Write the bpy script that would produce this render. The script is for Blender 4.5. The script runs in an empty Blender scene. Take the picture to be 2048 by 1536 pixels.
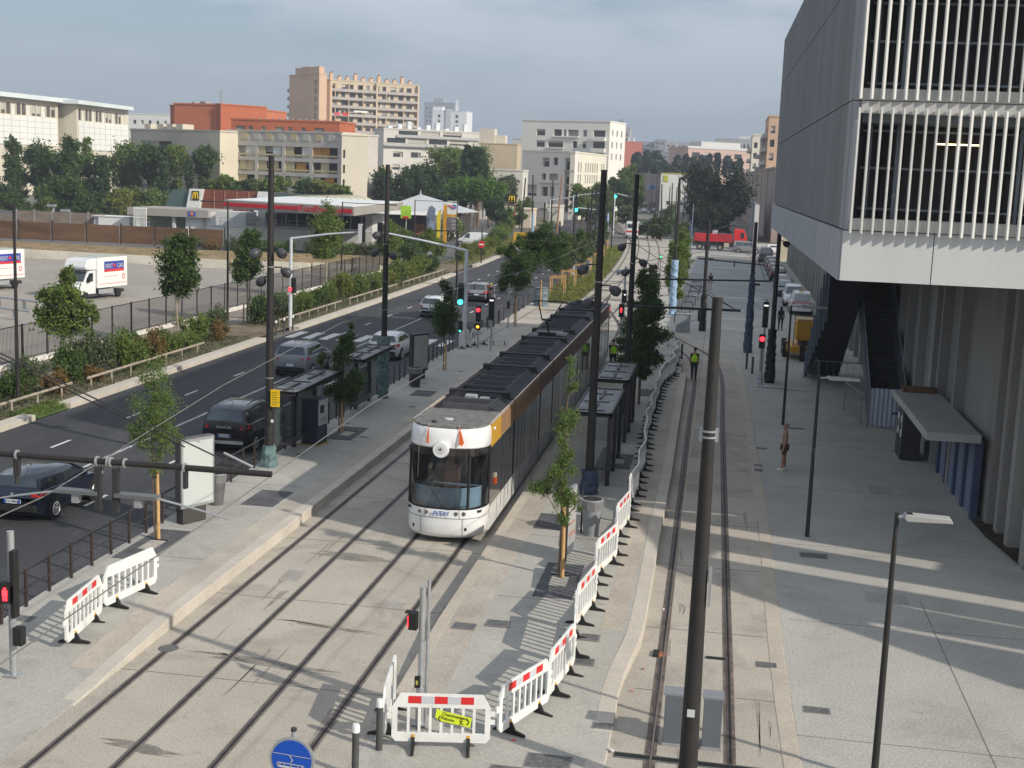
import bpy, bmesh, math, random
import numpy as np
from mathutils import Vector, Matrix
R=math.radians; PI=math.pi
random.seed(7); rng=np.random.default_rng(7)
sc=bpy.context.scene
SUN_E=3.3; SKY_S=.12; EXPO=.42; HAZE=.00034
SKY_CLOUD=(5.2,5.4,5.7,1); SKY_LOW=(2.9,3.25,3.8,1); SKY_GREY=(1.75,2.35,3.25,1)
# ---------------------------------------------------------------- camera
F=2591.6; YAW,PIT,ROLL=R(-9.0627),R(9.1748),R(2.1916); H=10.6
_sy,_cy,_sp,_cp=math.sin(YAW),math.cos(YAW),math.sin(PIT),math.cos(PIT)
FW=Vector((_sy*_cp,_cy*_cp,-_sp)); R0=Vector((_cy,-_sy,0)); U0=R0.cross(FW)
RT=math.cos(ROLL)*R0+math.sin(ROLL)*U0; UP=-math.sin(ROLL)*R0+math.cos(ROLL)*U0
cam=bpy.data.objects.new('camera',bpy.data.cameras.new('camera')); sc.collection.objects.link(cam)
cam.matrix_world=Matrix(((RT.x,UP.x,-FW.x,0),(RT.y,UP.y,-FW.y,0),(RT.z,UP.z,-FW.z,H),(0,0,0,1)))
cam.data.sensor_width=36; cam.data.lens=36*F/2048; cam.data.clip_start=.1; cam.data.clip_end=6000
sc.camera=cam
# ---------------------------------------------------------------- light
SUN_EL=R(30); SUN_AZ=math.atan2(.909,-.418)
sun=bpy.data.objects.new('sun',bpy.data.lights.new('sun','SUN')); sc.collection.objects.link(sun)
sun.data.energy=SUN_E; sun.data.angle=R(.6); sun.data.color=(1,.93,.82)
sd=Vector((math.sin(SUN_AZ)*math.cos(SUN_EL),math.cos(SUN_AZ)*math.cos(SUN_EL),math.sin(SUN_EL)))
sun.rotation_euler=sd.to_track_quat('Z','Y').to_euler(); sun.location=(60,-30,60)
w=bpy.data.worlds.new('World'); sc.world=w; w.use_nodes=True
nt=w.node_tree; nt.nodes.clear(); N=nt.nodes.new; Lk=nt.links.new
out=N('ShaderNodeOutputWorld'); bg=N('ShaderNodeBackground'); sky=N('ShaderNodeTexSky')
sky.sky_type='NISHITA'; sky.sun_disc=False; sky.sun_elevation=SUN_EL; sky.sun_rotation=SUN_AZ
sky.air_density=1.3; sky.dust_density=2.2; sky.ozone_density=1.5
tc=N('ShaderNodeTexCoord'); mp=N('ShaderNodeMapping'); mp.inputs['Scale'].default_value=(1.2,1.2,5)
n1=N('ShaderNodeTexNoise'); n1.inputs['Scale'].default_value=3.0; n1.inputs['Detail'].default_value=7; n1.inputs['Roughness'].default_value=.55
cr=N('ShaderNodeValToRGB'); cr.color_ramp.elements[0].position=.42; cr.color_ramp.elements[1].position=.58
sx=N('ShaderNodeSeparateXYZ'); hr=N('ShaderNodeMapRange'); hr.inputs[1].default_value=.02; hr.inputs[2].default_value=.19; hr.inputs[3].default_value=.35; hr.inputs[4].default_value=1.0
mu=N('ShaderNodeMath'); mu.operation='MULTIPLY'
mx=N('ShaderNodeMixRGB'); cc=N('ShaderNodeMixRGB'); cc.inputs[1].default_value=SKY_LOW; cc.inputs[2].default_value=SKY_CLOUD; h2=N('ShaderNodeMapRange'); h2.inputs[1].default_value=.05; h2.inputs[2].default_value=.22; Lk(cc.outputs[0],mx.inputs[2]); Lk(h2.outputs[0],cc.inputs[0])
m2=N('ShaderNodeMixRGB'); m2.inputs[2].default_value=SKY_GREY; m2.inputs[0].default_value=.72
Lk(tc.outputs['Generated'],mp.inputs[0]); Lk(mp.outputs[0],n1.inputs['Vector']); Lk(n1.outputs[0],cr.inputs[0])
Lk(tc.outputs['Generated'],sx.inputs[0]); Lk(sx.outputs[2],h2.inputs[0]); Lk(sx.outputs[2],hr.inputs[0]); Lk(cr.outputs[0],mu.inputs[0]); Lk(hr.outputs[0],mu.inputs[1])
Lk(sky.outputs[0],m2.inputs[1]); Lk(m2.outputs[0],mx.inputs[1]); Lk(mu.outputs[0],mx.inputs[0])
Lk(mx.outputs[0],bg.inputs[0]); bg.inputs[1].default_value=SKY_S; Lk(bg.outputs[0],out.inputs[0])
sc.view_settings.view_transform='Standard'; sc.view_settings.look='None'; sc.view_settings.gamma=1; sc.view_settings.exposure=EXPO
sc.view_settings.use_curve_mapping=False
sc.render.engine='CYCLES'
# ---------------------------------------------------------------- helpers
def ray(x,y): return (x-1024)*RT-(y-768)*UP+F*FW
def at(x,y,z=0):
    d=ray(x,y); t=(z-H)/d.z; return Vector((d.x*t,d.y*t,z))
def far(x,y,Y):
    d=ray(x,y); t=Y/d.y; return Vector((d.x*t,Y,H+d.z*t))
def off(Y): return -.0003*max(0,Y-100)**2            # the street bends left beyond 100 m
MAT={}
def mat(name,c,rough=.8,var=.12,sc_=1.0,bump=0,metal=0,spec=.3,c2=None,detail=6,thr=None,coord='P',fine=0,fa_=(.68,1.25),alpha=1,trans=0,emit=0,stripe=None,blot=None,coat=0,map_=(1,1,1)):
    if name in MAT: return MAT[name]
    m=bpy.data.materials.new(name); m.use_nodes=True; t=m.node_tree; b=t.nodes['Principled BSDF']
    b.inputs['Roughness'].default_value=rough; b.inputs['Metallic'].default_value=metal
    b.inputs['Specular IOR Level'].default_value=spec; b.inputs['Coat Weight'].default_value=coat; b.inputs['Coat Roughness'].default_value=.08
    b.inputs['Transmission Weight'].default_value=trans; b.inputs['Alpha'].default_value=alpha
    g=t.nodes.new('ShaderNodeNewGeometry') if coord=='P' else t.nodes.new('ShaderNodeTexCoord')
    src=g.outputs['Position'] if coord=='P' else g.outputs['Object']
    mp=t.nodes.new('ShaderNodeMapping'); mp.inputs['Scale'].default_value=map_; t.links.new(src,mp.inputs[0]); src=mp.outputs[0]
    if c2 is None: c2=tuple(x*(1-var*1.6) for x in c); c1=tuple(min(1,x*(1+var)) for x in c)
    else: c1=c
    if emit:
        b.inputs['Base Color'].default_value=(*c,1); b.inputs['Emission Color'].default_value=(*c,1); b.inputs['Emission Strength'].default_value=emit
    else:
        n=t.nodes.new('ShaderNodeTexNoise'); n.inputs['Scale'].default_value=sc_; n.inputs['Detail'].default_value=detail; n.inputs['Roughness'].default_value=.6
        t.links.new(src,n.inputs['Vector'])
        r=t.nodes.new('ShaderNodeValToRGB'); lo,hi=thr or (.32,.68)
        r.color_ramp.elements[0].position=lo; r.color_ramp.elements[1].position=hi
        r.color_ramp.elements[0].color=(*c2,1); r.color_ramp.elements[1].color=(*c1,1)
        t.links.new(n.outputs[0],r.inputs[0]); col=r.outputs[0]
        if fine:
            f=t.nodes.new('ShaderNodeTexNoise'); f.inputs['Scale'].default_value=fine; f.inputs['Detail'].default_value=3
            t.links.new(src,f.inputs['Vector']); fr=t.nodes.new('ShaderNodeMapRange'); fr.inputs[1].default_value=.3; fr.inputs[2].default_value=.7; fr.inputs[3].default_value=fa_[0]; fr.inputs[4].default_value=fa_[1]
            t.links.new(f.outputs[0],fr.inputs[0]); mm=t.nodes.new('ShaderNodeMixRGB'); mm.blend_type='MULTIPLY'; mm.inputs[0].default_value=1
            t.links.new(col,mm.inputs[1]); t.links.new(fr.outputs[0],mm.inputs[2]); col=mm.outputs[0]
        for blot in (blot if isinstance(blot,list) else [blot] if blot else []):
            bn_=t.nodes.new('ShaderNodeTexNoise'); bn_.inputs['Scale'].default_value=blot[0]; bn_.inputs['Detail'].default_value=8; bn_.inputs['Roughness'].default_value=.68; bn_.inputs['Distortion'].default_value=.6; t.links.new(src,bn_.inputs['Vector'])
            br_=t.nodes.new('ShaderNodeMapRange'); br_.inputs[1].default_value=blot[1]; br_.inputs[2].default_value=blot[2]; br_.inputs[3].default_value=1; br_.inputs[4].default_value=blot[3]; t.links.new(bn_.outputs[0],br_.inputs[0])
            mm=t.nodes.new('ShaderNodeMixRGB'); mm.blend_type='MULTIPLY'; mm.inputs[0].default_value=1; t.links.new(col,mm.inputs[1]); t.links.new(br_.outputs[0],mm.inputs[2]); col=mm.outputs[0]
        if stripe:  # (axis, period, width, factor)
            ax,per,wd,fa=stripe; s=t.nodes.new('ShaderNodeSeparateXYZ'); t.links.new(src,s.inputs[0])
            d=t.nodes.new('ShaderNodeMath'); d.operation='DIVIDE'; d.inputs[1].default_value=per; t.links.new(s.outputs[ax],d.inputs[0])
            fr_=t.nodes.new('ShaderNodeMath'); fr_.operation='FRACT'; t.links.new(d.outputs[0],fr_.inputs[0])
            l=t.nodes.new('ShaderNodeMath'); l.operation='LESS_THAN'; l.inputs[1].default_value=wd; t.links.new(fr_.outputs[0],l.inputs[0])
            mm=t.nodes.new('ShaderNodeMixRGB'); mm.blend_type='MULTIPLY'; mm.inputs[2].default_value=(fa,fa,fa,1); t.links.new(l.outputs[0],mm.inputs[0]); t.links.new(col,mm.inputs[1]); col=mm.outputs[0]
        t.links.new(col,b.inputs['Base Color'])
        if bump:
            bn=t.nodes.new('ShaderNodeBump'); bn.inputs['Strength'].default_value=bump; bn.inputs['Distance'].default_value=.02
            n2=t.nodes.new('ShaderNodeTexNoise'); n2.inputs['Scale'].default_value=fine or sc_*8; n2.inputs['Detail'].default_value=4
            t.links.new(src,n2.inputs['Vector']); t.links.new(n2.outputs[0],bn.inputs['Height']); t.links.new(bn.outputs[0],b.inputs['Normal'])
    MAT[name]=m; return m
def leafmat(name,c,c2,tr=.35):
    if name in MAT: return MAT[name]
    m=bpy.data.materials.new(name); m.use_nodes=True; t=m.node_tree; b=t.nodes['Principled BSDF']; o=t.nodes['Material Output']
    g=t.nodes.new('ShaderNodeNewGeometry'); r=t.nodes.new('ShaderNodeValToRGB'); r.color_ramp.elements[0].color=(*c2,1); r.color_ramp.elements[1].color=(*c,1)
    t.links.new(g.outputs['Random Per Island'],r.inputs[0]); t.links.new(r.outputs[0],b.inputs['Base Color'])
    b.inputs['Roughness'].default_value=.65; b.inputs['Specular IOR Level'].default_value=.25
    tl=t.nodes.new('ShaderNodeBsdfTranslucent'); t.links.new(r.outputs[0],tl.inputs[0]); mxs=t.nodes.new('ShaderNodeMixShader'); mxs.inputs[0].default_value=tr
    t.links.new(b.outputs[0],mxs.inputs[1]); t.links.new(tl.outputs[0],mxs.inputs[2]); t.links.new(mxs.outputs[0],o.inputs[0])
    MAT[name]=m; return m
class MB:
    def __init__(s): s.v=[]; s.f=[]
    def add(s,vs,fs):
        o=len(s.v); s.v+= [tuple(p) for p in vs]; s.f+= [tuple(i+o for i in f) for f in fs]; return s
    def box(s,x0,x1,y0,y1,z0,z1,rz=0,c=None):
        vs=[(x,y,z) for z in (z0,z1) for x,y in ((x0,y0),(x1,y0),(x1,y1),(x0,y1))]
        if rz:
            cx,cy=c or ((x0+x1)/2,(y0+y1)/2); ca,sa=math.cos(rz),math.sin(rz)
            vs=[(cx+(x-cx)*ca-(y-cy)*sa,cy+(x-cx)*sa+(y-cy)*ca,z) for x,y,z in vs]
        return s.add(vs,[(3,2,1,0),(4,5,6,7),(0,1,5,4),(1,2,6,5),(2,3,7,6),(3,0,4,7)])
    def tube(s,pts,r,n=8,cap=True,ph=0):
        pts=[Vector(p) for p in pts]; rs=r if isinstance(r,(list,tuple)) else [r]*len(pts); ring=[]
        for i,p in enumerate(pts):
            d=(pts[min(i+1,len(pts)-1)]-pts[max(i-1,0)]).normalized(); a=Vector((0,0,1)) if abs(d.z)<.9 else Vector((1,0,0))
            u=d.cross(a).normalized(); v=d.cross(u)
            ring.append([p+(u*math.cos(2*PI*k/n+ph)+v*math.sin(2*PI*k/n+ph))*rs[i] for k in range(n)])
        vs=[q for g in ring for q in g]; fs=[(i*n+k,i*n+(k+1)%n,(i+1)*n+(k+1)%n,(i+1)*n+k) for i in range(len(pts)-1) for k in range(n)]
        if cap: fs+=[tuple(range(n-1,-1,-1)),tuple((len(pts)-1)*n+k for k in range(n))]
        return s.add(vs,fs)
    def prism(s,poly,z0,z1,topz=None):   # poly (x,y); topz optional per-vertex
        n=len(poly); vs=[(x,y,z0) for x,y in poly]+[(x,y,(topz[i] if topz else z1)) for i,(x,y) in enumerate(poly)]
        return s.add(vs,[tuple(range(n-1,-1,-1)),tuple(range(n,2*n))]+[(i,(i+1)%n,n+(i+1)%n,n+i) for i in range(n)])
    def ext(s,poly,axis,a,b):            # poly in plane perpendicular to axis ('x': (y,z); 'y': (x,z)), extruded a..b
        n=len(poly); f=(lambda p,t:(t,p[0],p[1])) if axis=='x' else (lambda p,t:(p[0],t,p[1]))
        return s.add([f(p,a) for p in poly]+[f(p,b) for p in poly],[tuple(range(n-1,-1,-1)),tuple(range(n,2*n))]+[(i,(i+1)%n,n+(i+1)%n,n+i) for i in range(n)])
    def loft(s,rings,closed=True,caps=True):
        n=len(rings[0]); vs=[p for g in rings for p in g]; m=n if closed else n-1
        fs=[(i*n+k,i*n+(k+1)%n,(i+1)*n+(k+1)%n,(i+1)*n+k) for i in range(len(rings)-1) for k in range(m)]
        if caps and closed: fs+=[tuple(range(n-1,-1,-1)),tuple((len(rings)-1)*n+k for k in range(n))]
        return s.add(vs,fs)
    def ribbon(s,left,right,z=0):
        a=[(p[0],p[1],p[2] if len(p)>2 else z) for p in left]; b=[(p[0],p[1],p[2] if len(p)>2 else z) for p in right]; n=len(a)
        return s.add(a+b,[(i,n+i,n+i+1,i+1) for i in range(n-1)])
    def sphere(s,c,r,nu=12,nv=8,sc3=(1,1,1)):
        vs=[]; 
        for j in range(nv+1):
            th=PI*j/nv
            for i in range(nu):
                a=2*PI*i/nu; vs.append((c[0]+r*sc3[0]*math.sin(th)*math.cos(a),c[1]+r*sc3[1]*math.sin(th)*math.sin(a),c[2]+r*sc3[2]*math.cos(th)))
        return s.add(vs,[(j*nu+i,(j+1)*nu+i,(j+1)*nu+(i+1)%nu,j*nu+(i+1)%nu) for j in range(nv) for i in range(nu)])
    def mesh(s,name,m,smooth=False,bevel=0):
        me=bpy.data.meshes.new(name); me.from_pydata(s.v,[],s.f); me.materials.append(m)
        bm=bmesh.new(); bm.from_mesh(me); bmesh.ops.recalc_face_normals(bm,faces=bm.faces)
        if bevel: bmesh.ops.bevel(bm,geom=bm.edges[:],offset=bevel,segments=1,affect='EDGES')
        bm.to_mesh(me); bm.free()
        if smooth:
            me.polygons.foreach_set('use_smooth',[True]*len(me.polygons))
            try: me.set_sharp_from_angle(angle=R(40))
            except Exception: pass
        me.update(); return me
COL=sc.collection
def ob(name,me,parent=None,loc=None,rz=0,label=None,cat=None,group=None,kind=None):
    o=bpy.data.objects.new(name,me); COL.objects.link(o)
    if parent: o.parent=parent
    if loc is not None: o.location=loc
    if rz: o.rotation_euler.z=rz
    if label: o['label']=label
    if cat: o['category']=cat
    if group: o['group']=group
    if kind: o['kind']=kind
    return o
def P(parent,name,mb,m,smooth=False,label=None,kind=None,bevel=0,loc=None):
    return ob(name,mb.mesh(name,m,smooth,bevel),parent,loc,label=label,kind=kind)
def T(name,label,cat,loc=(0,0,0),rz=0,group=None): return ob(name,None,None,loc,rz,label,cat,group)
def S(name,mb,m,smooth=False,loc=None): return ob(name,mb.mesh(name,m,smooth),None,loc,kind='structure')
def dup(root,loc,rz,label=None,group=None,scale=None):
    r=root.copy(); COL.objects.link(r); r.location=loc; r.rotation_euler.z=rz
    if scale: r.scale=scale
    if label: r['label']=label
    if group: r['group']=group
    for ch in list(root.children):
        c=ch.copy(); COL.objects.link(c); c.parent=r
        for g in ch.children:
            d=g.copy(); COL.objects.link(d); d.parent=c
    return r
ORD=['first','second','third','fourth','fifth','sixth','seventh','eighth','ninth','tenth','eleventh','twelfth','thirteenth','fourteenth','fifteenth','sixteenth','seventeenth','eighteenth','nineteenth','twentieth']
ORD+=['twenty-'+x for x in ORD[:9]]+['thirtieth']+['thirty-'+x for x in ORD[:9]]+['fortieth']
def smooth_line(pts,step=1.5):
    pts=[Vector((*p,0)) for p in pts]; o=[]
    for i in range(len(pts)-1):
        p0=pts[max(i-1,0)];p1=pts[i];p2=pts[i+1];p3=pts[min(i+2,len(pts)-1)]; n=max(1,int((p2-p1).length/step))
        for k in range(n):
            t=k/n; o.append(.5*((2*p1)+(p2-p0)*t+(2*p0-5*p1+4*p2-p3)*t*t+(3*p1-p0-3*p2+p3)*t**3))
    o.append(pts[-1]); return o
def offset_line(pts,d):
    o=[]
    for i,p in enumerate(pts):
        t=(pts[min(i+1,len(pts)-1)]-pts[max(i-1,0)]).normalized(); o.append(Vector((p.x+t.y*d,p.y-t.x*d,0)))
    return o
# ================================================================ SETTING
M_track=mat('track_concrete',(.43,.39,.33),.9,.10,.22,bump=.15,fine=22,fa_=(.8,1.14),blot=[(.45,.50,.72,.66),(3.5,.60,.72,.72),(14,.66,.72,.6)])
M_plat=mat('platform_concrete',(.40,.385,.345),.9,.08,.3,bump=.15,fine=28,fa_=(.8,1.14),blot=[(.6,.52,.75,.70),(4,.60,.72,.78),(14,.66,.72,.6)])
M_plaza=mat('plaza_concrete',(.41,.395,.36),.9,.08,.25,bump=.2,fine=20,fa_=(.74,1.2),blot=[(.35,.50,.75,.74),(3,.60,.72,.8),(12,.67,.73,.6)])
M_asph=mat('asphalt',(.054,.054,.058),.85,.2,.2,bump=.2,fine=30,map_=(1,.25,1),blot=(1.2,.5,.75,1.5))
M_park=mat('worn_asphalt',(.33,.30,.26),.9,.1,.12,bump=.1,fine=14,fa_=(.85,1.1),blot=(.12,.5,.75,.8))
M_bike=mat('bike_path_asphalt',(.25,.21,.175),.9,.1,.3,fine=20)
M_stone=mat('kerb_stone',(.50,.455,.39),.8,.07,.9,bump=.04,fine=16,fa_=(.9,1.06))
M_stone2=mat('edge_stone',(.45,.40,.33),.85,.08,.9,bump=.05,fine=16,fa_=(.88,1.08))
M_soil=mat('dry_soil',(.19,.15,.10),.95,.25,.6,fine=12)
M_line=mat('road_paint',(.62,.61,.58),.8,.15,2.5,c2=(.35,.35,.34),thr=(.25,.5))
M_line2=mat('worn_paint',(.5,.5,.48),.8,.15,2.5,c2=(.22,.22,.22),thr=(.3,.6))
M_joint=mat('slab_joint',(.16,.145,.125),.95,.1,2)
M_groove=mat('rail_surround',(.20,.172,.15),.75,.2,1.5,fine=6,fa_=(.85,1.1)); M_groove2=mat('rail_surround_rusty',(.15,.118,.10),.75,.3,1.2,fine=6)
M_rail=mat('rail_steel',(.11,.088,.08),.5,.3,2,metal=.3)
M_dark=mat('dark_metal',(.035,.033,.034),.5,.1,2,spec=.4)
M_pole=mat('pole_grey_brown',(.030,.028,.027),.6,.1,2,spec=.25)
M_galv=mat('galvanised_steel',(.42,.43,.44),.45,.08,3,metal=.5)
M_white=mat('white_plastic',(.74,.74,.71),.5,.05,2,blot=(2.2,.5,.8,.74))
M_red=mat('reflective_red',(.60,.03,.03),.5,.08,4)
M_grey=mat('mid_grey',(.3,.3,.31),.6,.08,3)
M_black=mat('black_rubber',(.018,.018,.018),.7,.2,4)
def base_line(x,y0,y1,step=10):
    ys=np.arange(y0,y1+.01,step); return [(x+off(y),float(y)) for y in ys]
S('ground',MB().add([(-3000,-200,-.06),(3000,-200,-.06),(3000,5200,-.06),(-3000,5200,-.06)],[(0,1,2,3)]),mat('town_ground',(.16,.15,.13),.95,.2,.05))
S('road',MB().ribbon(base_line(-27.2,-10,760),base_line(-15.62,-10,760),0),M_asph)
S('track_bed',MB().ribbon(base_line(-12.1,-10,760),base_line(-5.4,-10,760),0),M_track)
# bed of the branch track, between the right platform and the flush kerb
kr=smooth_line([(2.3,10),(2.1,20),(1.95,28),(1.95,40),(1.84,50.5),(1.77,57),(1.6,69),(1.18,78.4),(.01,83.3),(-1.93,89.3),(-3.7,94),(-4.9,98.5),(-5.35,104),(-5.4,112)],2)
mb=MB(); mb.ribbon([(-5.4,p.y) for p in kr],[(p.x,p.y) for p in kr],.004); S('branch_track_bed',mb,M_track)
S('plaza',MB().ribbon([(p.x,p.y) for p in kr]+base_line(-5.4,120,240),[(60,p.y) for p in kr]+[(60,p[1]) for p in base_line(-5.4,120,240)],0),M_plaza)
S('side_street',MB().ribbon(base_line(-4.2,112,240),base_line(8.4,112,240),.004),mat('street_grey',(.31,.31,.30),.9,.1,.2,fine=12))
S('car_park',MB().add([(-140,20,0),(-35.3,20,0),(-35.3,131,0),(-60,126,0),(-140,126,0)],[(0,1,2,3,4)]),M_park)
S('bike_path',MB().ribbon(base_line(-34.95,-10,150),base_line(-31.7,-10,150),0),M_bike)
S('planting_bed',MB().ribbon(base_line(-31.7,-10,400),base_line(-28.0,-10,400),.10),M_soil)
S('service_yard',MB().add([(-160,143,.02),(-35,132,.02),(-33.5,150,.02),(-40,300,.02),(-160,300,.02)],[(0,1,2,3,4)]),mat('yard_asphalt',(.13,.125,.12),.9,.15,.1,fine=10))
mb=MB(); mb.add([(-140,127,0),(-60,127,0),(-35.5,132,0),(-35.5,139,1.2),(-60,134,1.2),(-140,134,1.2)],[(0,1,4,5),(1,2,3,4)])
S('dry_bank',mb,mat('dry_grass_soil',(.30,.21,.12),.95,.25,.8,c2=(.16,.13,.06),fine=8))
S('median_bed',MB().ribbon(base_line(-15.4,108,200),base_line(-12.3,108,200),.08),mat('grassy_soil',(.16,.15,.06),.95,.25,.8,c2=(.10,.08,.04),fine=9))
# platforms: footways with ramped ends
def platform(name,xl,xr_pts,y0,y1,z,m):
    mb=MB(); L=[];Rr=[]
    for (x,y) in xr_pts:
        h=z*min(1,max(0,(y-y0)/5.5))*min(1,max(0,(y1-y)/4+ .0)) if y1 else z
        L.append((xl,y,max(.012,h))); Rr.append((x,y,max(.012,h)))
    n=len(L); vs=L+Rr+[(a,b,-.05) for a,b,_ in L]+[(a,b,-.05) for a,b,_ in Rr]
    fs=[(i,n+i,n+i+1,i+1) for i in range(n-1)]+[(i,i+1,2*n+i+1,2*n+i) for i in range(n-1)]+[(n+i,3*n+i,3*n+i+1,n+i+1) for i in range(n-1)]
    return S(name,mb.add(vs,fs),m)
ysL=[(-12.07,y) for y in [10,20,22]+list(range(23,108))]
zL=lambda y: max(.012,.3*min(1,max(0,(y-22)/5.5)) - (.18*min(1,max(0,(y-72)/5)) if y>72 else 0))
mb=MB(); L=[(-15.62,y,zL(y)) for _,y in ysL]; Rr=[(-12.07,y,zL(y)) for _,y in ysL]; n=len(L)
mb.add(L+Rr+[(a,b,-.05) for a,b,_ in L]+[(a,b,-.05) for a,b,_ in Rr],[(i,n+i,n+i+1,i+1) for i in range(n-1)]+[(i,i+1,2*n+i+1,2*n+i) for i in range(n-1)]+[(n+i,3*n+i,3*n+i+1,n+i+1) for i in range(n-1)])
S('left_platform',mb,M_plat)
S('crossing_footway',MB().ribbon([(-12.05,76),(-12.05,107)],[(-15.6,76),(-15.6,107)],.14),M_track)
rk=[(-1.60,20.5),(-1.60,24),(-1.62,26),(-1.52,27),(-1.34,28.8),(-1.36,33),(-1.39,36),(-1.40,45),(-1.48,52),(-1.62,66),(-1.66,70.5),(-1.98,70.6),(-2.05,75),(-2.3,77.5),(-2.85,79.3),(-3.9,80.6),(-5.0,81)]
zR=lambda y: max(.012,.28*min(1,max(0,(y-22.5)/6))*min(1,max(.04,(82-y)/4)))
rl=[rk[0]]
for a,b in zip(rk,rk[1:]):
    k=max(1,int((b[1]-a[1])/1.2)); rl+=[(a[0]+(b[0]-a[0])*j/k,a[1]+(b[1]-a[1])*j/k) for j in range(1,k+1)]
n=len(rl); L=[(-6.05,y,zR(y)) for x,y in rl]; Rr=[(x,y,zR(y)) for x,y in rl]; mb=MB()
mb.add(L+Rr+[(a,b,-.05) for a,b,_ in L]+[(a,b,-.05) for a,b,_ in Rr],[(i,n+i,n+i+1,i+1) for i in range(n-1)]+[(i,i+1,2*n+i+1,2*n+i) for i in range(n-1)]+[(n+i,3*n+i,3*n+i+1,n+i+1) for i in range(n-1)])
RPL=S('right_platform',mb,M_plat)
# edge stones, one object each (shared mesh per kind)
def stones(parent,pts,w,side,zf,name,m,maxn=300,h=.06,gap=.012,proud=.004,jit=.003,drop=.3):
    i=0; meshes={}
    d=0; line=[Vector((*p,0)) for p in pts]; cum=[0]
    for a,b in zip(line,line[1:]): cum.append(cum[-1]+(b-a).length)
    def pos(s):
        for k in range(len(cum)-1):
            if s<=cum[k+1]: t=(s-cum[k])/(cum[k+1]-cum[k]); return line[k].lerp(line[k+1],t)
        return line[-1]
    s=0; 
    while s+.95<cum[-1] and i<maxn:
        a=pos(s); b=pos(s+1.0); t=(b-a).normalized(); nrm=Vector((t.y,-t.x,0))*side
        L=(b-a).length-gap; key=round(L,2); za,zb=zf(a.y),zf(b.y)
        mbb=MB(); 
        p=[a,a+t*L,a+t*L+nrm*w,a+nrm*w]; zz=[za,zb,zb,za]; pr=proud+random.uniform(0,jit)
        lo=a
        vs=[(q.x-lo.x,q.y-lo.y,-drop) for q in p]+[(q.x-lo.x,q.y-lo.y,z_+pr) for q,z_ in zip(p,zz)]
        flat=abs(za-zb)<1e-4 and abs(t.x)<.02
        k2=(round(za,3),key) if flat else None
        if k2 and k2 in meshes: me=meshes[k2]
        else:
            mbb.add(vs,[(3,2,1,0),(4,5,6,7),(0,1,5,4),(1,2,6,5),(2,3,7,6),(3,0,4,7)]); me=mbb.mesh(name,m,bevel=.012)
            if k2: meshes[k2]=me
        ob(name,me,parent,(a.x,a.y,0)); s+=1.0; i+=1
LP=bpy.data.objects['left_platform']
stones(LP,[(-12.02,22.4),(-12.02,76)],.34,-1,zL,'edge_stone',M_stone)
stones(RPL,[(p[0]+.03,p[1]) for p in rl if p[1]<70.6],.36,-1,zR,'edge_stone',M_stone)
stones(RPL,[(p[0]+.03,p[1]) for p in rl if p[1]>=70.6],.34,-1,zR,'edge_stone',M_stone)
stones(RPL,[(-6.08,22.5),(-6.08,80)],.3,1,zR,'edge_stone',M_stone2)
def slabs(parent,x0,x1,y0,y1,zf,m):
    for k,y in enumerate(np.arange(y0,y1,1.2)):
        mb=MB(); za,zb=zf(y)+.004,zf(y+1.19)+.004; mb.add([(x0,0,-.02),(x1,0,-.02),(x1,1.19,-.02),(x0,1.19,-.02),(x0,0,za),(x1,0,za),(x1,1.19,zb),(x0,1.19,zb)],[(4,5,6,7),(0,1,5,4),(1,2,6,5),(2,3,7,6),(3,0,4,7)])
        ob('paving_slab',mb.mesh('paving_slab',m),parent,(0,float(y),0))
M_slab=mat('tactile_slab',(.43,.385,.325),.9,.12,.5,bump=.08,fine=16,fa_=(.85,1.1))
slabs(LP,-12.98,-12.37,24,74,zL,M_slab); slabs(RPL,-5.77,-5.1,24,76,zR,M_slab); slabs(RPL,-2.3,-1.78,28.8,69,zR,M_slab)
# flush kerb of the branch track
fk=T('flush_kerb','pale stone strip set flush along the right side of the single branch track','kerb',(2,20,0)); fk['kind']='structure'; del fk['category'],fk['label']
a=[Vector((p.x-.03,p.y,0)) for p in kr if p.y<99]
stones(fk,[(p.x-2,p.y-20) for p in a],.34,-1,lambda y:.008,'kerb_stone',M_stone2,drop=.1)
# left kerb of the road, one stone each, broken by a gap of grass
lk=T('road_kerb','k','kerb',(-27.2,0,0)); lk['kind']='structure'; del lk['category'],lk['label']
for a,b in ((38,48.3),(50.9,75.0),(80.9,134.5),(146,235)):
    stones(lk,[(off(y),y) for y in np.arange(a,b+.1,2)],.62,-1,lambda y:.22,'kerb_stone',M_stone,drop=.1,jit=.015)
S('kerb_gap_turf',MB().add([(-27.25,48.3,.02),(-27.25,50.9,.02),(-28.4,50.9,.12),(-28.4,48.3,.12)],[(0,1,2,3)]),mat('green_turf',(.07,.12,.03),.95,.3,2,fine=15))
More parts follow.
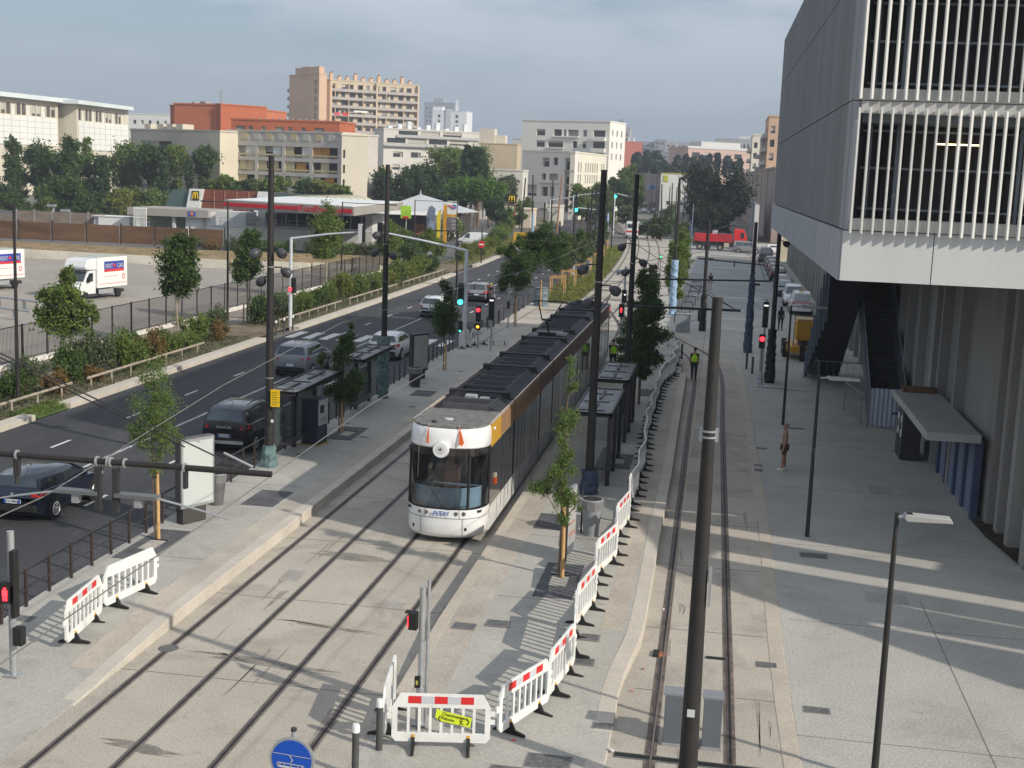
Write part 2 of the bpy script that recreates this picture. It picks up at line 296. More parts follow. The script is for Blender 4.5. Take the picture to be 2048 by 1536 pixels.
# road paint
mb=MB()
S('lane_line',MB().ribbon(base_line(-21.58,-5,160),base_line(-21.44,-5,160),.004),M_line2)
def dashes(x,y0,y1,step,ln):
    mb=MB(); y=y0
    while y<y1: mb.ribbon([(x-.06+off(y),y),(x-.06+off(y+ln),y+ln)],[(x+.06+off(y),y),(x+.06+off(y+ln),y+ln)],.004); y+=step
    return mb
S('lane_dashes_left',dashes(-24.1,37.5,190,6.05,1.45),M_line); S('lane_dashes_right',dashes(-19.0,36.3,190,6.1,1.45),M_line)
S('bike_line',dashes(-33.2,30,150,5.9,2.6),M_line2)
cw=T('crosswalk','x','x',(0,0,0)); cw['kind']='structure'; del cw['category'],cw['label']
me=MB().box(-.28,.28,-1.6,1.6,0,.004).mesh('crosswalk_stripe',M_line)
for x in (-26.6,-25.5,-24.4,-23.3,-22.2,-20.2,-19.1,-18.0,-16.9): ob('crosswalk_stripe',me,cw,(x,78.9,.001))
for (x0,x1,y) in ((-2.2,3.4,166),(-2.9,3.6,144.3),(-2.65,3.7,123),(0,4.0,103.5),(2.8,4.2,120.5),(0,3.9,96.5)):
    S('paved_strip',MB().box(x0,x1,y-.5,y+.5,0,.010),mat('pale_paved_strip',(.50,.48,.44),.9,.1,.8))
S('painted_sun_patch',MB().ribbon(base_line(-4,186,204),base_line(8,186,204),.006),M_track)  # sunlit stretch of street put in as paler ground
# tracks
TR={'a':[(-10.8+off(y),y) for y in list(np.arange(-5,96,20))+list(np.arange(105,420,10))],
    'b':[(-7.68+off(y),y) for y in list(np.arange(-5,96,20))+list(np.arange(105,420,10))],
    'c':[(-.02,10),(-.04,22),(-.17,37),(-.35,57),(-.44,70),(-.85,77.5),(-1.7,82),(-2.9,86),(-4.2,90.5),(-5.6,96),(-6.8,102),(-7.5,110),(-7.75,118)],
    'd':[(-7.68,88),(-8.0,94),(-9.2,102),(-10.4,110),(-10.8,118)]}
for k,pts in TR.items():
    c=smooth_line(pts,3 if k in 'ab' else 1.2); tr=T('tram_track','t','t'); tr['kind']='structure'; del tr['category'],tr['label']
    zz={'a':.005,'b':.005,'c':.012,'d':.012}[k]
    for sgn in (-1,1):
        m_=offset_line(c,sgn*.735); 
        P(tr,'rail_surround',MB().ribbon([(v.x,v.y,zz) for v in offset_line(m_,-.09 if k in 'ab' else -.11)],[(v.x,v.y,zz) for v in offset_line(m_,.09 if k in 'ab' else .11)]),M_groove if k in 'ab' else M_groove2)
        g=MB(); 
        for p,q in ((-.055,-.015),(.03,.05)):
            l=[(v.x,v.y,zz+.006) for v in offset_line(m_,p)]; r_=[(v.x,v.y,zz+.006) for v in offset_line(m_,q)]; g.ribbon(l,r_)
        P(tr,'rail',g,M_rail)
        P(tr,'rail_groove',MB().ribbon([(v.x,v.y,zz+.003) for v in offset_line(m_,-.012)],[(v.x,v.y,zz+.003) for v in offset_line(m_,.027)]),M_black)
# slab joints across the track bed
mb=MB()
for y in list(np.arange(14,100,5.2)): mb.box(-12,-6.1,y,y+.025,0,.004)
for y in (22.2,26.1,30,35.3,40,45,50,55,60,65,70): mb.box(-1.3,1.6,y,y+.025,.004,.009)
mb.box(1.93,60,24.55,24.57,.0,.004); mb.box(5.6,5.62,10,34,.0,.004); mb.box(12,12.02,10,34,.0,.004)
for y in (31.2,39.5,47.8): mb.box(-15.5,-13.0,y,y+.015,.30,.3045)
for y in (30.5,36.2,43,51): mb.box(-5.0,-2.4,y,y+.015,.28,.2845)
for y in (19,31.5,38.5,46,54,62): mb.box(2.1,8.4,y,y+.015,.0,.0045)
S('slab_joints',mb,M_joint)
# tyre and sweeper streaks beside the rails and repaired patches
mb=MB(); rr=random.Random(5)
for q in range(26):
    x=rr.choice((-9.3,-12,-6.5,-8.9,-7.2,-10.6,-.5,1.3)) + rr.uniform(-.25,.25); y=rr.uniform(19,40); L_=rr.uniform(.8,3); wd=rr.uniform(.02,.06)
    zb=.0062 if x>-5 else .0022
    mb.add([(x,y,zb),(x+wd,y+.1,zb),(x+wd*1.2+rr.uniform(-.1,.1),y+L_,zb),(x+rr.uniform(-.1,.1),y+L_*.9,zb)],[(0,1,2,3)])
S('tyre_streaks',mb,mat('streak',(.30,.27,.23),.95,.2,3))
mb=MB()
for x,y,a_,b_ in ((-9.2,44.5,.7,1.4),(-10.9,31,.5,.9),(4.2,33.5,1.1,.8),(5.6,46,.8,1.2),(-7.7,29.5,.45,.6)): mb.add([(x,y,.0024 if x<0 else .0026),(x+a_,y,.0024 if x<0 else .0026),(x+a_,y+b_,.0024 if x<0 else .0026),(x,y+b_,.0024 if x<0 else .0026)],[(0,1,2,3)])
S('repair_patch',mb,mat('patch',(.34,.32,.285),.9,.1,1,fine=18))
mb=MB()
for x,y,w_,l_,a in ((-9.3,25.5,.5,3.2,.9),(-8.7,28,.35,2.5,1.1),(-9.6,33.5,.6,2.2,.3),(-10,21,.4,1.5,.7)):
    mb.add([(x+math.cos(a+2*PI*k/14)*l_*.5*(1+.3*math.sin(3*k))*(1 if k%2 else .8),y+math.sin(2*PI*k/14)*w_*.6,.003) for k in range(14)],[tuple(range(14))])
S('damp_patch',mb,mat('damp_stain',(.24,.22,.19),.9,.2,1.5,fine=14))
# small covers and grilles
M_cov=mat('cast_iron',(.13,.13,.13),.7,.2,6,fine=20)
def cover(x,y,w_,l_,z,lab,rz=0,m=None,name='access_cover'):
    o=T(name,lab,'cover',(x,y,z),rz); P(o,'frame',MB().box(-w_/2,w_/2,-l_/2,l_/2,-.01,.006),mat('cover_frame',(.22,.21,.2),.8,.1,5)); P(o,'lid',MB().box(-w_/2+.03,w_/2-.03,-l_/2+.03,l_/2-.03,0,.010),m or M_cov); return o
CV=[(-5.39,28.16,.55,.42,'left one of the two dark covers in line on the right platform'),(-4.66,28.51,.55,.42,'right one of the two dark covers in line on the right platform'),
 (-2.45,26.82,.45,.42,'small grey cover near the stone edge behind the barrier feet'),(-2.47,28.20,.45,.42,'small grey cover under the barrier feet by the platform edge'),
 (-2.60,22.2,.85,.6,'large grey cover at the bottom of the right platform'),(-3.2,21.55,.8,.6,'large dark cover cut by the bottom edge of the photo'),(-1.76,23.9,.42,.3,'darker paving patch on the stone edge'),
 (1.50,28.2,.5,.36,'small dark cover beside the flush kerb near the right rail'),(2.45,25.9,.55,.34,'small grey cover just right of the flush kerb'),
 (3.1,37.4,.8,.5,'rusty square cover on the sunlit strip by the flush kerb'),(1.75,48.4,.35,.5,'dark cover left of the man in beige, nearer one'),(1.75,49.3,.35,.4,'dark cover left of the man in beige, farther one'),
 (1.95,52.6,.5,.3,'dark cover in the shaded plaza beyond the man in beige'),(3.6,57.6,.7,.35,'oval dark cover in the shaded plaza below the black wrapped pole')]
for x,y,a,b,l in CV: cover(x,y,a,b,(zR(y) if x<-1.5 else .0)+.004,l)
for i,(x,y) in enumerate([(-13.7,28.9),(-15.2,26.1)]): cover(x,y,.5,.35,zL(y)+.004,('small brown cover between the barriers and the lone tree stake','small brown cover by the platform railing behind the barriers')[i])
for i,(x,y) in enumerate(((-14.75,44.2),(-13.4,47.9),(-14.2,48.9),(-14.85,50.4),(-13.2,55.0),(-14.2,61.5),(-13.3,66))): cover(x,y,.3,.2,.304,'tiny dark cover on the shaded left platform, %s from the near end'%ORD[i])
d=T('drain_channel','long slotted steel drain across the single track at the bottom','drain',(0,22.8,.012),R(-1)); P(d,'channel',MB().box(-1.45,1.4,-.12,.12,-.02,.004),M_cov)
sl=MB().box(-.012,.012,-.07,.07,.004,.012).mesh('slot',M_black)
for k in range(94): ob('slot',sl,d,(-1.42+k*.03,0,0))
mh=T('manhole','round manhole cover touching the leftmost rail','cover',(-11.55,25.75,.004)); mb=MB(); mb.prism([(.22*math.cos(a*PI/12),.22*math.sin(a*PI/12)) for a in range(24)],-.01,.008); P(mh,'lid',mb,M_cov)
mb=MB().box(-1.02,-.62,28.1,28.4,0,.016); o=T('rail_box','black metal switch box beside the left rail of the single track','rail box',(-.85,28.2,.01)); P(o,'casing',MB().box(-.18,-.05,-.18,.18,0,.05),M_black); P(o,'rusty_plate',MB().box(-.05,.1,-.15,.15,.0,.02),mat('rust',(.3,.12,.05),.9,.3,6))
o=T('rail_box','short dark bar leaving the right rail of the single track','rail box',(.45,28.3,.01)); P(o,'casing',MB().box(-.3,.15,-.06,.06,0,.02),M_black)
# dark paved squares with tree pits
M_pit=mat('tree_surround',(.105,.105,.11),.85,.2,2,fine=16)
PITS=[(-14.85,32.15,1.0,2.9,1),(-13.65,37.8,1.05,1.95,0),(-14.2,48.4,1.0,2.6,1),(-13.55,58.6,1.0,1.6,0),(-14.2,79.6,1.3,2.6,1),(-14.4,95,1.3,2.6,1),
      (-3.69,32.15,1.0,2.95,1),(-4.6,37.8,1.0,1.8,0),(-3.4,47,1.0,2.6,1),(-3.2,63,1.0,2.2,0)]
for i,(x,y,a,b,hole) in enumerate(PITS):
    z=(zL(y) if x<-10 else zR(y))+.004
    o=T('tree_surround','dark paving square %s, %s platform, %s from the near end'%('round a stake' if hole else 'without tree','left' if x<-10 else 'right',ORD[i%6 if x<-10 else i-6]),'paving square',(x,y,z))
    mb=MB().box(-a/2,a/2,-b/2,b/2,-.02,.004); P(o,'paving',mb,M_pit)
    if hole:
        P(o,'pit',MB().box(-.22,.22,-.5,.35,0,.008),mat('pit_gravel',(.42,.39,.34),.95,.2,14,fine=40)); P(o,'pit_edge',MB().box(-.25,.25,.35,.40,0,.03),M_black)
# ================================================================ STATION BUILDING
M_conc=mat('facade_concrete',(.205,.21,.215),.85,.10,.9,bump=.05,map_=(1,1.0,.05),blot=(.35,.45,.75,.82))
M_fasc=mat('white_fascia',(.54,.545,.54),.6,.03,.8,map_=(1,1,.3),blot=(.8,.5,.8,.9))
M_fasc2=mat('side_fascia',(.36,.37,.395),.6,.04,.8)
M_fin=mat('fin_white',(.60,.595,.57),.5,.04,2)
M_sill=mat('sill_concrete',(.45,.445,.42),.8,.1,2)
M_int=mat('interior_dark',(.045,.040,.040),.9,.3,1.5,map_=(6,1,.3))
M_mull=mat('blue_steel',(.20,.235,.27),.5,.1,2)
st=T('station_building','large station building with raised concrete box and white vertical fins on the right','building',(3.05,35.6,0))
XR=27; ZB,Z1,Z2,Z3,ZT=8.15,9.5,12.86,16.22,18.8
sx_=lambda y:-.0105*y                        # side face drifts a little to the left
def sidequad(mb,y0,y1,z0,z1,out=0,th=.25):
    a,b=sx_(y0)-out,sx_(y1)-out
    mb.add([(a,y0,z0),(b,y1,z0),(b,y1,z1),(a,y0,z1),(a+th,y0,z0),(b+th,y1,z0),(b+th,y1,z1),(a+th,y0,z1)],[(0,1,2,3),(7,6,5,4),(0,3,7,4),(1,5,6,2),(3,2,6,7),(0,4,5,1)])
for z0,z1 in ((Z1,Z2),(Z2,Z3),(Z3,ZT)):
    for i,(y0,y1) in enumerate(((1.05,14.6),(14.615,28.3),(28.315,42.1))):
        mb=MB(); sidequad(mb,y0,y1,z0+.02,z1-.012,0); P(st,'concrete_panel',mb,M_conc)
    mb=MB(); sidequad(mb,.02,1.03,z0+.02,z1-.012,.004); P(st,'corner_panel',mb,mat('corner_panel',(.30,.31,.31),.8,.05,1))
y=.06; k=0
for yn in (3.0,5.7,8.4,11.4,14.4,17.4,20.4,23.5,27,31,35,38.6,42.1):
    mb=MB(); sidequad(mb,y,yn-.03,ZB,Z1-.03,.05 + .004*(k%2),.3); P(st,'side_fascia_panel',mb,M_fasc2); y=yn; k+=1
mb=MB(); sidequad(mb,.3,42,ZB+.02,ZT-.02,-.26,.1); P(st,'side_backing',mb,M_black)
x=.012
for xn in (2.36,5.1,8.2,11.4,14.6,18,22,XR):
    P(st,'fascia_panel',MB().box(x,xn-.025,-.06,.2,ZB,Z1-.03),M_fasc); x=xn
P(st,'roof',MB().box(.3,XR,.4,42,ZT-.3,ZT-.05),M_conc)
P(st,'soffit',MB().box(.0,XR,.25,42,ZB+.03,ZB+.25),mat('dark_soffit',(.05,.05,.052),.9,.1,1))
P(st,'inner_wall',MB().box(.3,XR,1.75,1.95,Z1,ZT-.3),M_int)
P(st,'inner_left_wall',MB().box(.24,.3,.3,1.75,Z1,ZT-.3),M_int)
for z0 in (Z1,Z2,Z3):
    P(st,'sill',MB().box(.22,XR,-.15,.8,z0,z0+.30),M_sill)
    P(st,'edge_strip',MB().box(.02,.20,-.02,.3,z0+.0,(z0+3.33 if z0<Z3 else ZT)),M_fasc2)
    if z0>Z1: P(st,'floor_slab',MB().box(.3,XR,.25,1.75,z0-.55,z0-.05),mat('slab_blue_grey',(.16,.185,.20),.7,.1,1))
    if z0>Z1: P(st,'ledge',MB().box(.22,XR,-.15,.3,z0-.33,z0-.02),M_sill)
    for hz in (z0+.52,z0+1.62,z0+2.62):
        if hz<ZT-.3: P(st,'window_rail',MB().box(.35,XR,1.42,1.5,hz,hz+.06),M_mull)
    for i,xm in enumerate((.62,1.35,2.95,4.55,6.15,7.75,9.35,11)):
        P(st,'mullion',MB().box(xm,xm+.09,1.36,1.48,z0+.3,min(z0+2.8,ZT-.3)),M_mull)
    for i in range(18): P(st,'wall_rib',MB().box(.5+i*.55,.58+i*.55,1.66,1.76,z0+.3,min(z0+2.8,ZT-.3)),mat('inner_rib',(.045,.035,.033),.8,.2,2))
def finmesh(h): return MB().box(-.028,.028,-.055,.055,0,h).mesh('fin',M_fin,bevel=.01)
f1=finmesh(3.26); f3=finmesh(2.5)
for lv,(zz,me,turn) in enumerate(((Z1+.0,f1,lambda i:i>=9),(Z2+.02,f1,lambda i:i<8),(Z3+.02,f3,lambda i:i<8))):
    for i in range(84):
        o=ob('fin',me,st,(.165+i*.282,-.24,zz-(.10 if lv==0 else 0)))
        o.rotation_euler.z=R(-38) if turn(i) else R(4)
P(st,'strip_light',MB().box(2.35,3.5,1.2,1.26,11.82,11.86),mat('strip_light',(1,.85,.45),emit=2.5))
# concrete wall under the box
wl=T('concrete_wall','long ribbed concrete wall under the station building','wall',(8.6,43,0))
M_wall=mat('wall_concrete',(.27,.262,.245),.9,.12,.5,bump=.08,map_=(1,1,.15),blot=(.6,.5,.75,.75)); M_wrib=mat('rib_concrete',(.30,.292,.275),.9,.1,.8,map_=(1,1,.2))
P(wl,'wall',MB().box(.25,.6,0,142,0,8.1),M_wall); P(wl,'near_wall',MB().box(.9,1.3,-5.6,0,0,8.1),M_wall); P(wl,'return',MB().box(.25,1.3,-.35,0,0,8.1),M_wall)
random.seed(3); y=5.2
while y<141:
    wd=random.choice((.3,.35,.5,.9)); P(wl,'rib',MB().box(-.12,.25,y,y+wd,0,8.1),M_wrib); y+=wd+random.choice((.5,.8,1.3,2.2,3.4) if y<34 else (1.0,1.6,2.6))
for y in (-1.5,-3.1,-5.2): P(wl,'rib',MB().box(.35,.9,y,y+.45,0,8.1),M_wrib)
e=T('wall_end','pale sunlit end wall beyond the far end of the concrete wall','wall',(7.6,187,0)); P(e,'wall',MB().box(0,1.6,0,3,0,6),mat('cream_wall',(.55,.49,.37),.9,.06,1)); P(e,'coping',MB().box(-.05,1.65,-.05,3.05,6,6.15),M_stone)
mb=MB(); mb.ribbon([(8.45,43,.05),(8.55,41,.05),(8.75,39.5,.05),(8.98,37.7,.05),(9.1,35,.05),(9.1,27,.05)],[(9.52,43,.05),(9.52,41,.05),(9.52,39.5,.05),(9.52,37.7,.05),(9.52,35,.05),(9.52,27,.05)]); S('soil_strip',mb,mat('dark_soil',(.05,.035,.02),.95,.3,2,fine=20))
cn=T('concrete_canopy','thin concrete canopy sticking out of the wall over the blue doors','canopy',(6.8,42.8,0)); P(cn,'slab',MB().box(0,1.72,0,8.9,2.62,2.9),mat('canopy_concrete',(.40,.40,.375),.85,.06,.5),bevel=.02)
pl=T('plank','brown timber plank lying on the far end of the concrete canopy','plank',(7.4,51.2,2.9)); P(pl,'board',MB().box(-.3,1.0,-.1,.25,0,.22),mat('brown_timber',(.16,.09,.05),.8,.3,4))
M_blue=mat('blue_grey_paint',(.17,.205,.29),.6,.06,1.5); M_blue2=mat('dark_blue_paint',(.06,.075,.14),.6,.1,1.5)
dr=T('blue_door_front','row of blue grey door panels between darker posts under the canopy','doors',(8.56,43.2,0))
for i in range(4): P(dr,'door_panel',MB().box(0,.08,.35+i*1.75,1.9+i*1.75,.02,2.6),M_blue)
for i in range(5): P(dr,'post',MB().box(-.10,.12,-.0+i*1.75,.3+i*1.75,0,2.62),M_blue2)
tk=T('ticket_machine','pair of black ticket machines with white fronts beyond the canopy','ticket machine',(7.35,52.2,0))
for i in range(2):
    P(tk,'cabinet',MB().box(0,.75,i*.85,.78+i*.85,0,1.9),M_dark,bevel=.03); P(tk,'front_panel',MB().box(-.02,.0,.1+i*.85,.42+i*.85,.9,1.75),M_white); P(tk,'screen',MB().box(-.03,-.02,.16+i*.85,.36+i*.85,1.2,1.5),M_black)
# stairs
M_st=mat('stair_dark',(.030,.031,.036),.8,.15,2); M_str=mat('stringer_blue_grey',(.085,.095,.115),.6,.1,1)
sA=T('staircase','dark closed staircase rising towards the viewer with its underside showing','stairs',(5.0,74.8,0))
run=14.6
P(sA,'underside',MB().ext([(0,0),(-run,8.1),(-run,8.5),(.6,.2),(.6,0)],'x',.12,1.75),M_st)
for i,x in enumerate((0,1.75)): P(sA,'stringer',MB().ext([(.7,0),(-run,8.5),(-run,9.3),(.7,1.1)],'x',x,x+.12),M_str)
stp=MB().box(.12,1.75,-.29,0,0,.17).mesh('step',M_st)
for i in range(46): ob('step',stp,sA,(0,.5-i*.315,.12+i*.175))
P(sA,'side_screen',MB().ext([(-.2,.9),(-run,8.5),(-run,8.1),(-.9,0)],'x',-.14,-.02),M_str)
for i in range(9): P(sA,'screen_post',MB().box(-.22,-.14,-1.2-i*1.55,-1.1-i*1.55,max(0,.55*(i)),.9+.82*i+.6),mat('screen_post',(.12,.15,.19),.5,.1,2))
sB=T('staircase','dark open staircase rising away from the viewer beside the concrete wall','stairs',(6.84,59.6,0))
stp=MB().box(.14,1.6,0,.33,0,.18).mesh('step',mat('step_dark',(.05,.052,.055),.8,.15,2))
for i in range(44): 
    ob('step',stp,sB,(0,.35+i*.31,i*.185)); 
nose=MB().box(.16,1.58,-.012,.02,.165,.186).mesh('step_nosing',mat('nosing',(.10,.10,.10),.6,.1,2))
for i in range(44): ob('step_nosing',nose,sB,(0,.35+i*.31,i*.185))
for x in (0,1.6): P(sB,'stringer',MB().ext([(0,0),(14,8.3),(14,9.4),(.0,1.15)],'x',x,x+.14),M_str)
P(sB,'handrail',MB().tube([(.07,0,1.3),(.07,14,9.6)],.035,6),M_mull); P(sB,'handrail',MB().tube([(1.67,0,1.3),(1.67,14,9.6)],.035,6),M_mull)
hd=T('corrugated_hoarding','light blue corrugated metal hoarding at the foot of the open staircase','hoarding',(6.84,59.35,0))
mb=MB(); n=60; xs=[1.8*i/n for i in range(n+1)]; mb.ribbon([(x,.03*math.sin(x/.1*2*PI*.5),.03) for x in xs],[(x,.03*math.sin(x/.1*2*PI*.5),1.75) for x in xs]); P(hd,'sheet',mb,mat('corrugated_sheet',(.50,.54,.62),.5,.06,1.5,metal=.2))
P(hd,'label_plate',MB().box(1.02,1.35,-.05,-.03,.62,.72),mat('blue_sticker',(.02,.12,.25),.5)); P(hd,'post',MB().box(-.06,0,-.05,.05,0,1.8),M_mull)
for nm,(x,y,l,rz,lab) in enumerate(((5.0,74.2,3.9,R(-85),'blue site fence panel along the left of the dark staircase foot'),(5.1,70.3,3.3,0,'low grey site fence panel across the dark staircase foot'),(6.55,59.6,3.6,R(97),'blue site fence panel left of the corrugated hoarding'))):
    o=T('site_fence_panel',lab,'fence panel',(x,y,0),rz,None); P(o,'frame',MB().tube([(0,0,0),(0,0,1.4),(l,0,1.4),(l,0,0)],.03,6,cap=True),M_mull)
    for j in range(int(l/.35)): P(o,'bar',MB().box(.3+j*.35,.315+j*.35,-.006,.006,.1,1.38),M_mull)
# added roof slab, unseen at the right, slots shaped to throw the striped shade
cp=T('added_shade_slab','added unseen roof slab slotted to throw the striped shade','canopy',(0,0,0))
poly=[(19.8,22.3),(11.4,29.4),(10.4,32.8),(8.6,35.3),(34,35.3),(34,22.3)]
e_=Vector((.953,-.303)); n_=Vector((.303,.953)); sh=Vector((12.83,-5.9))
def clip(pl,nv,c,keep=1):
    o=[]
    for i in range(len(pl)):
        a=Vector(pl[i]); b=Vector(pl[(i+1)%len(pl)]); da=(a.dot(nv)-c)*keep; db=(b.dot(nv)-c)*keep
        if da>=0: o.append(tuple(a))
        if (da>=0)!=(db>=0): o.append(tuple(a.lerp(b,da/(da-db))))
    return o
sl=[]
for c0,u0,u1,wd in (((-1.4,39.9),-1.6,8.6,.9),((0,36.8),0,13,.85),((1.5,34.5),0,7,.14),((3.9,31.8),0,9,.3)):
    q=Vector(c0)+sh; sl.append((q.dot(n_)-wd/2,q.dot(n_)+wd/2,q.dot(e_)+u0,q.dot(e_)+u1))
sl.sort(); prev=-99
def addslab(pg):
    if len(pg)>2: P(cp,'roof_panel',MB().prism(pg,8.0,8.3),M_conc)
for a,b,u0,u1 in sl:
    addslab(clip(clip(poly,n_,prev),n_,a,-1)); st_=clip(clip(poly,n_,a),n_,b,-1)
    if len(st_)>2: addslab(clip(st_,e_,u0,-1)); addslab(clip(st_,e_,u1))
    prev=b
addslab(clip(poly,n_,prev))
for x,y in ((14,29),(20,24),(26,24),(32,24)): P(cp,'column',MB().tube([(x,y,0),(x,y,8)],.25,12),M_conc)

# ================================================================ BUILDINGS FAR OFF
M_glass=mat('window_glass',(.045,.05,.058),.15,.3,.08,spec=.6); M_glass2=mat('curtained_window',(.30,.29,.27),.6,.2,.2)
def grid(mb,W,Hh,rects,fn,depth):
    us=sorted({0,W,*[r[0] for r in rects],*[r[1] for r in rects]}); zs=sorted({0,Hh,*[r[2] for r in rects],*[r[3] for r in rects]})
    for i in range(len(us)-1):
        for j in range(len(zs)-1):
            u=(us[i]+us[i+1])/2; z=(zs[j]+zs[j+1])/2
            if any(r[0]<u<r[1] and r[2]<z<r[3] for r in rects): continue
            mb.add([fn(us[i],0,zs[j]),fn(us[i+1],0,zs[j]),fn(us[i+1],0,zs[j+1]),fn(us[i],0,zs[j+1])],[(0,1,2,3)])
    for a,b,c,d in rects:
        q=[(a,c),(b,c),(b,d),(a,d)]
        for k in range(4):
            p,r_=q[k],q[(k+1)%4]; mb.add([fn(p[0],0,p[1]),fn(r_[0],0,r_[1]),fn(r_[0],depth,r_[1]),fn(p[0],depth,p[1])],[(0,1,2,3)])
class Bld:
    def __init__(s,name,label,O,ang,W,D,Hh,m,front=(),right=(),left=(),z0=0,cat='building',roofm=None,group=None,pane=None,depth=.35):
        s.r=T(name,label,cat,(O[0],O[1],z0),ang,group); s.W,s.D,s.H,s.m=W,D,Hh,m; s.c={}
        for nm,L,rects,fn in (('wall',W,front,lambda u,d,z:(u,d,z)),('wall',D,right,lambda u,d,z:(W-d,u,z)),('wall',D,left,lambda u,d,z:(d,D-u,z))):
            mb=MB(); grid(mb,L,Hh,[r[:4] for r in rects],fn,depth); P(s.r,nm,mb,m)
            for r in rects:
                w_,h_=round(r[1]-r[0],2),round(r[3]-r[2],2); k=r[4] if len(r)>4 else 0; pm=(pane or [M_glass,M_glass2])[k]
                key=(w_,h_,k)
                if key not in s.c: s.c[key]=MB().box(0,w_,-.04,.04,0,h_).mesh('window',pm)
                q=fn(r[0],depth,r[2]); o=ob('window',s.c[key],s.r,q)
                if k==0 and w_>.9 and nm=='wall' and L==W and fn(1,0,0)[0]!=fn(0,0,0)[0] and hash((round(r[0]*7),round(r[2]*5)))%10<4:
                    fz=.3+.12*(hash((round(r[0]*3),round(r[2]*3)))%5); kb=('b',w_,h_,round(fz,2))
                    if kb not in s.c: s.c[kb]=MB().box(.02,w_-.02,-.09,-.05,h_*(1-fz),h_).mesh('blind',mat('roller_blind',(.45,.43,.38),.8,.1,.2))
                    ob('blind',s.c[kb],s.r,q)
                if fn(1,0,0)[0]==fn(0,0,0)[0]: o.rotation_euler.z=R(90) if fn(1,0,0)[1]>fn(0,0,0)[1] else R(-90)
        P(s.r,'wall',MB().add([(0,D,0),(W,D,0),(W,D,Hh),(0,D,Hh)],[(0,1,2,3)]),m)
        P(s.r,'roof',MB().box(-.15,W+.15,-.15,D+.15,Hh,Hh+.35),roofm or m)
    def box(s,name,m,*a,**k): return P(s.r,name,MB().box(*a),m,**k)
def rows(W,u0,n,step,w_,zs,h_,kf=None):
    return [(u0+i*step,u0+i*step+w_,z,z+h_,(kf(i,z) if kf else random.choice((0,0,1)))) for z in zs for i in range(n)]
def span(p0,Y0,p1,Y1):
    a,b=far(p0,340,Y0),far(p1,340,Y1); return (a.x,a.y),math.atan2(b.y-a.y,b.x-a.x),math.hypot(b.x-a.x,b.y-a.y)
hz=lambda px,py,Y: far(px,py,Y).z
W1=mat('cream_render',(.58,.53,.43),.9,.06,.1); W2=mat('white_panel_cladding',(.72,.72,.68),.7,.04,.1); W3=mat('grey_beige_concrete',(.52,.47,.39),.9,.12,.12)
random.seed(11)
# long white block at the far left: two wings
O,a,W=span(-60,312,118,350); h=hz(60,200,333)
fr=[(2+i*2.2,3.9+i*2.2,h-4.0,h-1.0,(0,1,0)[i%3]) for i in range(int((W-3)/2.2))]+[(3+i*5.2,4.3+i*5.2,z,z+1.7,1) for i in range(int((W-4)/5.2)) for z in (h-10,h-7.2,h-15.5,h-12.8)]
b=Bld('apartment_block','long white apartment block with roof terraces, left wing at the photo edge',O,a,W,14,h,W1,fr,pane=[mat('shaded_loggia',(.09,.08,.075),.8,.2,.3),mat('pale_shutter',(.66,.66,.6),.7,.05,.3)]); 
b.box('cladding',W2,.8,W-.8,-.25,-.02,h-12.0,h-4.3)
for i in range(1,int(W/3.4)): b.box('panel_joint',M_grey,i*3.4,i*3.4+.08,-.28,-.24,h-12,h-4.3)
for i in range(1,5): b.box('panel_joint',M_grey,.8,W-.8,-.28,-.25,h-12+i*1.6,h-11.93+i*1.6)
b.box('roof_edge',mat('pale_roof',(.62,.68,.68),.5,.05,.2),-.3,W+6.5,-2.2,14,h+.3,h+1.5)
O,a,W=span(118,362,158,366); b=Bld('stair_block','plain beige recess with one brown window between the two white wings',O,a,W,14,hz(135,214,364),mat('stained_concrete',(.42,.37,.30),.9,.15,.2),[(2,W-1.5,h-2.9,h-1.6,0)],pane=[mat('brown_blind',(.25,.13,.06),.8),M_glass2])
O,a,W=span(155,352,258,385); h=hz(200,216,368)
fr=[(1+i*2.1,2.8+i*2.1,h-4.2,h-1.0,(0,1,0)[i%3]) for i in range(int((W-2)/2.1))]+[(2+i*5.5,3.4+i*5.5,z,z+1.7,1) for i in range(int((W-3)/5.5)) for z in (h-10,h-7.2,h-16,h-13)]
b=Bld('apartment_block','long white apartment block with roof terraces, right wing',O,a,W,14,h,W1,fr,pane=[mat('shaded_loggia',(.16,.14,.13)),mat('pale_shutter',(.66,.66,.6))])
b.box('cladding',W2,.8,W-.8,-.25,-.02,h-12.5,h-4.4); b.box('roof_edge',mat('pale_roof',(.62,.68,.68)),-3,W-1,-2.2,14,h+.2,h+1.3)
for i in range(1,int(W/3.4)): b.box('panel_joint',M_grey,i*3.4,i*3.4+.08,-.28,-.24,h-12.5,h-4.4)
for i in range(1,5): b.box('panel_joint',M_grey,.8,W-.8,-.28,-.25,h-12.5+i*1.6,h-12.43+i*1.6)
# houses behind
O,a,W=span(258,520,345,520); h=hz(300,229,520); Bld('white_terrace_block','small white block seen between the long white block and the brick red one',O,a,W,14,h,W2,rows(W,2,5,3.4,1.4,(h-4,h-7.5,h-11),1.6))
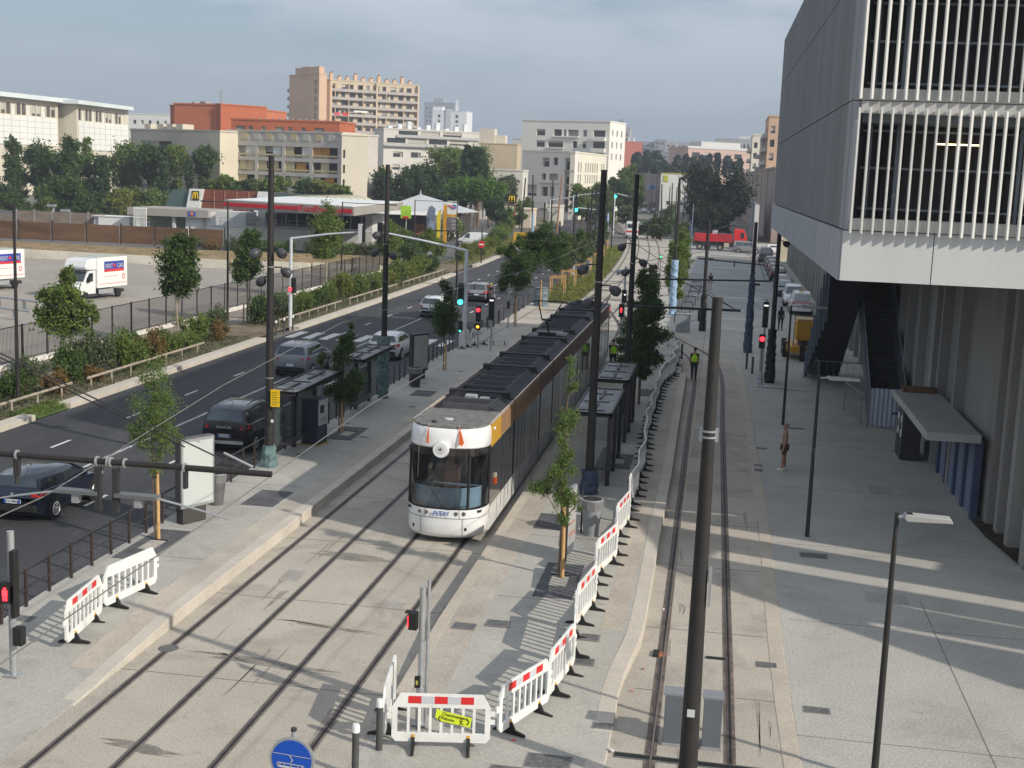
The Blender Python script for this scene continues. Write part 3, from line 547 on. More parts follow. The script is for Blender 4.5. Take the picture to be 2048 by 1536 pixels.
# grey beige block behind the poplars
O,a,W=span(262,262,440,250); h=hz(350,262,256)
b=Bld('apartment_block','grey beige apartment block with wide loggias behind the poplars',O,a,W,13,h,W3,[(3.4,5.6,z,z+2.1,1) for z in (h-4.2,h-7.2,h-10.2,h-13.2)]+[(5.7,8.3,z,z+2.1,0) for z in (h-4.2,h-7.2,h-10.2,h-13.2)]+[(8.8,13.0,z,z+2.1,0) for z in (h-4.2,h-7.2,h-10.2,h-13.2)],pane=[mat('deep_loggia',(.07,.062,.058),.8,.2,.3),mat('blind_grey',(.42,.43,.45),.7,.05,.4)])
for z in (h-4.2,h-7.2,h-10.2): b.box('loggia_rail',W3,3,14,-.5,-.1,z-.9,z+.1)
b.box('cream_end',mat('cream_end_wall',(.60,.54,.42),.9,.05,.2),W-3.6,W+.02,-.06,12,0,h-.1)
for x in (2,6,9,12): b.box('roof_box',W3,x,x+2,2,5,h+.35,h+1.5)
# brick red block
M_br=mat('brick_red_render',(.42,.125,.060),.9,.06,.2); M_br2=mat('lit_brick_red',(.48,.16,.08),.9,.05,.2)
O,a,W=span(341,300,441,285); h=hz(390,211,292)
b=Bld('apartment_block','brick red apartment block, windowless left part with one small window',O,a,W,12,h,M_br,[(W-2.6,W-1.5,h-4,h-2,1),(W-2.4,W-1.4,h-10.5,h-8.5,1)]); 
for x in (5,9,10.4): b.box('roof_box',M_grey,x,x+1.1,3,4.5,h+.3,h+1.2)
b.box('awning',mat('dark_awning',(.06,.05,.09)),4.8,8.3,-1.2,0,h-11,h-9)
O,a,W=span(441,286,572,318); h=hz(500,218,300)
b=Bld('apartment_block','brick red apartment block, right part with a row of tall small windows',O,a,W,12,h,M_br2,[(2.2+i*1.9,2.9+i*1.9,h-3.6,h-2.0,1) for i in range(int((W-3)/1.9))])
b.box('roof_mast',M_galv,2,2.2,1,1.2,h,h+3.6); b.box('dish',M_galv,1.7,2.4,.9,1.0,h+.5,h+1.1)
O,a,W=span(462,268,678,266); h=hz(560,242,267)
b=Bld('apartment_block','brick red top storey with blinds behind the grey framed flats',O,a,W,9,h,M_br,[(1+i*3.0,(2.0 if i%3 else 3.2)+i*3.0,h-3.0,h-1.2,1) for i in range(int((W-3)/3.0))])
for i in range(12): b.box('roof_vent',M_galv,4+i*1.5,4.3+i*1.5,2,2.4,h+.3,h+.7)
# grey framed flats with wooden shutters
O,a,W=span(455,255,684,247); h=hz(570,265,251); 
GF=mat('grey_frame_concrete',(.50,.47,.42),.85,.08,.2); b_r=[]
bw=(W-1.2)/4
for i in range(4):
    for z in (h-4.6,h-7.5,h-10.35,h-13.2): b_r.append((.9+i*bw,.9+i*bw+bw-.75,z-.25,z+1.85,0))
b=Bld('apartment_block','grey framed flats with sliding orange and beige shutters, three storeys showing',O,a,W,13,h,GF,b_r,pane=[mat('loggia_shade',(.045,.038,.038),.8,.2,.4),M_glass2],depth=.9)
sm=[mat('beige_shutter',(.50,.43,.26),.8,.06,.3),mat('orange_shutter',(.42,.20,.035),.8,.08,.3),mat('white_shutter',(.62,.63,.60),.7,.04,.3)]
pat=[[(0,2,.6,1),(1,0,.0,.3),(1,2,.62,.95),(2,0,0,.35),(2,2,.68,1),(3,1,0,.33),(3,1,.36,.66)],[(0,0,.34,.63),(0,0,.66,.95),(1,0,0,.35),(1,0,.42,.85),(2,0,0,.38),(2,1,.45,.85),(3,0,.32,.64)],[(0,0,.02,.66),(1,0,.0,.3),(2,0,.2,.55),(2,2,.62,1),(3,0,0,.3),(3,1,.48,.85)],[(0,0,.1,.5),(1,2,.3,.7),(2,0,.1,.4),(3,1,.1,.5)]]
for r_,z in enumerate((h-4.6,h-7.5,h-10.35,h-13.2)):
    for (bay,c_,u0,u1) in pat[r_]:
        x0=.9+bay*bw; ww=bw-.75; b.box('shutter',sm[c_],x0+u0*ww,x0+u1*ww,.2,.28,z-.2,z+1.82)
    for bay in range(4): b.box('balcony_rail',sm[0],.9+bay*bw,.9+bay*bw+bw-.9,.06,.12,z-.02,z+.38)
for i in range(9): b.box('parapet_block',sm[0] if i%2 else GF,.6+i*(W-1)/9,.6+i*(W-1)/9+1.6,-.1,.1,h-1.5,h-.1)
O2=far(684,340,247); b=Bld('gable_wall','plain cream gable of the grey framed flats',(O2.x+.02,246.5),R(24),5.1,13,h-.3,mat('cream_gable',(.62,.56,.45),.9,.04,.2),[(.3,.7,z,z+1.6,0) for z in (h-4.6,h-7.5,h-10.3,h-13.2)],cat='building')
# peach tower
PE=mat('peach_render',(.58,.40,.28),.9,.05,.1); PE2=mat('yellow_cream_render',(.54,.45,.33),.9,.06,.1)
O,a,W=span(577,455,636,440); h=hz(606,150,448)
b=Bld('apartment_tower','peach apartment tower, windowless left end with small balconies',O,a,W,3,h,PE,[(W-3.2,W-1.6,z,z+1.8,1) for z in np.arange(h-3.8,6,-2.85)])
for z in np.arange(h-5.2,8,-2.85): b.box('balcony',mat('balcony_grey',(.30,.27,.25),.8),-3.4,.2,1,2.8,z-.3,z+.9)
b.box('roof_house',PE,3.5,W-1,.5,2.5,h,h+2.6); 
for x in (4,5.6,7.2): b.box('chimney',mat('brown_chimney',(.25,.14,.09),.9),x,x+.7,3,3.7,h+2.6,h+3.3)
O,a,W=span(636,448,658,447); h2=hz(650,160,447); Bld('stair_tower','narrow peach stair tower between the windowless end and the balcony front',O,a,W,1,h2,PE,[(.6,1.7,z,z+1.7,1) for z in np.arange(h2-4,6,-2.85)])
O,a,W=span(657,452,832,470); h=hz(745,166,461)
zs=[z for z in np.arange(h-3.0,5,-2.86)]
fr=[(1.2+i*3.05,1.2+i*3.05+(1.2,1.9,1.4,2.2)[(i+j)%4],z,z+1.9,random.choice((0,0,0,1))) for j,z in enumerate(zs) for i in range(int((W-2)/3.05))]
b=Bld('apartment_tower','peach apartment tower front with twelve rows of long balconies',O,a,W,14,h,PE2,fr)
for j,z in enumerate(zs):
    b.box('balcony',mat('balcony_pale',(.42,.38,.35),.8,.08,.3),.6,W*.51,-1.3,-.02,z-.75,z+.25)
    b.box('balcony',mat('balcony_pale',(.42,.38,.35)),W*.53,W-.6,-1.3,-.02,z-.75,z+.25)
    for u in (.05,.2,.36,.62,.82): 
        if random.random()<.55: b.box('balcony_divider',PE2,W*u,W*u+.25,-1.3,-.03,z+.25,z+2.1)
for u in (0,.51,.985): b.box('pier',mat('pier_cream',(.62,.50,.36)),W*u,W*u+.55,-1.35,-.02,0,h)
for j,(u,c_) in enumerate(((.08,(.6,.1,.12)),(.17,(.65,.04,.03)))): b.box('hanging_cloth',mat('cloth%d'%j,c_),W*u-1.2,W*u+.9,-1.36,-1.31,zs[3]-.5,zs[3]+.5)
b.box('awning',M_white,W*.26,W*.42,-1.5,-1.2,zs[3]+.9,zs[3]+1.5)
for i in range(11): b.box('chimney',PE,.9+i*(W-2)/10.5,2.1+i*(W-2)/10.5,3,4.5,h,h+(1.6 if i%3 else 2.7)); b.box('chimney_pot',mat('brown_chimney',(.25,.14,.09)),1.1+i*(W-2)/10.5,1.8+i*(W-2)/10.5,3.2,4.0,h+(1.6 if i%3 else 2.7),h+(2.1 if i%3 else 3.3))
b.box('aerial',M_grey,W*.7,W*.7+.1,3,3.1,h,h+8)
# far tower pair
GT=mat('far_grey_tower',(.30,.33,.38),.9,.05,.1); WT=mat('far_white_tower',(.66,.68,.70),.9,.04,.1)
O,a,W=span(845,900,905,900); h=hz(870,206,900); b=Bld('tower','distant blue grey tower behind the white one with roof plant',O,a,W,20,h,GT,rows(W,1.5,8,2.4,1.0,np.arange(h-4,20,-3),1.2,lambda i,z:0)); b.box('roof_plant',GT,6,13,3,9,h,h+3.5)
O,a,W=span(862,800,930,800); h=hz(890,222,800); b=Bld('tower','distant white tower with stepped top and a mast',O,a,W,18,h,WT,[(3.4,5.0,z,z+1.8,0) for z in np.arange(h-4,20,-3)]+[(14.5,16.2,z,z+1.8,0) for z in np.arange(h-4,20,-3)]); b.box('core',mat('tower_core',(.5,.52,.54)),8.5,12,-.6,.0,12,h+1.5); b.box('mast',WT,14,15,3,4,h,h+7); b.box('parapet',WT,0,6,1,8,h,h+2.6)
# white low block before it
O,a,W=span(766,385,957,400); h=hz(860,262,392)
b=Bld('apartment_block','white stepped block with long roof balconies right of the peach tower',O,a,W,12,h,mat('white_render',(.60,.575,.52),.9,.05,.1),[(3+i*5.6,5.2+i*5.6,h-8.2,h-6.6,0) for i in range(5)]+[(5.2+i*5.6,6.1+i*5.6,h-8.2,h-6.6,1) for i in range(5)]+[(1+i*6.6,6.8+i*6.6,h-4.3,h-2.6,0) for i in range(4)]+[(4.6+i*7,10.6+i*7,h-1.9,h-.3,0) for i in range(3)]+[(3+i*5.6,5.2+i*5.6,h-12,h-10.4,0) for i in range(5)])
b.box('balcony_rail',M_sill,0,W,-1.2,-1.0,h-5,h-4.0); b.box('roof_terrace_rail',M_sill,4,W,-.6,-.4,h-2.3,h-1.5)
for i in range(9): b.box('roof_box',WT,2+i*3,3.2+i*3,2,4,h,h+1+(i%3)*.8)
O,a,W=span(950,430,1033,430); h=hz(985,288,430); b=Bld('blank_block','windowless sand coloured block right of the big trees',O,a,W,12,h,mat('sand_render',(.50,.41,.28),.9,.05,.1)); b.box('roof_house',W1,1,6,1,6,h,h+5); b.box('roof_house',W1,6,9.5,2,6,h,h+3)
O,a,W=span(1024,480,1060,480); h=hz(1035,278,480); b=Bld('pale_block','pale block with green lower wall glimpsed behind the white residence',O,a,W,12,h,mat('pale_render2',(.50,.50,.47)),[(1+i*2,2.2+i*2,z,z+1.6,0) for i in range(3) for z in (h-3.5,h-7,h-10.5)]); b.box('green_wall',mat('mint_wall',(.30,.48,.40)),0,4.5,-.2,0,0,h-9)
# white residence: back block and front block
WR=mat('residence_white',(.74,.72,.66),.85,.04,.15); 
O,a,W=span(1041,392,1216,385); h=hz(1120,242,388)
fr=[]
for (u0,u1,r_) in ((.17,.27,0),(.37,.46,0),(.485,.51,0),(.53,.65,0),(.70,.745,0),(.82,.95,0),(.17,.27,1),(.31,.48,1),(.59,.64,1),(.70,.745,1),(.82,.95,1),(.1,.28,2),(.32,.37,2),(.42,.57,2),(.6,.66,2),(.70,.745,2),(.82,.95,2),(.2,.3,3),(.45,.52,3),(.82,.95,3)):
    z=h-4.3-r_*3.35; fr.append((W*u0,W*u1,z,z+1.9,random.choice((0,1,0))))
b=Bld('residence_block','tall white modern residence with staggered balconies, rear block',O,a,W,14,h,WR,fr,right=rows(14,2,3,4,1.2,(h-4,h-7.4,h-10.8),1.8),pane=[M_glass,mat('net_curtain',(.24,.23,.23),.7,.2,.3)])
for r_ in (0,1,2): b.box('balcony',WR,W*.81,W*.96,-1.2,-.02,h-5.5-r_*3.35,h-4.4-r_*3.35); b.box('balcony',WR,W*(.36,.3,.41)[r_],W*(.66,.49,.58)[r_],-.5,-.02,h-4.7-r_*3.35,h-4.35-r_*3.35)
O,a,W=span(1216,388,1228,392); h2=hz(1222,276,390); Bld('residence_wing','narrow sunlit white wing at the right end of the tall residence',O,a,W,16,h2,mat('residence_cream',(.72,.68,.57),.85,.04,.15))
O,a,W=span(1044,330,1148,322); h=hz(1095,304,326)
fr=[(W*u0,W*u1,h-z,h-z+hh,k) for (u0,u1,z,hh,k) in ((.40,.53,3.6,2.2,0),(.60,.69,3.2,1.9,0),(.39,.47,6.9,1.6,0),(.53,.70,6.9,1.6,1),(.40,.52,10.9,2.3,0),(.56,.64,10.9,2.4,0),(.10,.30,11.0,2.8,0),(.40,.52,14.3,2.1,0),(.56,.64,14.3,2.4,0),(.83,.985,4.3,3.0,0),(.83,.985,7.7,3.0,0),(.83,.985,11.1,3.0,0),(.83,.985,14.5,3.0,0))]
b=Bld('residence_block','white modern residence front block with dark corner loggias',O,a,W,1.6,h,WR,fr,depth=.8)
for z in (4.4,7.8,11.2,14.6): b.box('balcony',M_grey,W*.82,W,-.25,-.02,h-z-.15,h-z+.1)
b.box('balcony',WR,W*.08,W*.55,-1.0,-.02,h-14,h-12.2); b.box('balcony',WR,W*.36,W*.72,-.7,-.02,h-7.6,h-6.9)
O,a,W=span(1149,322,1212,352); h=hz(1180,309,337)
fr=[(W*(.10+i*.073),W*(.10+i*.073)+1.0,h-z,h-z+hh,0) for i in (0,1,3,4,5,6,7,8,10,11) for z,hh in ((4.6,2.4),(7.4,2.2),(11.9,2.4),(14.6,2.2))]
b=Bld('residence_wing','sunlit cream wing of the residence with tall slit windows',O,a,W,1.2,h,mat('residence_cream',(.66,.63,.54)),fr)
# far towers and slabs behind the avenue
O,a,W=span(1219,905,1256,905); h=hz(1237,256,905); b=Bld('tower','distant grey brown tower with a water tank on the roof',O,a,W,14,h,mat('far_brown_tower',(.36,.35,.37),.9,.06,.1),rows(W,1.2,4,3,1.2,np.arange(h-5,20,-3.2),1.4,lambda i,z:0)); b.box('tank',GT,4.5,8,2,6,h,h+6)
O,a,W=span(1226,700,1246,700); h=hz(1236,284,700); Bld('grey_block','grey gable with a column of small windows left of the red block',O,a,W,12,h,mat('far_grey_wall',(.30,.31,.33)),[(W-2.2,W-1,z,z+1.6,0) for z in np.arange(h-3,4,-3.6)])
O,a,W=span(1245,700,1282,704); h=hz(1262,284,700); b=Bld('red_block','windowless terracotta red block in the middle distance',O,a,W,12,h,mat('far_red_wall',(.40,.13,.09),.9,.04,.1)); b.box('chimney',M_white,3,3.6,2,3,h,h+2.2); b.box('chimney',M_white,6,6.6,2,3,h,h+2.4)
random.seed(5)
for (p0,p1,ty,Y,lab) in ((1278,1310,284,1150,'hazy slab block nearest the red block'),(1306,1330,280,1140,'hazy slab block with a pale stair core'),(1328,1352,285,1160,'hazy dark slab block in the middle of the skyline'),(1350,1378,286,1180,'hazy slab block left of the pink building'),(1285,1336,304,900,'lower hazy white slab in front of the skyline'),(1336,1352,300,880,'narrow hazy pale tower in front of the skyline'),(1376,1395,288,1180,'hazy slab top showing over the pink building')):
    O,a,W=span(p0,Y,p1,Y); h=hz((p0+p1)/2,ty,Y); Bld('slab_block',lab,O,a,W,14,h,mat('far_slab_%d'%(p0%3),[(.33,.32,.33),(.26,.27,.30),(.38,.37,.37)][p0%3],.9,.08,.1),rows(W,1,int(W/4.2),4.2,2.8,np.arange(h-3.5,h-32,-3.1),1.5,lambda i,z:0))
O,a,W=span(1374,600,1500,620); h=hz(1430,298,608); b=Bld('office_building','pale pink office building with white roof storey',O,a,W,16,h,mat('pink_stone',(.50,.36,.30),.9,.05,.1),rows(W,2.2,5,5.8,4.2,(h-4.2,h-8.4,h-12.6),2.3,lambda i,z:0)); b.box('roof_storey',M_fasc,9,W-4,3,12,h,h+3.2); b.box('parapet',M_fasc,-.3,W+.3,-.3,0,h-.2,h+.9)
O,a,W=span(1427,800,1520,800); h=hz(1470,279,800); b=Bld('office_building','grey office building with tall narrow windows behind the pink one',O,a,W,16,h,mat('grey_office',(.36,.37,.37),.9,.05,.1),rows(W,3,11,2.3,1.1,(h-7.2,),4.6,lambda i,z:0)); b.box('roof_storey',M_fasc,14,W-3,3,12,h,h+2.5)
# shops at the end of the avenue
O,a,W=span(1262,470,1324,465); h=hz(1290,349,468); b=Bld('shop','low grey shop with blue and green signs at the end of the avenue',O,a,W,14,h,mat('shop_grey',(.27,.24,.22),.9,.06,.2),[(1+i*3.4,3.8+i*3.4,.4,2.8,0) for i in range(3)]); b.box('sign_band',M_grey,0,W,-.3,-.1,h-5.4,h-3.0); b.box('sign',mat('green_sign',(.02,.22,.17)),2.2,6.2,-.45,-.3,h-6.0,h-3.9); b.box('sign',mat('blue_sign2',(.05,.14,.38)),7.9,10.2,-.45,-.3,h-5.2,h-3.6)
O,a,W=span(1323,455,1378,455); h=hz(1350,348,455); b=Bld('shop','white shop box with yellow roof edge and square yellow sign',O,a,W,14,h,mat('shop_white',(.75,.75,.70),.7,.03,.2),[(2.2+i*2.2,3.7+i*2.2,2.3,3.6,0) for i in range(3)],roofm=mat('yellow_edge',(.45,.42,.03))); b.box('sign',mat('yellow_green_sign',(.50,.52,.03)),.9,2.4,-.2,-.02,h-2.7,h-.6)
O,a,W=span(1455,440,1486,440); h=hz(1470,349,440); Bld('shop','white shop end to the right of the big dark tree',O,a,W,14,h,mat('shop_white',(.75,.75,.70)),[(2+i*1.6,3+i*1.6,3,4.8,0) for i in range(2)])
# brown street front on the right
M_rb=mat('rose_brown_render',(.34,.27,.24),.9,.12,.08); mb=None
fr=[(3+i*4.2,4.7+i*4.2,z,z+1.9,random.choice((0,1))) for i in range(38) for z in (1.2,4.4,7.6,10.8)]
a=math.atan2(200,-5.5); b=Bld('street_front','long rose brown street front in shade beyond the station','x' and (3.2,470),math.atan2(-225,5.0),225,12,13.5,M_rb,fr)
for i in range(1,9): b.box('downpipe',M_grey,i*25,i*25+.12,-.15,-.03,0,13.5)
for (Y0,Y1,hh,lab,mm) in ((300,330,25.5,'peach tower rising over the brown street front, nearer one',PE),(330,345,21.5,'block of grey balconies between the peach tower and the street end',mat('balcony_block_grey',(.42,.41,.40))),(390,420,24.5,'white block of balconies farthest along the right side of the avenue',mat('residence_cream',(.66,.63,.54)))):
    X=7.9-.022*(Y0-245)+1.2; b=Bld('apartment_block',lab,(X,Y0),0,14,Y1-Y0,hh,mm,left=[(2+i*4.5,4.6+i*4.5,z,z+1.8,0) for i in range(int((Y1-Y0-2)/4.5)) for z in np.arange(hh-3.6,13,-3)],front=[(.5,1.5,z,z+1.6,0) for z in np.arange(hh-3.6,14,-3)])
    for z in np.arange(hh-4,13.6,-3): b.box('balcony',M_sill,-1.1,-.02,1,Y1-Y0-1,z-.6,z+.3)
sw=T('site_wall','tall pale metal site wall with a bright end post on the right of the red truck','site wall',(4.7,214,0)); P(sw,'panel',MB().box(0,.2,0,60,0,7.3),mat('site_panel',(.30,.32,.36),.6,.05,.3)); P(sw,'end_post',MB().box(-.35,.35,-.3,0,0,7.3),M_fasc)
# ================================================================ PETROL STATION, RESTAURANT
M_can=mat('canopy_grey',(.33,.305,.275),.7,.05,.5); M_tr=mat('sign_red',(.62,.02,.03),.5,.05,1); M_roofw=mat('canopy_top',(.68,.69,.68),.6,.04,.5)
def txt(parent,name,body,size,loc,rot,m,ext=.01,align='CENTER',xs=1,shear=0,label=None):
    c=bpy.data.curves.new(name,'FONT'); c.body=body; c.size=size; c.extrude=ext; c.align_x=align; c.align_y='CENTER'; c.shear=shear
    o=bpy.data.objects.new(name,c); COL.objects.link(o); dg=bpy.context.evaluated_depsgraph_get(); me=bpy.data.meshes.new_from_object(o.evaluated_get(dg)); bpy.data.objects.remove(o)
    me.materials.clear(); me.materials.append(m)
    o=ob(name,me,parent,loc); o.rotation_euler=rot; o.scale=(xs,1,1)
    if label: o['label']=label
    return o
FRONT=(R(90),0,0)
ZC=5.3
g=[at(447,417,ZC),at(707,432,ZC),at(806,419,ZC)]; g.append(g[2]+(g[0]-g[1])*1.0)
pg=T('petrol_station','petrol station with flat grey canopy, red strips and pale barrel roof','petrol station',(0,0,0))
po=[(p.x,p.y) for p in g]; P(pg,'canopy',MB().prism(po,ZC,ZC+1.0),M_can); 
cx=sum(p[0] for p in po)/4; cy=sum(p[1] for p in po)/4
P(pg,'canopy_top',MB().prism([(cx+(x-cx)*.97,cy+(y-cy)*.97) for x,y in po],ZC+1.0,ZC+1.08),M_roofw)
def fascia(p,q,u0,u1,z0,z1,m,name,off_=.08):
    d=(q-p); n=Vector((d.y,-d.x,0)).normalized(); a,b=p+d*u0+n*off_,p+d*u1+n*off_
    if n.y>0: n=-n; a,b=p+d*u0+n*off_,p+d*u1+n*off_
    P(pg,name,MB().add([(a.x,a.y,z0),(b.x,b.y,z0),(b.x,b.y,z1),(a.x,a.y,z1),(a.x-n.x*.06,a.y-n.y*.06,z0),(b.x-n.x*.06,b.y-n.y*.06,z0),(b.x-n.x*.06,b.y-n.y*.06,z1),(a.x-n.x*.06,a.y-n.y*.06,z1)],[(0,1,2,3),(0,4,5,1),(3,2,6,7),(0,3,7,4),(1,5,6,2)]),m)
fascia(g[0],g[1],.0,.60,ZC+.3,ZC+.75,M_tr,'red_strip'); fascia(g[0],g[1],.91,.99,ZC+.3,ZC+.75,M_tr,'red_strip'); fascia(g[1],g[2],.9,.99,ZC+.3,ZC+.75,M_tr,'red_strip')
d=g[1]-g[0]; p=g[0]+d*.755; txt(pg,'lettering','TotalEnergies',1.05,(p.x,p.y-.25,ZC+.52),(R(90),0,math.atan2(d.y,d.x)),M_tr,.05)
# barrel roof
n=14; A=Vector((-59.7,175,5.2)); EX=Vector((1.2,26,0))
rg=[]
for k in range(n+1):
    th=PI*k/n; rg.append(A+Vector((1,-.12,0))*(-math.cos(th)*3.4)+Vector((0,0,math.sin(th)*1.25)))
P(pg,'barrel_roof',MB().loft([[tuple(q) for q in rg],[tuple(q+EX) for q in rg]],closed=False,caps=False),mat('barrel_cream',(.52,.49,.36),.6,.06,.3),smooth=True)
P(pg,'barrel_end',MB().add([tuple(q) for q in rg],[tuple(range(n+1))]),M_roofw)
for k in range(1,9):
    o_=EX*k/9; P(pg,'roof_rib',MB().tube([tuple(q+o_+Vector((0,0,.04))) for q in rg],.05,4),mat('barrel_rib',(.40,.38,.28)))
for (px,py) in ((620,486),(740,478),(690,470)):
    q=at(px,py,0); P(pg,'column',MB().box(q.x-.3,q.x+.3,q.y-.3,q.y+.3,0,ZC),M_roofw)
# low white retaining wall and dark shop front behind it
q0=at(422,492,0); q1=at(655,503,0); 
P(pg,'retaining_wall',MB().box(q0.x,q1.x,q0.y,q0.y+.4,0,2.6),mat('white_block_wall',(.74,.72,.66),.85,.05,.3)); P(pg,'coping',MB().box(q0.x-.1,q1.x+.1,q0.y-.1,q0.y+.5,2.6,2.72),M_fasc)
rl_=T('guard_rail','thin metal guard rail on top of the white retaining wall','railing',(q0.x+1,q0.y+.6,2.7)); L_=q1.x-q0.x-2
P(rl_,'rail',MB().tube([(0,0,1),(L_,0,1)],.03,5),M_galv); P(rl_,'rail',MB().tube([(0,0,.5),(L_,0,.5)],.03,5),M_galv)
me=MB().box(-.03,.03,-.03,.03,-.1,1.0).mesh('post',M_galv)
for i in range(14): ob('post',me,rl_,(L_*i/13,0,0))
sh_=at(640,470,0); P(pg,'white_hut',MB().box(q0.x-6.5,q0.x-1.5,q0.y+7,q0.y+12,0,4.0),M_white); P(pg,'white_hut',MB().box(q0.x-1.4,q0.x+2.8,q0.y+5,q0.y+9,0,4.3),M_fasc); P(pg,'kiosk',MB().box(q0.x+3,q0.x+19,q0.y+9,q0.y+16,0,4.6),mat('kiosk_white',(.55,.55,.53))); P(pg,'kiosk_window',MB().box(q0.x+4,q0.x+18,q0.y+8.9,q0.y+9,2.6,4.3),mat('kiosk_dark',(.03,.025,.03)))
for i in range(10): P(pg,'window_post',MB().box(q0.x+4+i*1.5,q0.x+4.12+i*1.5,q0.y+8.8,q0.y+8.9,2.6,4.3),M_fasc)
# car wash / gate on the left: flat grey roof, white grille gate
cw_=T('car_wash','low open building with flat taupe roof and white posts left of the petrol station','car wash',(-79.6,166,0))
P(cw_,'roof',MB().box(-.5,11,0,9,3.3,4.3),M_can); 
for x in (0.7,5.9,10): P(cw_,'post',MB().box(x-.2,x+.2,.6,1.0,0,3.3),M_fasc)
P(cw_,'back_wall',MB().box(0,10.5,6,6.2,0,3.3),mat('pale_green_wall',(.33,.36,.31))); P(cw_,'sign',MB().box(8.3,9.3,-.1,0,3.5,4.1),mat('blue_logo',(.06,.10,.45)))
P(cw_,'sign_dot',MB().box(8.6,9.0,-.14,-.1,3.6,4.0),mat('orange_logo',(.7,.2,.02)))
gt=T('tall_white_grille','tall white vertical bar grille standing before the car wash','grille',(-77.9,163.5,0))
for i in range(7): P(gt,'bar',MB().box(i*.28-.05,i*.28+.05,-.08,.08,0,4.4),M_white)
for z in (.3,3.0,4.2): P(gt,'cross_bar',MB().box(-.1,1.8,-.1,.1,z,z+.12),M_white)
bx=T('white_shed','plain white shed beside the timber fence','shed',(-86.3,170,0)); P(bx,'wall',MB().box(0,4.6,0,3,0,2.7),M_white); P(bx,'shaded_end',MB().box(-.8,0,.3,2.8,0,2.6),M_fasc); P(bx,'roof',MB().box(-.85,4.7,-.1,3.1,2.7,2.8),M_white)
tf=T('timber_fence','grey timber board fence with concrete posts behind the car park','fence',(-110,171,0))
for i in range(9):
    P(tf,'board_panel',MB().box(i*2.7+.1,i*2.7+2.6,0,.08,0,3.0 if i>3 else 2.3),mat('grey_boards',(.22,.175,.14),.9,.15,.6,map_=(1,1,3))); P(tf,'post',MB().box(i*2.7-.06,i*2.7+.1,-.05,.12,0,3.2 if i>3 else 2.4),M_grey)
# hip roof pavilion with shop under it
ap=at(835,390,8.5); pv=T('shop_pavilion','pavilion shop with pale grey hipped metal roof behind the petrol canopy','shop',(-49.2,207,0))
rr=[(-5.6,-8,4.2),(6.6,-3,4.2),(8.4,8,4.2),(-6.5,8,4.2)]
P(pv,'hip_roof',MB().add(rr+[(0,0,6.9)],[(0,1,4),(1,2,4),(2,3,4),(3,0,4)]),mat('metal_roof',(.42,.44,.45),.5,.05,.3,stripe=(0,.6,.08,.8)))
P(pv,'finial',MB().tube([(0,0,6.8),(0,0,7.6)],[.2,.05],8),M_galv); P(pv,'fascia',MB().add([(-5.6,-8.02,3.7),(6.6,-3.02,3.7),(6.6,-3.02,4.22),(-5.6,-8.02,4.22)],[(0,1,2,3)]),M_roofw)
P(pv,'shop_front',MB().box(-5.5,7,-1.5,7,0,3.7),mat('shop_front_dark',(.05,.045,.045),.6,.3,.3))
for x0,x1,c_ in ((-5.2,-3.4,(.35,.03,.03)),(-3,-1.2,(.03,.05,.04)),(-.6,1.2,(.30,.12,.06)),(2.4,4.4,(.28,.12,.07))): P(pv,'shop_panel',MB().box(x0,x1,-1.6,-1.5,.4,2.2),mat('panel_%d'%int(x0*10),c_))
sg=T('flag_sign','bright green square flag sign with red foot at the canopy corner','sign',(at(812,425,5).x,at(812,425,5).y,0)); P(sg,'panel',MB().box(-.7,.7,-.1,.1,4.2,5.9),mat('lime_green',(.35,.62,.05))); P(sg,'red_foot',MB().box(-.4,.4,-.13,-.1,4.2,4.5),M_tr); P(sg,'pole',MB().tube([(0,.2,0),(0,.2,6)],.08,6),M_galv)
tp=T('price_totem','tall orange and white petrol price totem','sign',(-41.6,193,0)); tp.scale=(.86,1,.86); 
P(tp,'mast',MB().box(-.75,-.15,-.2,.2,0,6.7),mat('orange_panel',(.62,.30,.02))); P(tp,'logo_panel',MB().box(-.1,1.75,-.15,.15,5.1,7.35),M_white); P(tp,'orange_band',MB().box(-.1,1.75,-.15,.15,4.6,5.05),mat('orange_panel',(.62,.30,.02))); P(tp,'price_board',MB().box(-.05,1.7,-.15,.15,2.1,4.5),mat('price_grey',(.16,.14,.16)))
P(tp,'price_row',MB().box(.8,1.5,-.18,-.15,2.5,2.8),M_grey); P(tp,'price_row',MB().box(.8,1.5,-.18,-.15,3.1,3.4),M_grey); P(tp,'price_row',MB().box(.8,1.5,-.18,-.15,3.7,4.0),M_grey)
mb=MB(); mb.tube([(1.15+.38*math.cos(t),-.2,6.35+.33*math.sin(t)) for t in np.linspace(0,2*PI,15)],.08,5); P(tp,'logo_ring',mb,mat('logo_blue',(.05,.12,.5))); mb=MB(); mb.tube([(.1,-.2,6.55),(.55,-.2,6.5),(.8,-.2,6.15),(1.2,-.2,6.3)],.11,5); P(tp,'logo_swoosh',mb,M_tr)
o=T('feather_banner','blue grey feather banner standing beside the price totem','banner',(-43.6,191,0)); P(o,'cloth',MB().ext([(-.8,.6),(.5,.6),(.5,5.1),(0,5.6),(-.5,5.3),(-.8,4.2)],'y',-.02,.02),mat('banner_blue',(.22,.26,.36),.8,.3,.5)); P(o,'pole',MB().tube([(.52,0,0),(.52,0,5.3)],.04,5),M_galv)
o=T('feather_banner','narrow yellow feather banner in front of the price totem','banner',(-42.3,190,0)); P(o,'cloth',MB().ext([(-.25,.4),(.3,.4),(.3,5.0),(-.1,4.8),(-.25,4)],'y',-.02,.02),mat('banner_yellow',(.7,.55,.02))); P(o,'pole',MB().tube([(.32,0,0),(.32,0,5.1)],.04,5),M_galv)
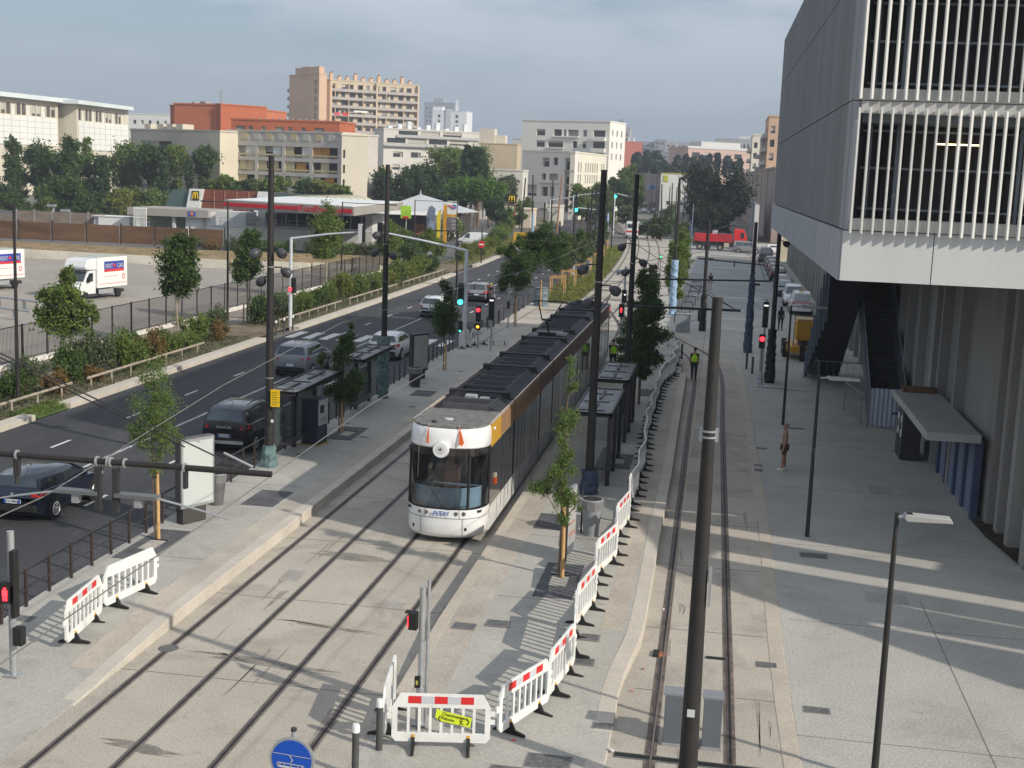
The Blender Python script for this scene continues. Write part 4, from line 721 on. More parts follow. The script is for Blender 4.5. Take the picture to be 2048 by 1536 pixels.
# fast food restaurant
mr=T('restaurant','fast food restaurant with dark green and brown sloped roof and white logo wall','restaurant',(-90.4,200,0))
P(mr,'green_roof',MB().ext([(0,2.5),(4.6,2.5),(5.0,6.2),(1.7,6.2)],'y',0,.4),mat('green_metal',(.075,.12,.115),.5,.05,.5)); 
P(mr,'logo_wall',MB().ext([(4.2,3.0),(6.4,2.5),(7.2,6.4),(4.9,6.4)],'y',-.5,.5),M_white)
P(mr,'brown_roof',MB().ext([(6.6,2.5),(16.5,2.5),(16.5,6.4),(7.2,6.4)],'y',.0,.4),mat('brown_slats',(.20,.062,.035),.7,.15,.4,map_=(1,1,6)))
for x in (8.8,10.6,12.6,14.6): P(mr,'roof_strut',MB().box(x,x+.12,-.1,0,2.5,6.2),mat('strut_pale',(.35,.2,.15)))
P(mr,'hall',MB().box(1.8,16,.6,14,0,6.1),mat('restaurant_wall',(.12,.08,.06))); P(mr,'logo_wall',MB().ext([(15.6,2.5),(17.2,2.5),(18.6,6.4),(16.4,6.4)],'y',-.5,.5),M_white); P(mr,'green_roof',MB().box(18.6,28,0,.6,4.6,6.3),mat('green_metal',(.075,.12,.115)))
P(mr,'logo_plate',MB().box(5.3,6.5,-.6,-.5,4.6,6.1),mat('plate_dark',(.03,.05,.02)))
M_my=mat('arch_yellow',(.75,.50,.01),.5,.05,1)
def arches(parent,x,y,z,w_,h_,r_,flip=0):
    mb=MB(); 
    for s in (-1,1):
        pts=[]
        for t in np.linspace(0,1,13):
            u=-1+2*t; pts.append((x+s*w_*.25+u*w_*.25,y,z+h_*(1-u*u*u*u) if True else 0))
        mb.tube(pts,r_,6)
    P(parent,'arches_logo',mb,M_my)
arches(mr,5.9,-.7,4.85,.85,1.0,.08)
ms=T('pole_sign','tall square yellow arches sign on a brown post','sign',(-39.6,240.5,0)); P(ms,'post',MB().box(-.35,.3,-.2,.2,0,5.3),mat('brown_post',(.20,.05,.03))); P(ms,'sign_box',MB().box(-.85,.75,-.4,.4,5.3,7.0),mat('sign_black',(.015,.018,.01))); P(ms,'lower_panel',MB().box(-.8,.65,-.3,.3,3.0,5.2),mat('brown_panel2',(.17,.07,.04))); P(ms,'small_sign',MB().box(-.5,.4,-.4,-.3,3.9,4.8),mat('mint_panel',(.35,.50,.40))); P(ms,'red_disc',MB().tube([(0,-.45,3.4),(0,-.3,3.4)],.3,12),M_tr)
arches(ms,-.05,-.5,5.6,1.1,1.05,.1)
# low walls and houses near the sign
for (p0,p1,Y,py,lab,c_) in ((1020,1065,262,420,'small sunlit cream building behind the arches sign',(.62,.54,.42)),(1098,1122,275,414,'small white shed behind the thin poles by the avenue',(.60,.56,.48)),(955,1046,300,341,'long low white roofline beyond the trees',(.60,.58,.52)),(735,765,300,405,'beige block behind the pavilion trees, lower',(.55,.44,.31))):
    O,a,W=span(p0,Y,p1,Y); h=hz((p0+p1)/2,py,Y); Bld('low_building',lab,O,a,W,8,h,mat('lowb_%d'%p0,c_,.9,.06,.3),[(W*.2,W*.45,.8,min(h-1,2.6),0)])
O,a,W=span(1010,330,1120,330); Bld('low_building','grey pink low roofs at the foot of the white residence',O,a,W,10,hz(1060,402,330),mat('low_pink',(.38,.30,.27),.9,.1,.3),rows(W,1,6,3,1.3,(1,),1.4),roofm=mat('tile_pink',(.30,.22,.18)))
O=far(748,340,300); Bld('pink_house','peach house right of the cream gable with terrace',(far(731,340,280).x,280),0,far(762,340,280).x-far(731,340,280).x,9,hz(745,335,280),mat('peach2',(.52,.38,.25),.9,.05,.2),[(.5,1.6,z,z+1.3,1) for z in (3,6,9)])
# retaining wall of the car park, rusty fence on it
rw=T('low_wall','long pale retaining wall along the back of the car park','wall',(-90,126.2,0)); 
for k in range(14): P(rw,'wall_block',MB().box(k*4,k*4+3.97,(k-5)*.0 if k<9 else (k-9)*1.05,(.35 if k<9 else (k-9)*1.05+.35),0,1.0-.015*k),mat('pale_wall',(.62,.58,.49),.9,.08,.4,blot=(.5,.5,.75,.75)))
ff=T('rusty_fence','brown weathered screen fence above the car park bank','fence',(-92,137.2,1.1)); mb=None
scr=MB().box(.05,3.95,0,.05,.1,2.1).mesh('screen',mat('brown_screen',(.155,.088,.05),.95,.25,.35,map_=(.4,1,3))); pst=MB().box(-.06,.06,-.1,.06,0,2.35).mesh('post',mat('dark_post',(.05,.035,.03)))
for i in range(9): ob('screen',scr,ff,(i*4,i*.35,0)); ob('post',pst,ff,(i*4,i*.35,0))
ob('post',pst,ff,(36,3.2,0))
# ================================================================ CAR PARK FENCE
fe=T('mesh_fence','long dark vertical bar fence on a white plinth along the car park','fence',(-35.15,0,0))
M_fb=mat('fence_brown',(.055,.045,.045),.6,.1,2)
stp=MB().box(-.04,.04,-.04,.04,.2,2.15).mesh('post',M_fb); pn=MB().box(-.12,.12,0,2.46,0,.26).mesh('plinth_block',mat('white_plinth',(.66,.63,.57),.8,.06,1,fine=6))
ys=list(np.arange(46,133,2.48))
for y in ys: ob('post',stp,fe,(0,y,0)); ob('plinth_block',pn,fe,(0,y,0))
bars=MB()
for y in np.arange(46,108,.124): bars.box(-.008,.008,y-.007,y+.007,.3,2.08)
for z in (.34,2.06): bars.box(-.015,.015,46,133,z,z+.04)
P(fe,'bars',bars,M_fb,kind='stuff')
P(fe,'far_mesh',MB().box(-.003,.003,108,133,.3,2.05),mat('mesh_far',(.06,.055,.055),.8,alpha=.45))
# hoop rails in the car park
for i,(x,y) in enumerate(((-55,84),(-52.5,80.5),(-50.5,77))):
    pass
o=T('crash_rail','pair of low metal crash rails on timber blocks at the car park entrance','crash rail',(-60,84,0))
for dy,z in ((0,0),(-4.5,0)):
    P(o,'rail',MB().tube([(0,dy+4,.75),(10,dy+0,.72),(16,dy-2.2,.7)],.09,6),M_galv)
    for k in range(7): P(o,'post',MB().box(k*2.4,k*2.4+.2,dy+4-k*.95,dy+4.2-k*.95,0,.7),M_galv)
P(o,'pale_strip',MB().box(-4,13,-3.4,-1.0,0,.015,rz=R(-21)),M_track)
# ================================================================ TIMBER KNEE RAIL
kn=T('knee_rail','low round timber rail on short posts along the planted strip','rail',(-28.55,0,.1)); M_tim=mat('grey_timber',(.33,.28,.22),.9,.2,3)
kp=MB().tube([(0,0,-.1),(0,0,.5)],.05,6).mesh('post',M_tim)
for a,b in ((40,53.5),(55,68.5),(80.8,95),(97,112),(114,131)):
    P(kn,'timber_rail',MB().tube([(0,a,.52),(0,b,.52)],.06,7),M_tim)
    for y in np.arange(a+.3,b,2.05): ob('post',kp,kn,(0,y,0))
# ================================================================ CATENARY POLES
def wrapmesh(h,r0,r1,m,seed,lump=.05):
    rr=random.Random(seed); mb=MB(); n=int(h/.16)+2; rings=[]
    for i in range(n):
        t=i/(n-1); r=r0+(r1-r0)*t; rings.append([((r+rr.uniform(-lump,lump*.9))*math.cos(2*PI*k/11),(r+rr.uniform(-lump,lump*.9))*math.sin(2*PI*k/11),h*t) for k in range(11)])
    mb.loft(rings); return mb
WG=mat('teal_fabric',(.13,.20,.20),.9,.25,5); WB=mat('dark_blue_fabric',(.05,.075,.12),.85,.25,5); WL=mat('pale_blue_film',(.30,.42,.58),.6,.2,4); WK=mat('black_film',(.015,.014,.014),.5,.3,5)
WM={'g':WG,'b':WB,'l':WL,'k':WK}
bulb=MB(); bulb.loft([[(r*math.cos(2*PI*k/12),y,r*math.sin(2*PI*k/12)) for k in range(12)] for y,r in ((0,.04),(.08,.13),(.2,.20),(.34,.22),(.46,.18),(.5,.16))])
BULB=bulb.mesh('projector',mat('projector_grey',(.06,.06,.065),.4,.1,3),True)
def pole(x,y,h,lab,wrap=None,bulbs=(),arm=None,r=(.150,.095),base=0.0,m=None,clampz=None,grp='tramway poles'):
    o=T('catenary_pole',lab,'pole',(x,y,base),0,grp); P(o,'mast',MB().tube([(0,0,0),(0,0,h*.5),(0,0,h)],[r[0],(r[0]+r[1])/2,r[1]],14),m or M_pole,smooth=True)
    P(o,'cap',MB().tube([(0,0,h),(0,0,h+.03)],r[1]+.012,14),M_dark)
    if wrap: c_,z0,z1,r0,r1=wrap; P(o,'wrap',wrapmesh(z1-z0,r0,r1,None,int(x*10+y)),WM[c_],loc=(0,0,z0))
    for bx,bz,a in bulbs:
        q=ob('projector',BULB,o,(bx*.65,0,bz)); q.rotation_euler=(R(-28),0,a); q.scale=(.78,.78,.78)
        P(o,'projector_arm',MB().tube([(0,0,bz+.06),(bx*.75,0,bz+.06)],.025,6),M_dark)
    for z in (clampz or ()): P(o,'clamp_ring',MB().tube([(0,0,z),(0,0,z+.03)],r[1]+.045,14),M_galv)
    return o
def arm(o,x0,x1,z,z1=None,ins=(),r=.055):
    z1=z if z1 is None else z1
    P(o,'bracket_arm',MB().tube([(x0,0,z),(x1,0,z1)],r,9),M_pole); s=1 if x1>x0 else -1
    P(o,'stay_rod',MB().tube([(0,0,z+2.2),(x0+(x1-x0)*.95,0,z1+.05)],.018,5),M_dark)
    P(o,'insulator',MB().tube([(s*.12,0,z),(s*.5,0,z)],[.07,.07],8),M_dark)
    for u in ins:
        x=x0+(x1-x0)*u; P(o,'hanger',MB().box(x-.05,x+.05,-.06,.06,z-.5,z-.03),M_dark); P(o,'steady_arm',MB().tube([(x,0,z-.42),(x-s*.75,.05,z-.62)],.016,5),M_galv)
pole(-15.12,42.0,10.6,'near left tram pole with yellow notice and teal cloth round its foot',('g',.0,.75,.30,.24),[(-.55,7.45,2.2),(.35,7.5,-2.0),(.55,6.85,-1.2),(-.3,6.5,1.0)],base=.3,clampz=(6.9,3.1))
yn=T('yellow_notice','yellow works notice tied on the near left tram pole','notice',(-14.98,41.80,0)); P(yn,'board',MB().box(-.02,.30,-.02,.0,2.45,3.05),mat('notice_yellow',(.75,.48,.01),.6,.04,2))
for k in range(6): P(yn,'text_line',MB().box(.03,.25 if k%2 else .20,-.026,-.021,2.53+k*.08,2.55+k*.08),mat('notice_text',(.18,.12,.02)))
P(yn,'sticker',MB().box(.0,.08,-.03,.0,1.9,2.0),M_white)
pole(-15.0,56.7,10.5,'left tram pole wrapped in dark teal cloth up to head height behind the shelter',('g',0,2.85,.24,.30),[(-.4,7.5,2.2),(.2,6.6,-1.2),(-.5,6.7,1.6)],base=.3,clampz=(7.0,))
pole(-3.95,41.7,10.55,'near right tram pole with navy cloth round its foot and two dark projectors',('b',0,.8,.30,.26),[(-.55,7.5,2.2),(.55,6.85,-1.2),(-.25,6.4,1.0)],base=.28,clampz=(7.0,))
p4=pole(-3.92,56.6,10.5,'right tram pole carrying the bracket arm over the single track',None,[(-.5,7.5,2.2),(.4,6.85,-1.2),(-.2,6.4,1.0)],base=.28,clampz=(6.7,))
arm(p4,.1,4.75,4.85,4.9,(.62,))
def bend(o,x0,z0,x1,z1): P(o,'bracket_arm',MB().tube([(x0,0,z0),(x1,0,z1)],.055,9),M_pole)
pole(-3.85,104,10.8,'tram pole wrapped in pale blue film beside the plaza saplings',('l',0,4.4,.30,.26),[],base=0.0,clampz=(5.5,))
p6=pole(-1.26,93.8,7.9,'short plaza pole with lumpy black wrapping at its foot',('k',0,2.6,.26,.20),[],r=(.16,.11)); arm(p6,-.6,4.1,5.2,4.95,(.55,))
p5=pole(1.82,83.1,8.2,'short plaza pole in a wide navy cloth cone',('b',0,5.1,.30,.15),[],r=(.16,.11)); arm(p5,-6.7,1.2,4.35,4.6,(.83,))
pole(2.81,70.8,8.2,'black pole with a thick crumpled black wrap beside the red tram signal',('k',0,2.9,.30,.24),[(.35,7.6,-1)],r=(.15,.11),m=mat('near_black_pole',(.03,.027,.026),.6,.1,2))
bp=pole(-.07,21.45,8.72,'big bare dark pole standing on the single track axis in the foreground',None,[],r=(.172,.085),clampz=(6.4,6.5))
P(bp,'pole_label',MB().box(-.07,.06,-.19,-.165,1.55,1.68),M_fasc); P(bp,'side_box',MB().box(.15,.20,-.1,.1,3.5,4.15),M_grey)
for s in (-1,1): P(bp,'clamp_lug',MB().box(s*.13-.03,s*.13+.03,-.04,.04,6.34,6.56),M_galv)
lp=pole(-15.12,19.85,9.0,'tram pole just outside the photo holding the long pipe over the left tracks',None,[],base=0)
P(lp,'bracket_arm',MB().tube([(0,0,5.6),(8.02,0,5.6)],.052,10),M_pole,smooth=True); P(lp,'stay_rod',MB().tube([(0,0,8.6),(7.4,0,5.7)],.014,5),M_dark); P(lp,'insulator',MB().tube([(7.2,0,5.90),(7.7,0,5.70)],[.022,.022],8),M_grey)
for x in (3.5,4.95,5.15,5.2,5.45,6.5): P(lp,'clamp_ring',MB().tube([(x,0,5.6),(x+.03,0,5.6)],.085,10),M_galv)
P(lp,'hanger',MB().box(3.46,3.56,-.04,.04,5.25,5.55),M_dark); P(lp,'insulator',MB().tube([(3.5,0,5.5),(3.5,0,5.1)],[.05,.03],8),M_dark)
for x,s in ((4.98,-1),(5.30,1)):
    P(lp,'steady_bracket',MB().box(x-.05,x+.05,-.05,.05,4.75,5.5),M_dark); P(lp,'steady_plate',MB().box(min(x,x+s*.75),max(x,x+s*.75),-.1,.1,5.02,5.08),mat('plate_grey',(.13,.14,.14),.5)); 
    P(lp,'steady_lug',MB().box(x+s*.4-.06,x+s*.4+.06,-.06,.06,4.86,5.02),M_galv); P(lp,'steady_arm',MB().tube([(x+s*.75,0,5.03),(x+s*1.45,0,4.9),(x+s*2.0,0,4.78)],[.02,.018,.012],7),M_galv)
P(lp,'wire_clip',MB().box(6.50,6.56,-.05,.05,5.25,5.55),M_dark)
# far poles
fp=[(1066,350,1064,480,'l',.55,'far pole with pale blue foot between avenue and yellow box'),(1051,356,1042,474,None,0,'thin brown pole left of the pale blue footed pole'),(1124,352,1113,469,None,0,'tan wooden pole leaning slightly before the white residence'),(1106,360,1101,462,None,0,'thin dark pole behind the white signal mast'),
    (1149,402,1145,562,'l',.2,'avenue pole with pale blue foot in the planted strip, nearer'),(1090,405,1086,500,'k',.4,'dark pole with black wrapping before the far signals'),(1120,442,1119,520,'k',.6,'thin pole in black film in the middle of the avenue'),(1177,405,1173,535,'l',.3,'avenue pole with pale blue foot in the planted strip, farther'),(1194,398,1190,480,None,0,'thin far pole between the avenue and the near right tram pole'),
    (1230,360,1226,450,None,0,'thin far pole carrying the small green signal'),(1216,380,1214,470,'l',.65,'pale blue wrapped pole just right of the near right tram pole'),(1324,368,1321,480,None,0,'first thin far pole before the yellow edged shop'),(1345,366,1341,470,None,0,'second thin far pole before the yellow edged shop'),(1357,366,1354,460,None,0,'third thin far pole before the yellow edged shop'),
    (1305,364,1303,410,None,0,'thin dark far pole before the grey shop, left'),(1395,360,1386,470,'g',.5,'far pole with green film and two crossbars beside the big dark tree'),(1444,370,1437,470,None,0,'orange brown wooden pole beside the big dark tree'),(1341,480,1337,560,None,0,'slim twin pole beside the saplings in the plaza'),(1315,344,1314,372,None,0,'thin dark far pole above the skyline trees')]
for i,(tx,ty,bx,by,wr,wh,lab) in enumerate(fp):
    b=at(bx,by,0); b=b if b.y<420 else far(bx,by,400); b.z=0; hgt_=far(tx,ty,b.y).z; tl=far(tx,ty,b.y).x-b.x
    if hgt_<4: hgt_=6
    o=T('street_pole',lab,'pole',(b.x,b.y,0),0,'far poles along the avenue'); r=.15 if b.y>150 else .12
    P(o,'mast',MB().tube([(0,0,0),(tl,0,hgt_)],[r*1.1,r*.75],7),mat('timber_pole',(.30,.15,.07)) if 'tan' in lab or 'orange' in lab else M_pole)
    if wr: P(o,'wrap',wrapmesh(hgt_*max(.25,wh)*.75,r*1.7,r*1.4,None,i,.04),WM[wr])
    if 'crossbars' in lab:
        for z in (hgt_*.75,hgt_*.5): P(o,'crossbar',MB().box(-3,3,-.08,.08,z,z+.15),M_galv)
# far catenary portal poles repeated down the line
for i,(x,y) in enumerate(((-5.2,141),(-6.0,166),(-6.2,190),(-14.5,141),(-15.5,166),(-16.4,190),(-8.6,222),(-11,250),(-15,285))):
    pole(x,y,9.5,'slim tram pole %s metres down the line, %s side'%(['a hundred and forty','a hundred and sixty-six','a hundred and ninety','a hundred and forty','a hundred and sixty-six','a hundred and ninety','two hundred and twenty','two hundred and fifty','two hundred and eighty'][i],'left' if 3<=i<6 else 'right'),('l' if i in(0,3) else 'g',0,3,.22,.22) if i in (0,3,4) else None,[],r=(.12,.08))
# overhead wires
M_wire=mat('copper_wire',(.16,.13,.11),.5,.1,1,metal=.3); M_wireg=mat('pale_wire',(.17,.165,.155),.5,.1,1,metal=.2)
def wire(lab,pts,m=M_wire,r=.013): 
    o=T('overhead_wire',lab,'wire',pts[0],0,'overhead wires'); P(o,'wire',MB().tube([(Vector(p)-Vector(pts[0])) for p in pts],r,4),m)
def wl_(x,z,y0,y1): return [(x+off(y)+(.15 if int(k)%2 else -.15),y,z+(.03 if k%2 else 0)) for k,y in enumerate([y0,19.85,41.8,56.6,72,88,104,122,141,166,190,222]) if y<=y1]
wire('contact wire over the far left track',[(-11.0,6,5.05),(-11.15,19.85,4.9),(-12.0,30,5.2),(-12.6,42,5.45),(-12.0,56.6,5.4),(-11,72,5.3),(-10.8,88,5.3),(-10.9,104,5.3),(-11.3,141,5.3)],M_wireg,.012)
wire('contact wire over the tram track',[(-7.6,6,4.95),(-8.1,19.85,4.8),(-8.2,30,5.0),(-7.75,41.6,5.1),(-7.6,56.6,5.1),(-7.7,72,5.1),(-7.7,104,5.2),(-8.2,141,5.2)],M_wireg,.012)
wire('contact wire over the single track',[(-.4,10,5.0),(-.5,30,4.6),(-.6,56.6,4.35),(-.9,83,4.35),(-2.9,94,4.5),(-6.5,112,5)],M_wire,.010)
wire('span wire from the left poles to the right poles',[(-15.1,42,6.9),(-3.95,41.7,7.0)],M_wire,.008)
wire('span wire from the bare right pole across the plaza',[(-3.9,56.6,8.6),(1.8,83,6.2)],M_wire,.012)
wire('second span wire from the near right pole across the plaza',[(-3.9,41.7,9.2),(.8,56.6,5.1)],M_wire,.012)
wire('slack black cable dropping across the upper left',[(-15.1,19.85,8.6),(-12.2,19.8,7.4),(-8.6,19.85,5.95)],M_black,.012)
wire('thin span wire from the navy pole back to the bare right pole',[(-3.9,56.6,7.0),(1.8,83,6.9)],M_wire,.012)
wire('thin wire from the wrapped plaza pole to the far right tram pole',[(-3.9,56.6,9.6),(-1.26,93.8,6.2)],M_wire,.012)
wire('sagging wire between the two right tram poles over the platform',[(-3.95,41.7,7.2),(-3.9,49,6.7),(-3.92,56.6,7.2)],M_wire,.010)
wire('crossing wire over the far curve of the tracks',[(-15.5,104,6.6),(-3.85,104,7.2)],M_wire,.014)
wire('second crossing wire over the far curve of the tracks',[(-15.4,88,6.2),(1.8,83,6.4)],M_wire,.012)
wire('span wire over the avenue in the distance',[(-15.5,141,7),(-5.2,141,7)],M_wire,.015)
for (x,y,z,x2,y2,z2,l) in ((1.8,83,6.6,2.8,71,6.9,'short span wire between the two wrapped plaza poles'),(-1.26,93.8,7.2,1.8,83,6.8,'span wire between the black footed and navy plaza poles')): wire(l,[(x,y,z),((x+x2)/2,(y+y2)/2,(z+z2)/2-.15),(x2,y2,z2)],M_wire,.010)
# ================================================================ STREET LAMPS
def lamp(x,y,h,lab,d=1,al=.55,head=1,r=.055,m=None,grp=None,rz=0,base=0):
    o=T('street_lamp',lab,'street lamp',(x,y,base),rz,grp); P(o,'post',MB().tube([(0,0,0),(0,0,h*.6),(0,0,h)],[r*1.25,r,r*.7],10),m or M_pole,smooth=True)
    P(o,'arm',MB().tube([(0,0,h-.08),(d*al*.5,0,h-.05)],.03,6),M_galv)
    if head: P(o,'lamp_head',MB().ext([(d*al*.4,h-.06),(d*al*.5,h+.0),(d*(al+.62),h-.02),(d*(al+.66),h-.10),(d*al*.6,h-.12)],'y',-.13,.13),mat('lamp_head_grey',(.36,.36,.35),.4,.05,3),bevel=.01)
    P(o,'sensor',MB().box(d*(al*.5+.02),d*(al*.5+.12),-.06,.06,h,h+.012),M_black); return o
lamp(3.27,22.93,5.0,'slim lamp with a flat pale head in the right foreground',1,.28)
lamp(3.03,39.48,5.0,'slim lamp in the shaded plaza between the man in beige and the blue doors')
lamp(3.05,58.3,5.4,'slim dark lamp post just behind the man in beige',1,.9)
for (x,y,h,d,al,l) in ((-29.47,50.6,8.6,-1,1.5,'lamp in the planted strip at the left edge'),(-33.4,84.3,8.1,-1,1.2,'lamp by the car park fence behind the near left tram pole'),(-31.8,105.7,7.8,1,4.0,'lamp by the fence between the two left tram poles'),(-32.3,133.5,7.6,1,4,'lamp with a long thin arm before the hipped roof'),(-28.1,149.7,7.7,1,3,'lamp with thin arm beside the white van'),(-32.5,156.2,7.3,1,4,'lamp with thin arm left of the price totem'),(-21.2,102.5,6.0,-1,1.2,'thin dark lamp between the signal mast and the grey car')):
    o=T('street_lamp',l,'street lamp',(x,y,0),0,'slim lamps along the avenue'); P(o,'post',MB().tube([(0,0,0),(0,0,h)],[.09,.055],8),M_pole); P(o,'arm',MB().tube([(0,0,h-.05),(d*al,0,h-.05)],.03,5),M_pole); P(o,'lamp_head',MB().box(min(d*al,d*(al+.7)),max(d*al,d*(al+.7)),-.12,.12,h-.12,h-.02),M_dark)
for (px,by,ty,l) in ((108,465,412,'short pale lamp with dome head behind the car park, left'),(135,467,422,'short pale lamp with dome head behind the car park, right'),(877,425,362,'pale street lamp rising before the big dark trees')):
    b=at(px,by); h=far(px,ty,b.y).z; o=T('street_lamp',l,'street lamp',b); P(o,'post',MB().tube([(0,0,0),(0,0,h)],.14,6),M_galv); P(o,'lamp_head',MB().box(-.9,.3,-.3,.3,h-.1,h+.2),M_galv)
# ================================================================ TRAFFIC SIGNALS
M_sr=mat('signal_red',(1,.02,.03),emit=4); M_sg=mat('signal_green',(.05,1,.72),emit=3); M_so=mat('signal_amber',(1,.35,.02),emit=2.5); M_sw=mat('signal_white',(1,1,.95),emit=1.5)
def signal(x,y,z0,h,lab,heads,r=.06,m=None,arm_=None,facing=0,top=None):
    o=T('traffic_signal',lab,'traffic signal',(x,y,z0),facing); P(o,'post',MB().tube([(0,0,0),(0,0,h)],r,10),m or M_galv,smooth=True)
    P(o,'base_plate',MB().box(-.14,.14,-.14,.14,0,.03),M_galv)
    for (dx,z,w_,hh,lights) in heads:
        P(o,'head',MB().box(dx-w_/2,dx+w_/2,-.22,-.04,z,z+hh),M_black,bevel=.01)
        for (lx,lz,rad,mm,sh) in lights:
            if sh=='disc': P(o,'light',MB().tube([(dx+lx,-.245,z+lz),(dx+lx,-.22,z+lz)],rad,14),mm)
            elif sh=='man':
                mb=MB().box(dx+lx-.05,dx+lx+.05,-.24,-.221,z+lz-.03,z+lz+.08); mb.box(dx+lx-.045,dx+lx-.01,-.24,-.221,z+lz-.14,z+lz-.03); mb.box(dx+lx+.01,dx+lx+.045,-.24,-.221,z+lz-.14,z+lz-.03); mb.box(dx+lx-.025,dx+lx+.025,-.24,-.221,z+lz+.085,z+lz+.13); P(o,'light',mb,mm)
            elif sh=='bar': P(o,'light',MB().box(dx+lx-rad,dx+lx+rad,-.24,-.221,z+lz-.03,z+lz+.03),mm)
    return o
o=signal(-5.25,23.15,.05,2.75,'grey pedestrian signal with red man standing inside the front barriers',[(-.0,0,.001,.001,())]); 
P(o,'second_post',MB().tube([(.11,.03,0),(.11,.03,2.9)],.035,8),M_galv); P(o,'sleeve',MB().tube([(0,0,0),(0,0,.75)],.085,12),M_galv); P(o,'push_button',MB().box(-.09,.01,-.14,-.06,.78,1.0),M_black); P(o,'push_button_plate',MB().box(-.06,-.02,-.15,-.14,.85,.93),mat('button_yellow',(.5,.45,.1)))
P(o,'head',MB().box(-.26,-.09,-.08,.08,1.9,2.24),M_black,bevel=.01); P(o,'visor',MB().box(-.33,-.25,-.08,.08,2.23,2.25),M_black); P(o,'light',MB().box(-.272,-.26,-.085,.03,1.95,2.17),M_sr)
o=signal(-13.84,23.35,.08,3.05,'grey signal post with a red standing man at the left edge',[(.14,1.3,.11,1.4,()),(-.02,1.6,.36,.4,[(0,.2,.05,M_sr,'man')]),(.22,.72,.2,.38,())],.075)
sq=[(-14.45,76.8,.14,2.5,'tram signal with red above an orange arrow near the far barriers',[(0,1.6,.3,.95,[(0,.72,.12,M_sr,'disc')]),(0,1.1,.28,.4,[(0,.2,.09,M_so,'disc')])]),
 (-13.4,75.4,.14,3.5,'tall black tram signal with a white bar lit, beside the white far barriers',[(0,1.9,.32,1.35,[(0,1.18,.11,M_sw,'bar')])]),
 (-14.2,86.3,.14,3.2,'slim signal post seen before the leaning sapling on the left platform',[(0,1.5,.2,.5,())]),
 (2.25,69.7,.0,2.4,'tram signal with a red figure and taped foot beside the black pole',[(.0,2.0,.32,.75,[(0,.5,.13,M_sr,'disc')])]),
 (2.5,74.5,.0,4.2,'tall black tram signal with a white bar beside the navy pole',[(0,2.6,.32,1.45,[(0,1.25,.11,M_sw,'bar')])]),
 (-6.05,79.6,.2,2.9,'tram signal with a red figure behind the dark tree on the right platform',[(0,2.0,.3,.8,[(0,.45,.11,M_sr,'man')])]),
 (-6.0,80.7,.2,5.0,'tall grey post with loudspeaker above the dark tree on the right platform',[(0,2.8,.28,.8,[(.04,.5,.04,M_sw,'disc')])]),
 (-4.1,84.2,.0,3.0,'slim signal post with twin black heads between the tracks',[(-.12,1.6,.18,1.4,()),(.14,1.6,.18,1.4,[])]),
 (-4.4,92.0,.0,5.4,'very thin post with a tiny green light above the curve of the branch track',[(0,5.2,.14,.22,[(0,.1,.06,mat('signal_green2',(.05,1,.2),emit=3),'disc')])])]
for x,y,z,h,l,hd_ in sq: signal(x,y,z,h,l,hd_,.05 if 'slim' in l or 'thin' in l else .06)
o=T('loudspeaker','grey twin loudspeaker on the tall post above the dark tree','loudspeaker',(-6.0,80.6,5.0)); P(o,'horn',MB().tube([(0,0,0),(-.55,-.1,-.15)],[.06,.2],10),M_galv); P(o,'arm',MB().tube([(0,0,.3),(0,0,0)],.03,6),M_galv)
M_mast=mat('white_mast',(.62,.64,.66),.4,.05,2,metal=.2)
o=T('signal_mast','tall white gallows signal mast across the road at the crosswalk','signal mast',(-27.88,81.3,.1)); P(o,'post',MB().tube([(0,0,0),(0,0,5.9)],[.13,.10],10),M_mast,smooth=True); P(o,'arm',MB().tube([(0,0,5.85),(2.5,0,6.25),(5.3,0,6.55)],[.08,.06,.045],8),M_mast); P(o,'signal_back',MB().box(4.55,4.8,-.2,.0,5.8,7.0),M_fasc); P(o,'signal_shell',MB().box(4.8,4.98,-.16,.04,5.85,6.95),M_black); P(o,'head',MB().box(.08,.35,-.12,.12,2.3,3.3),M_black); P(o,'light',MB().box(-.1,.12,-.16,-.13,2.45,2.65),M_sr)
o=T('signal_mast','grey gallows signal mast on the left platform with its arm reaching back over the road','signal mast',(-15.25,76.5,.14)); P(o,'post',MB().tube([(0,0,0),(0,0,5.9)],[.15,.11],10),M_mast,smooth=True); P(o,'arm',MB().tube([(0,0,5.85),(-2.5,0,6.3),(-5.4,0,6.75)],[.09,.07,.05],8),M_mast); P(o,'head',MB().box(-.42,-.1,-.2,.0,2.6,3.9),M_black); P(o,'light',MB().tube([(-.26,-.24,2.42+.35),(-.26,-.2,2.42+.35)],.16,14),M_sg); P(o,'head',MB().box(-.34,-.12,-.18,.0,.9,1.6),M_black); P(o,'light',MB().tube([(-.24,-.2,1.02),(-.24,-.18,1.02)],.05,8),M_sg); P(o,'signal_head',MB().box(-5.5,-5.2,-.2,.1,6.1,7.3),M_black)
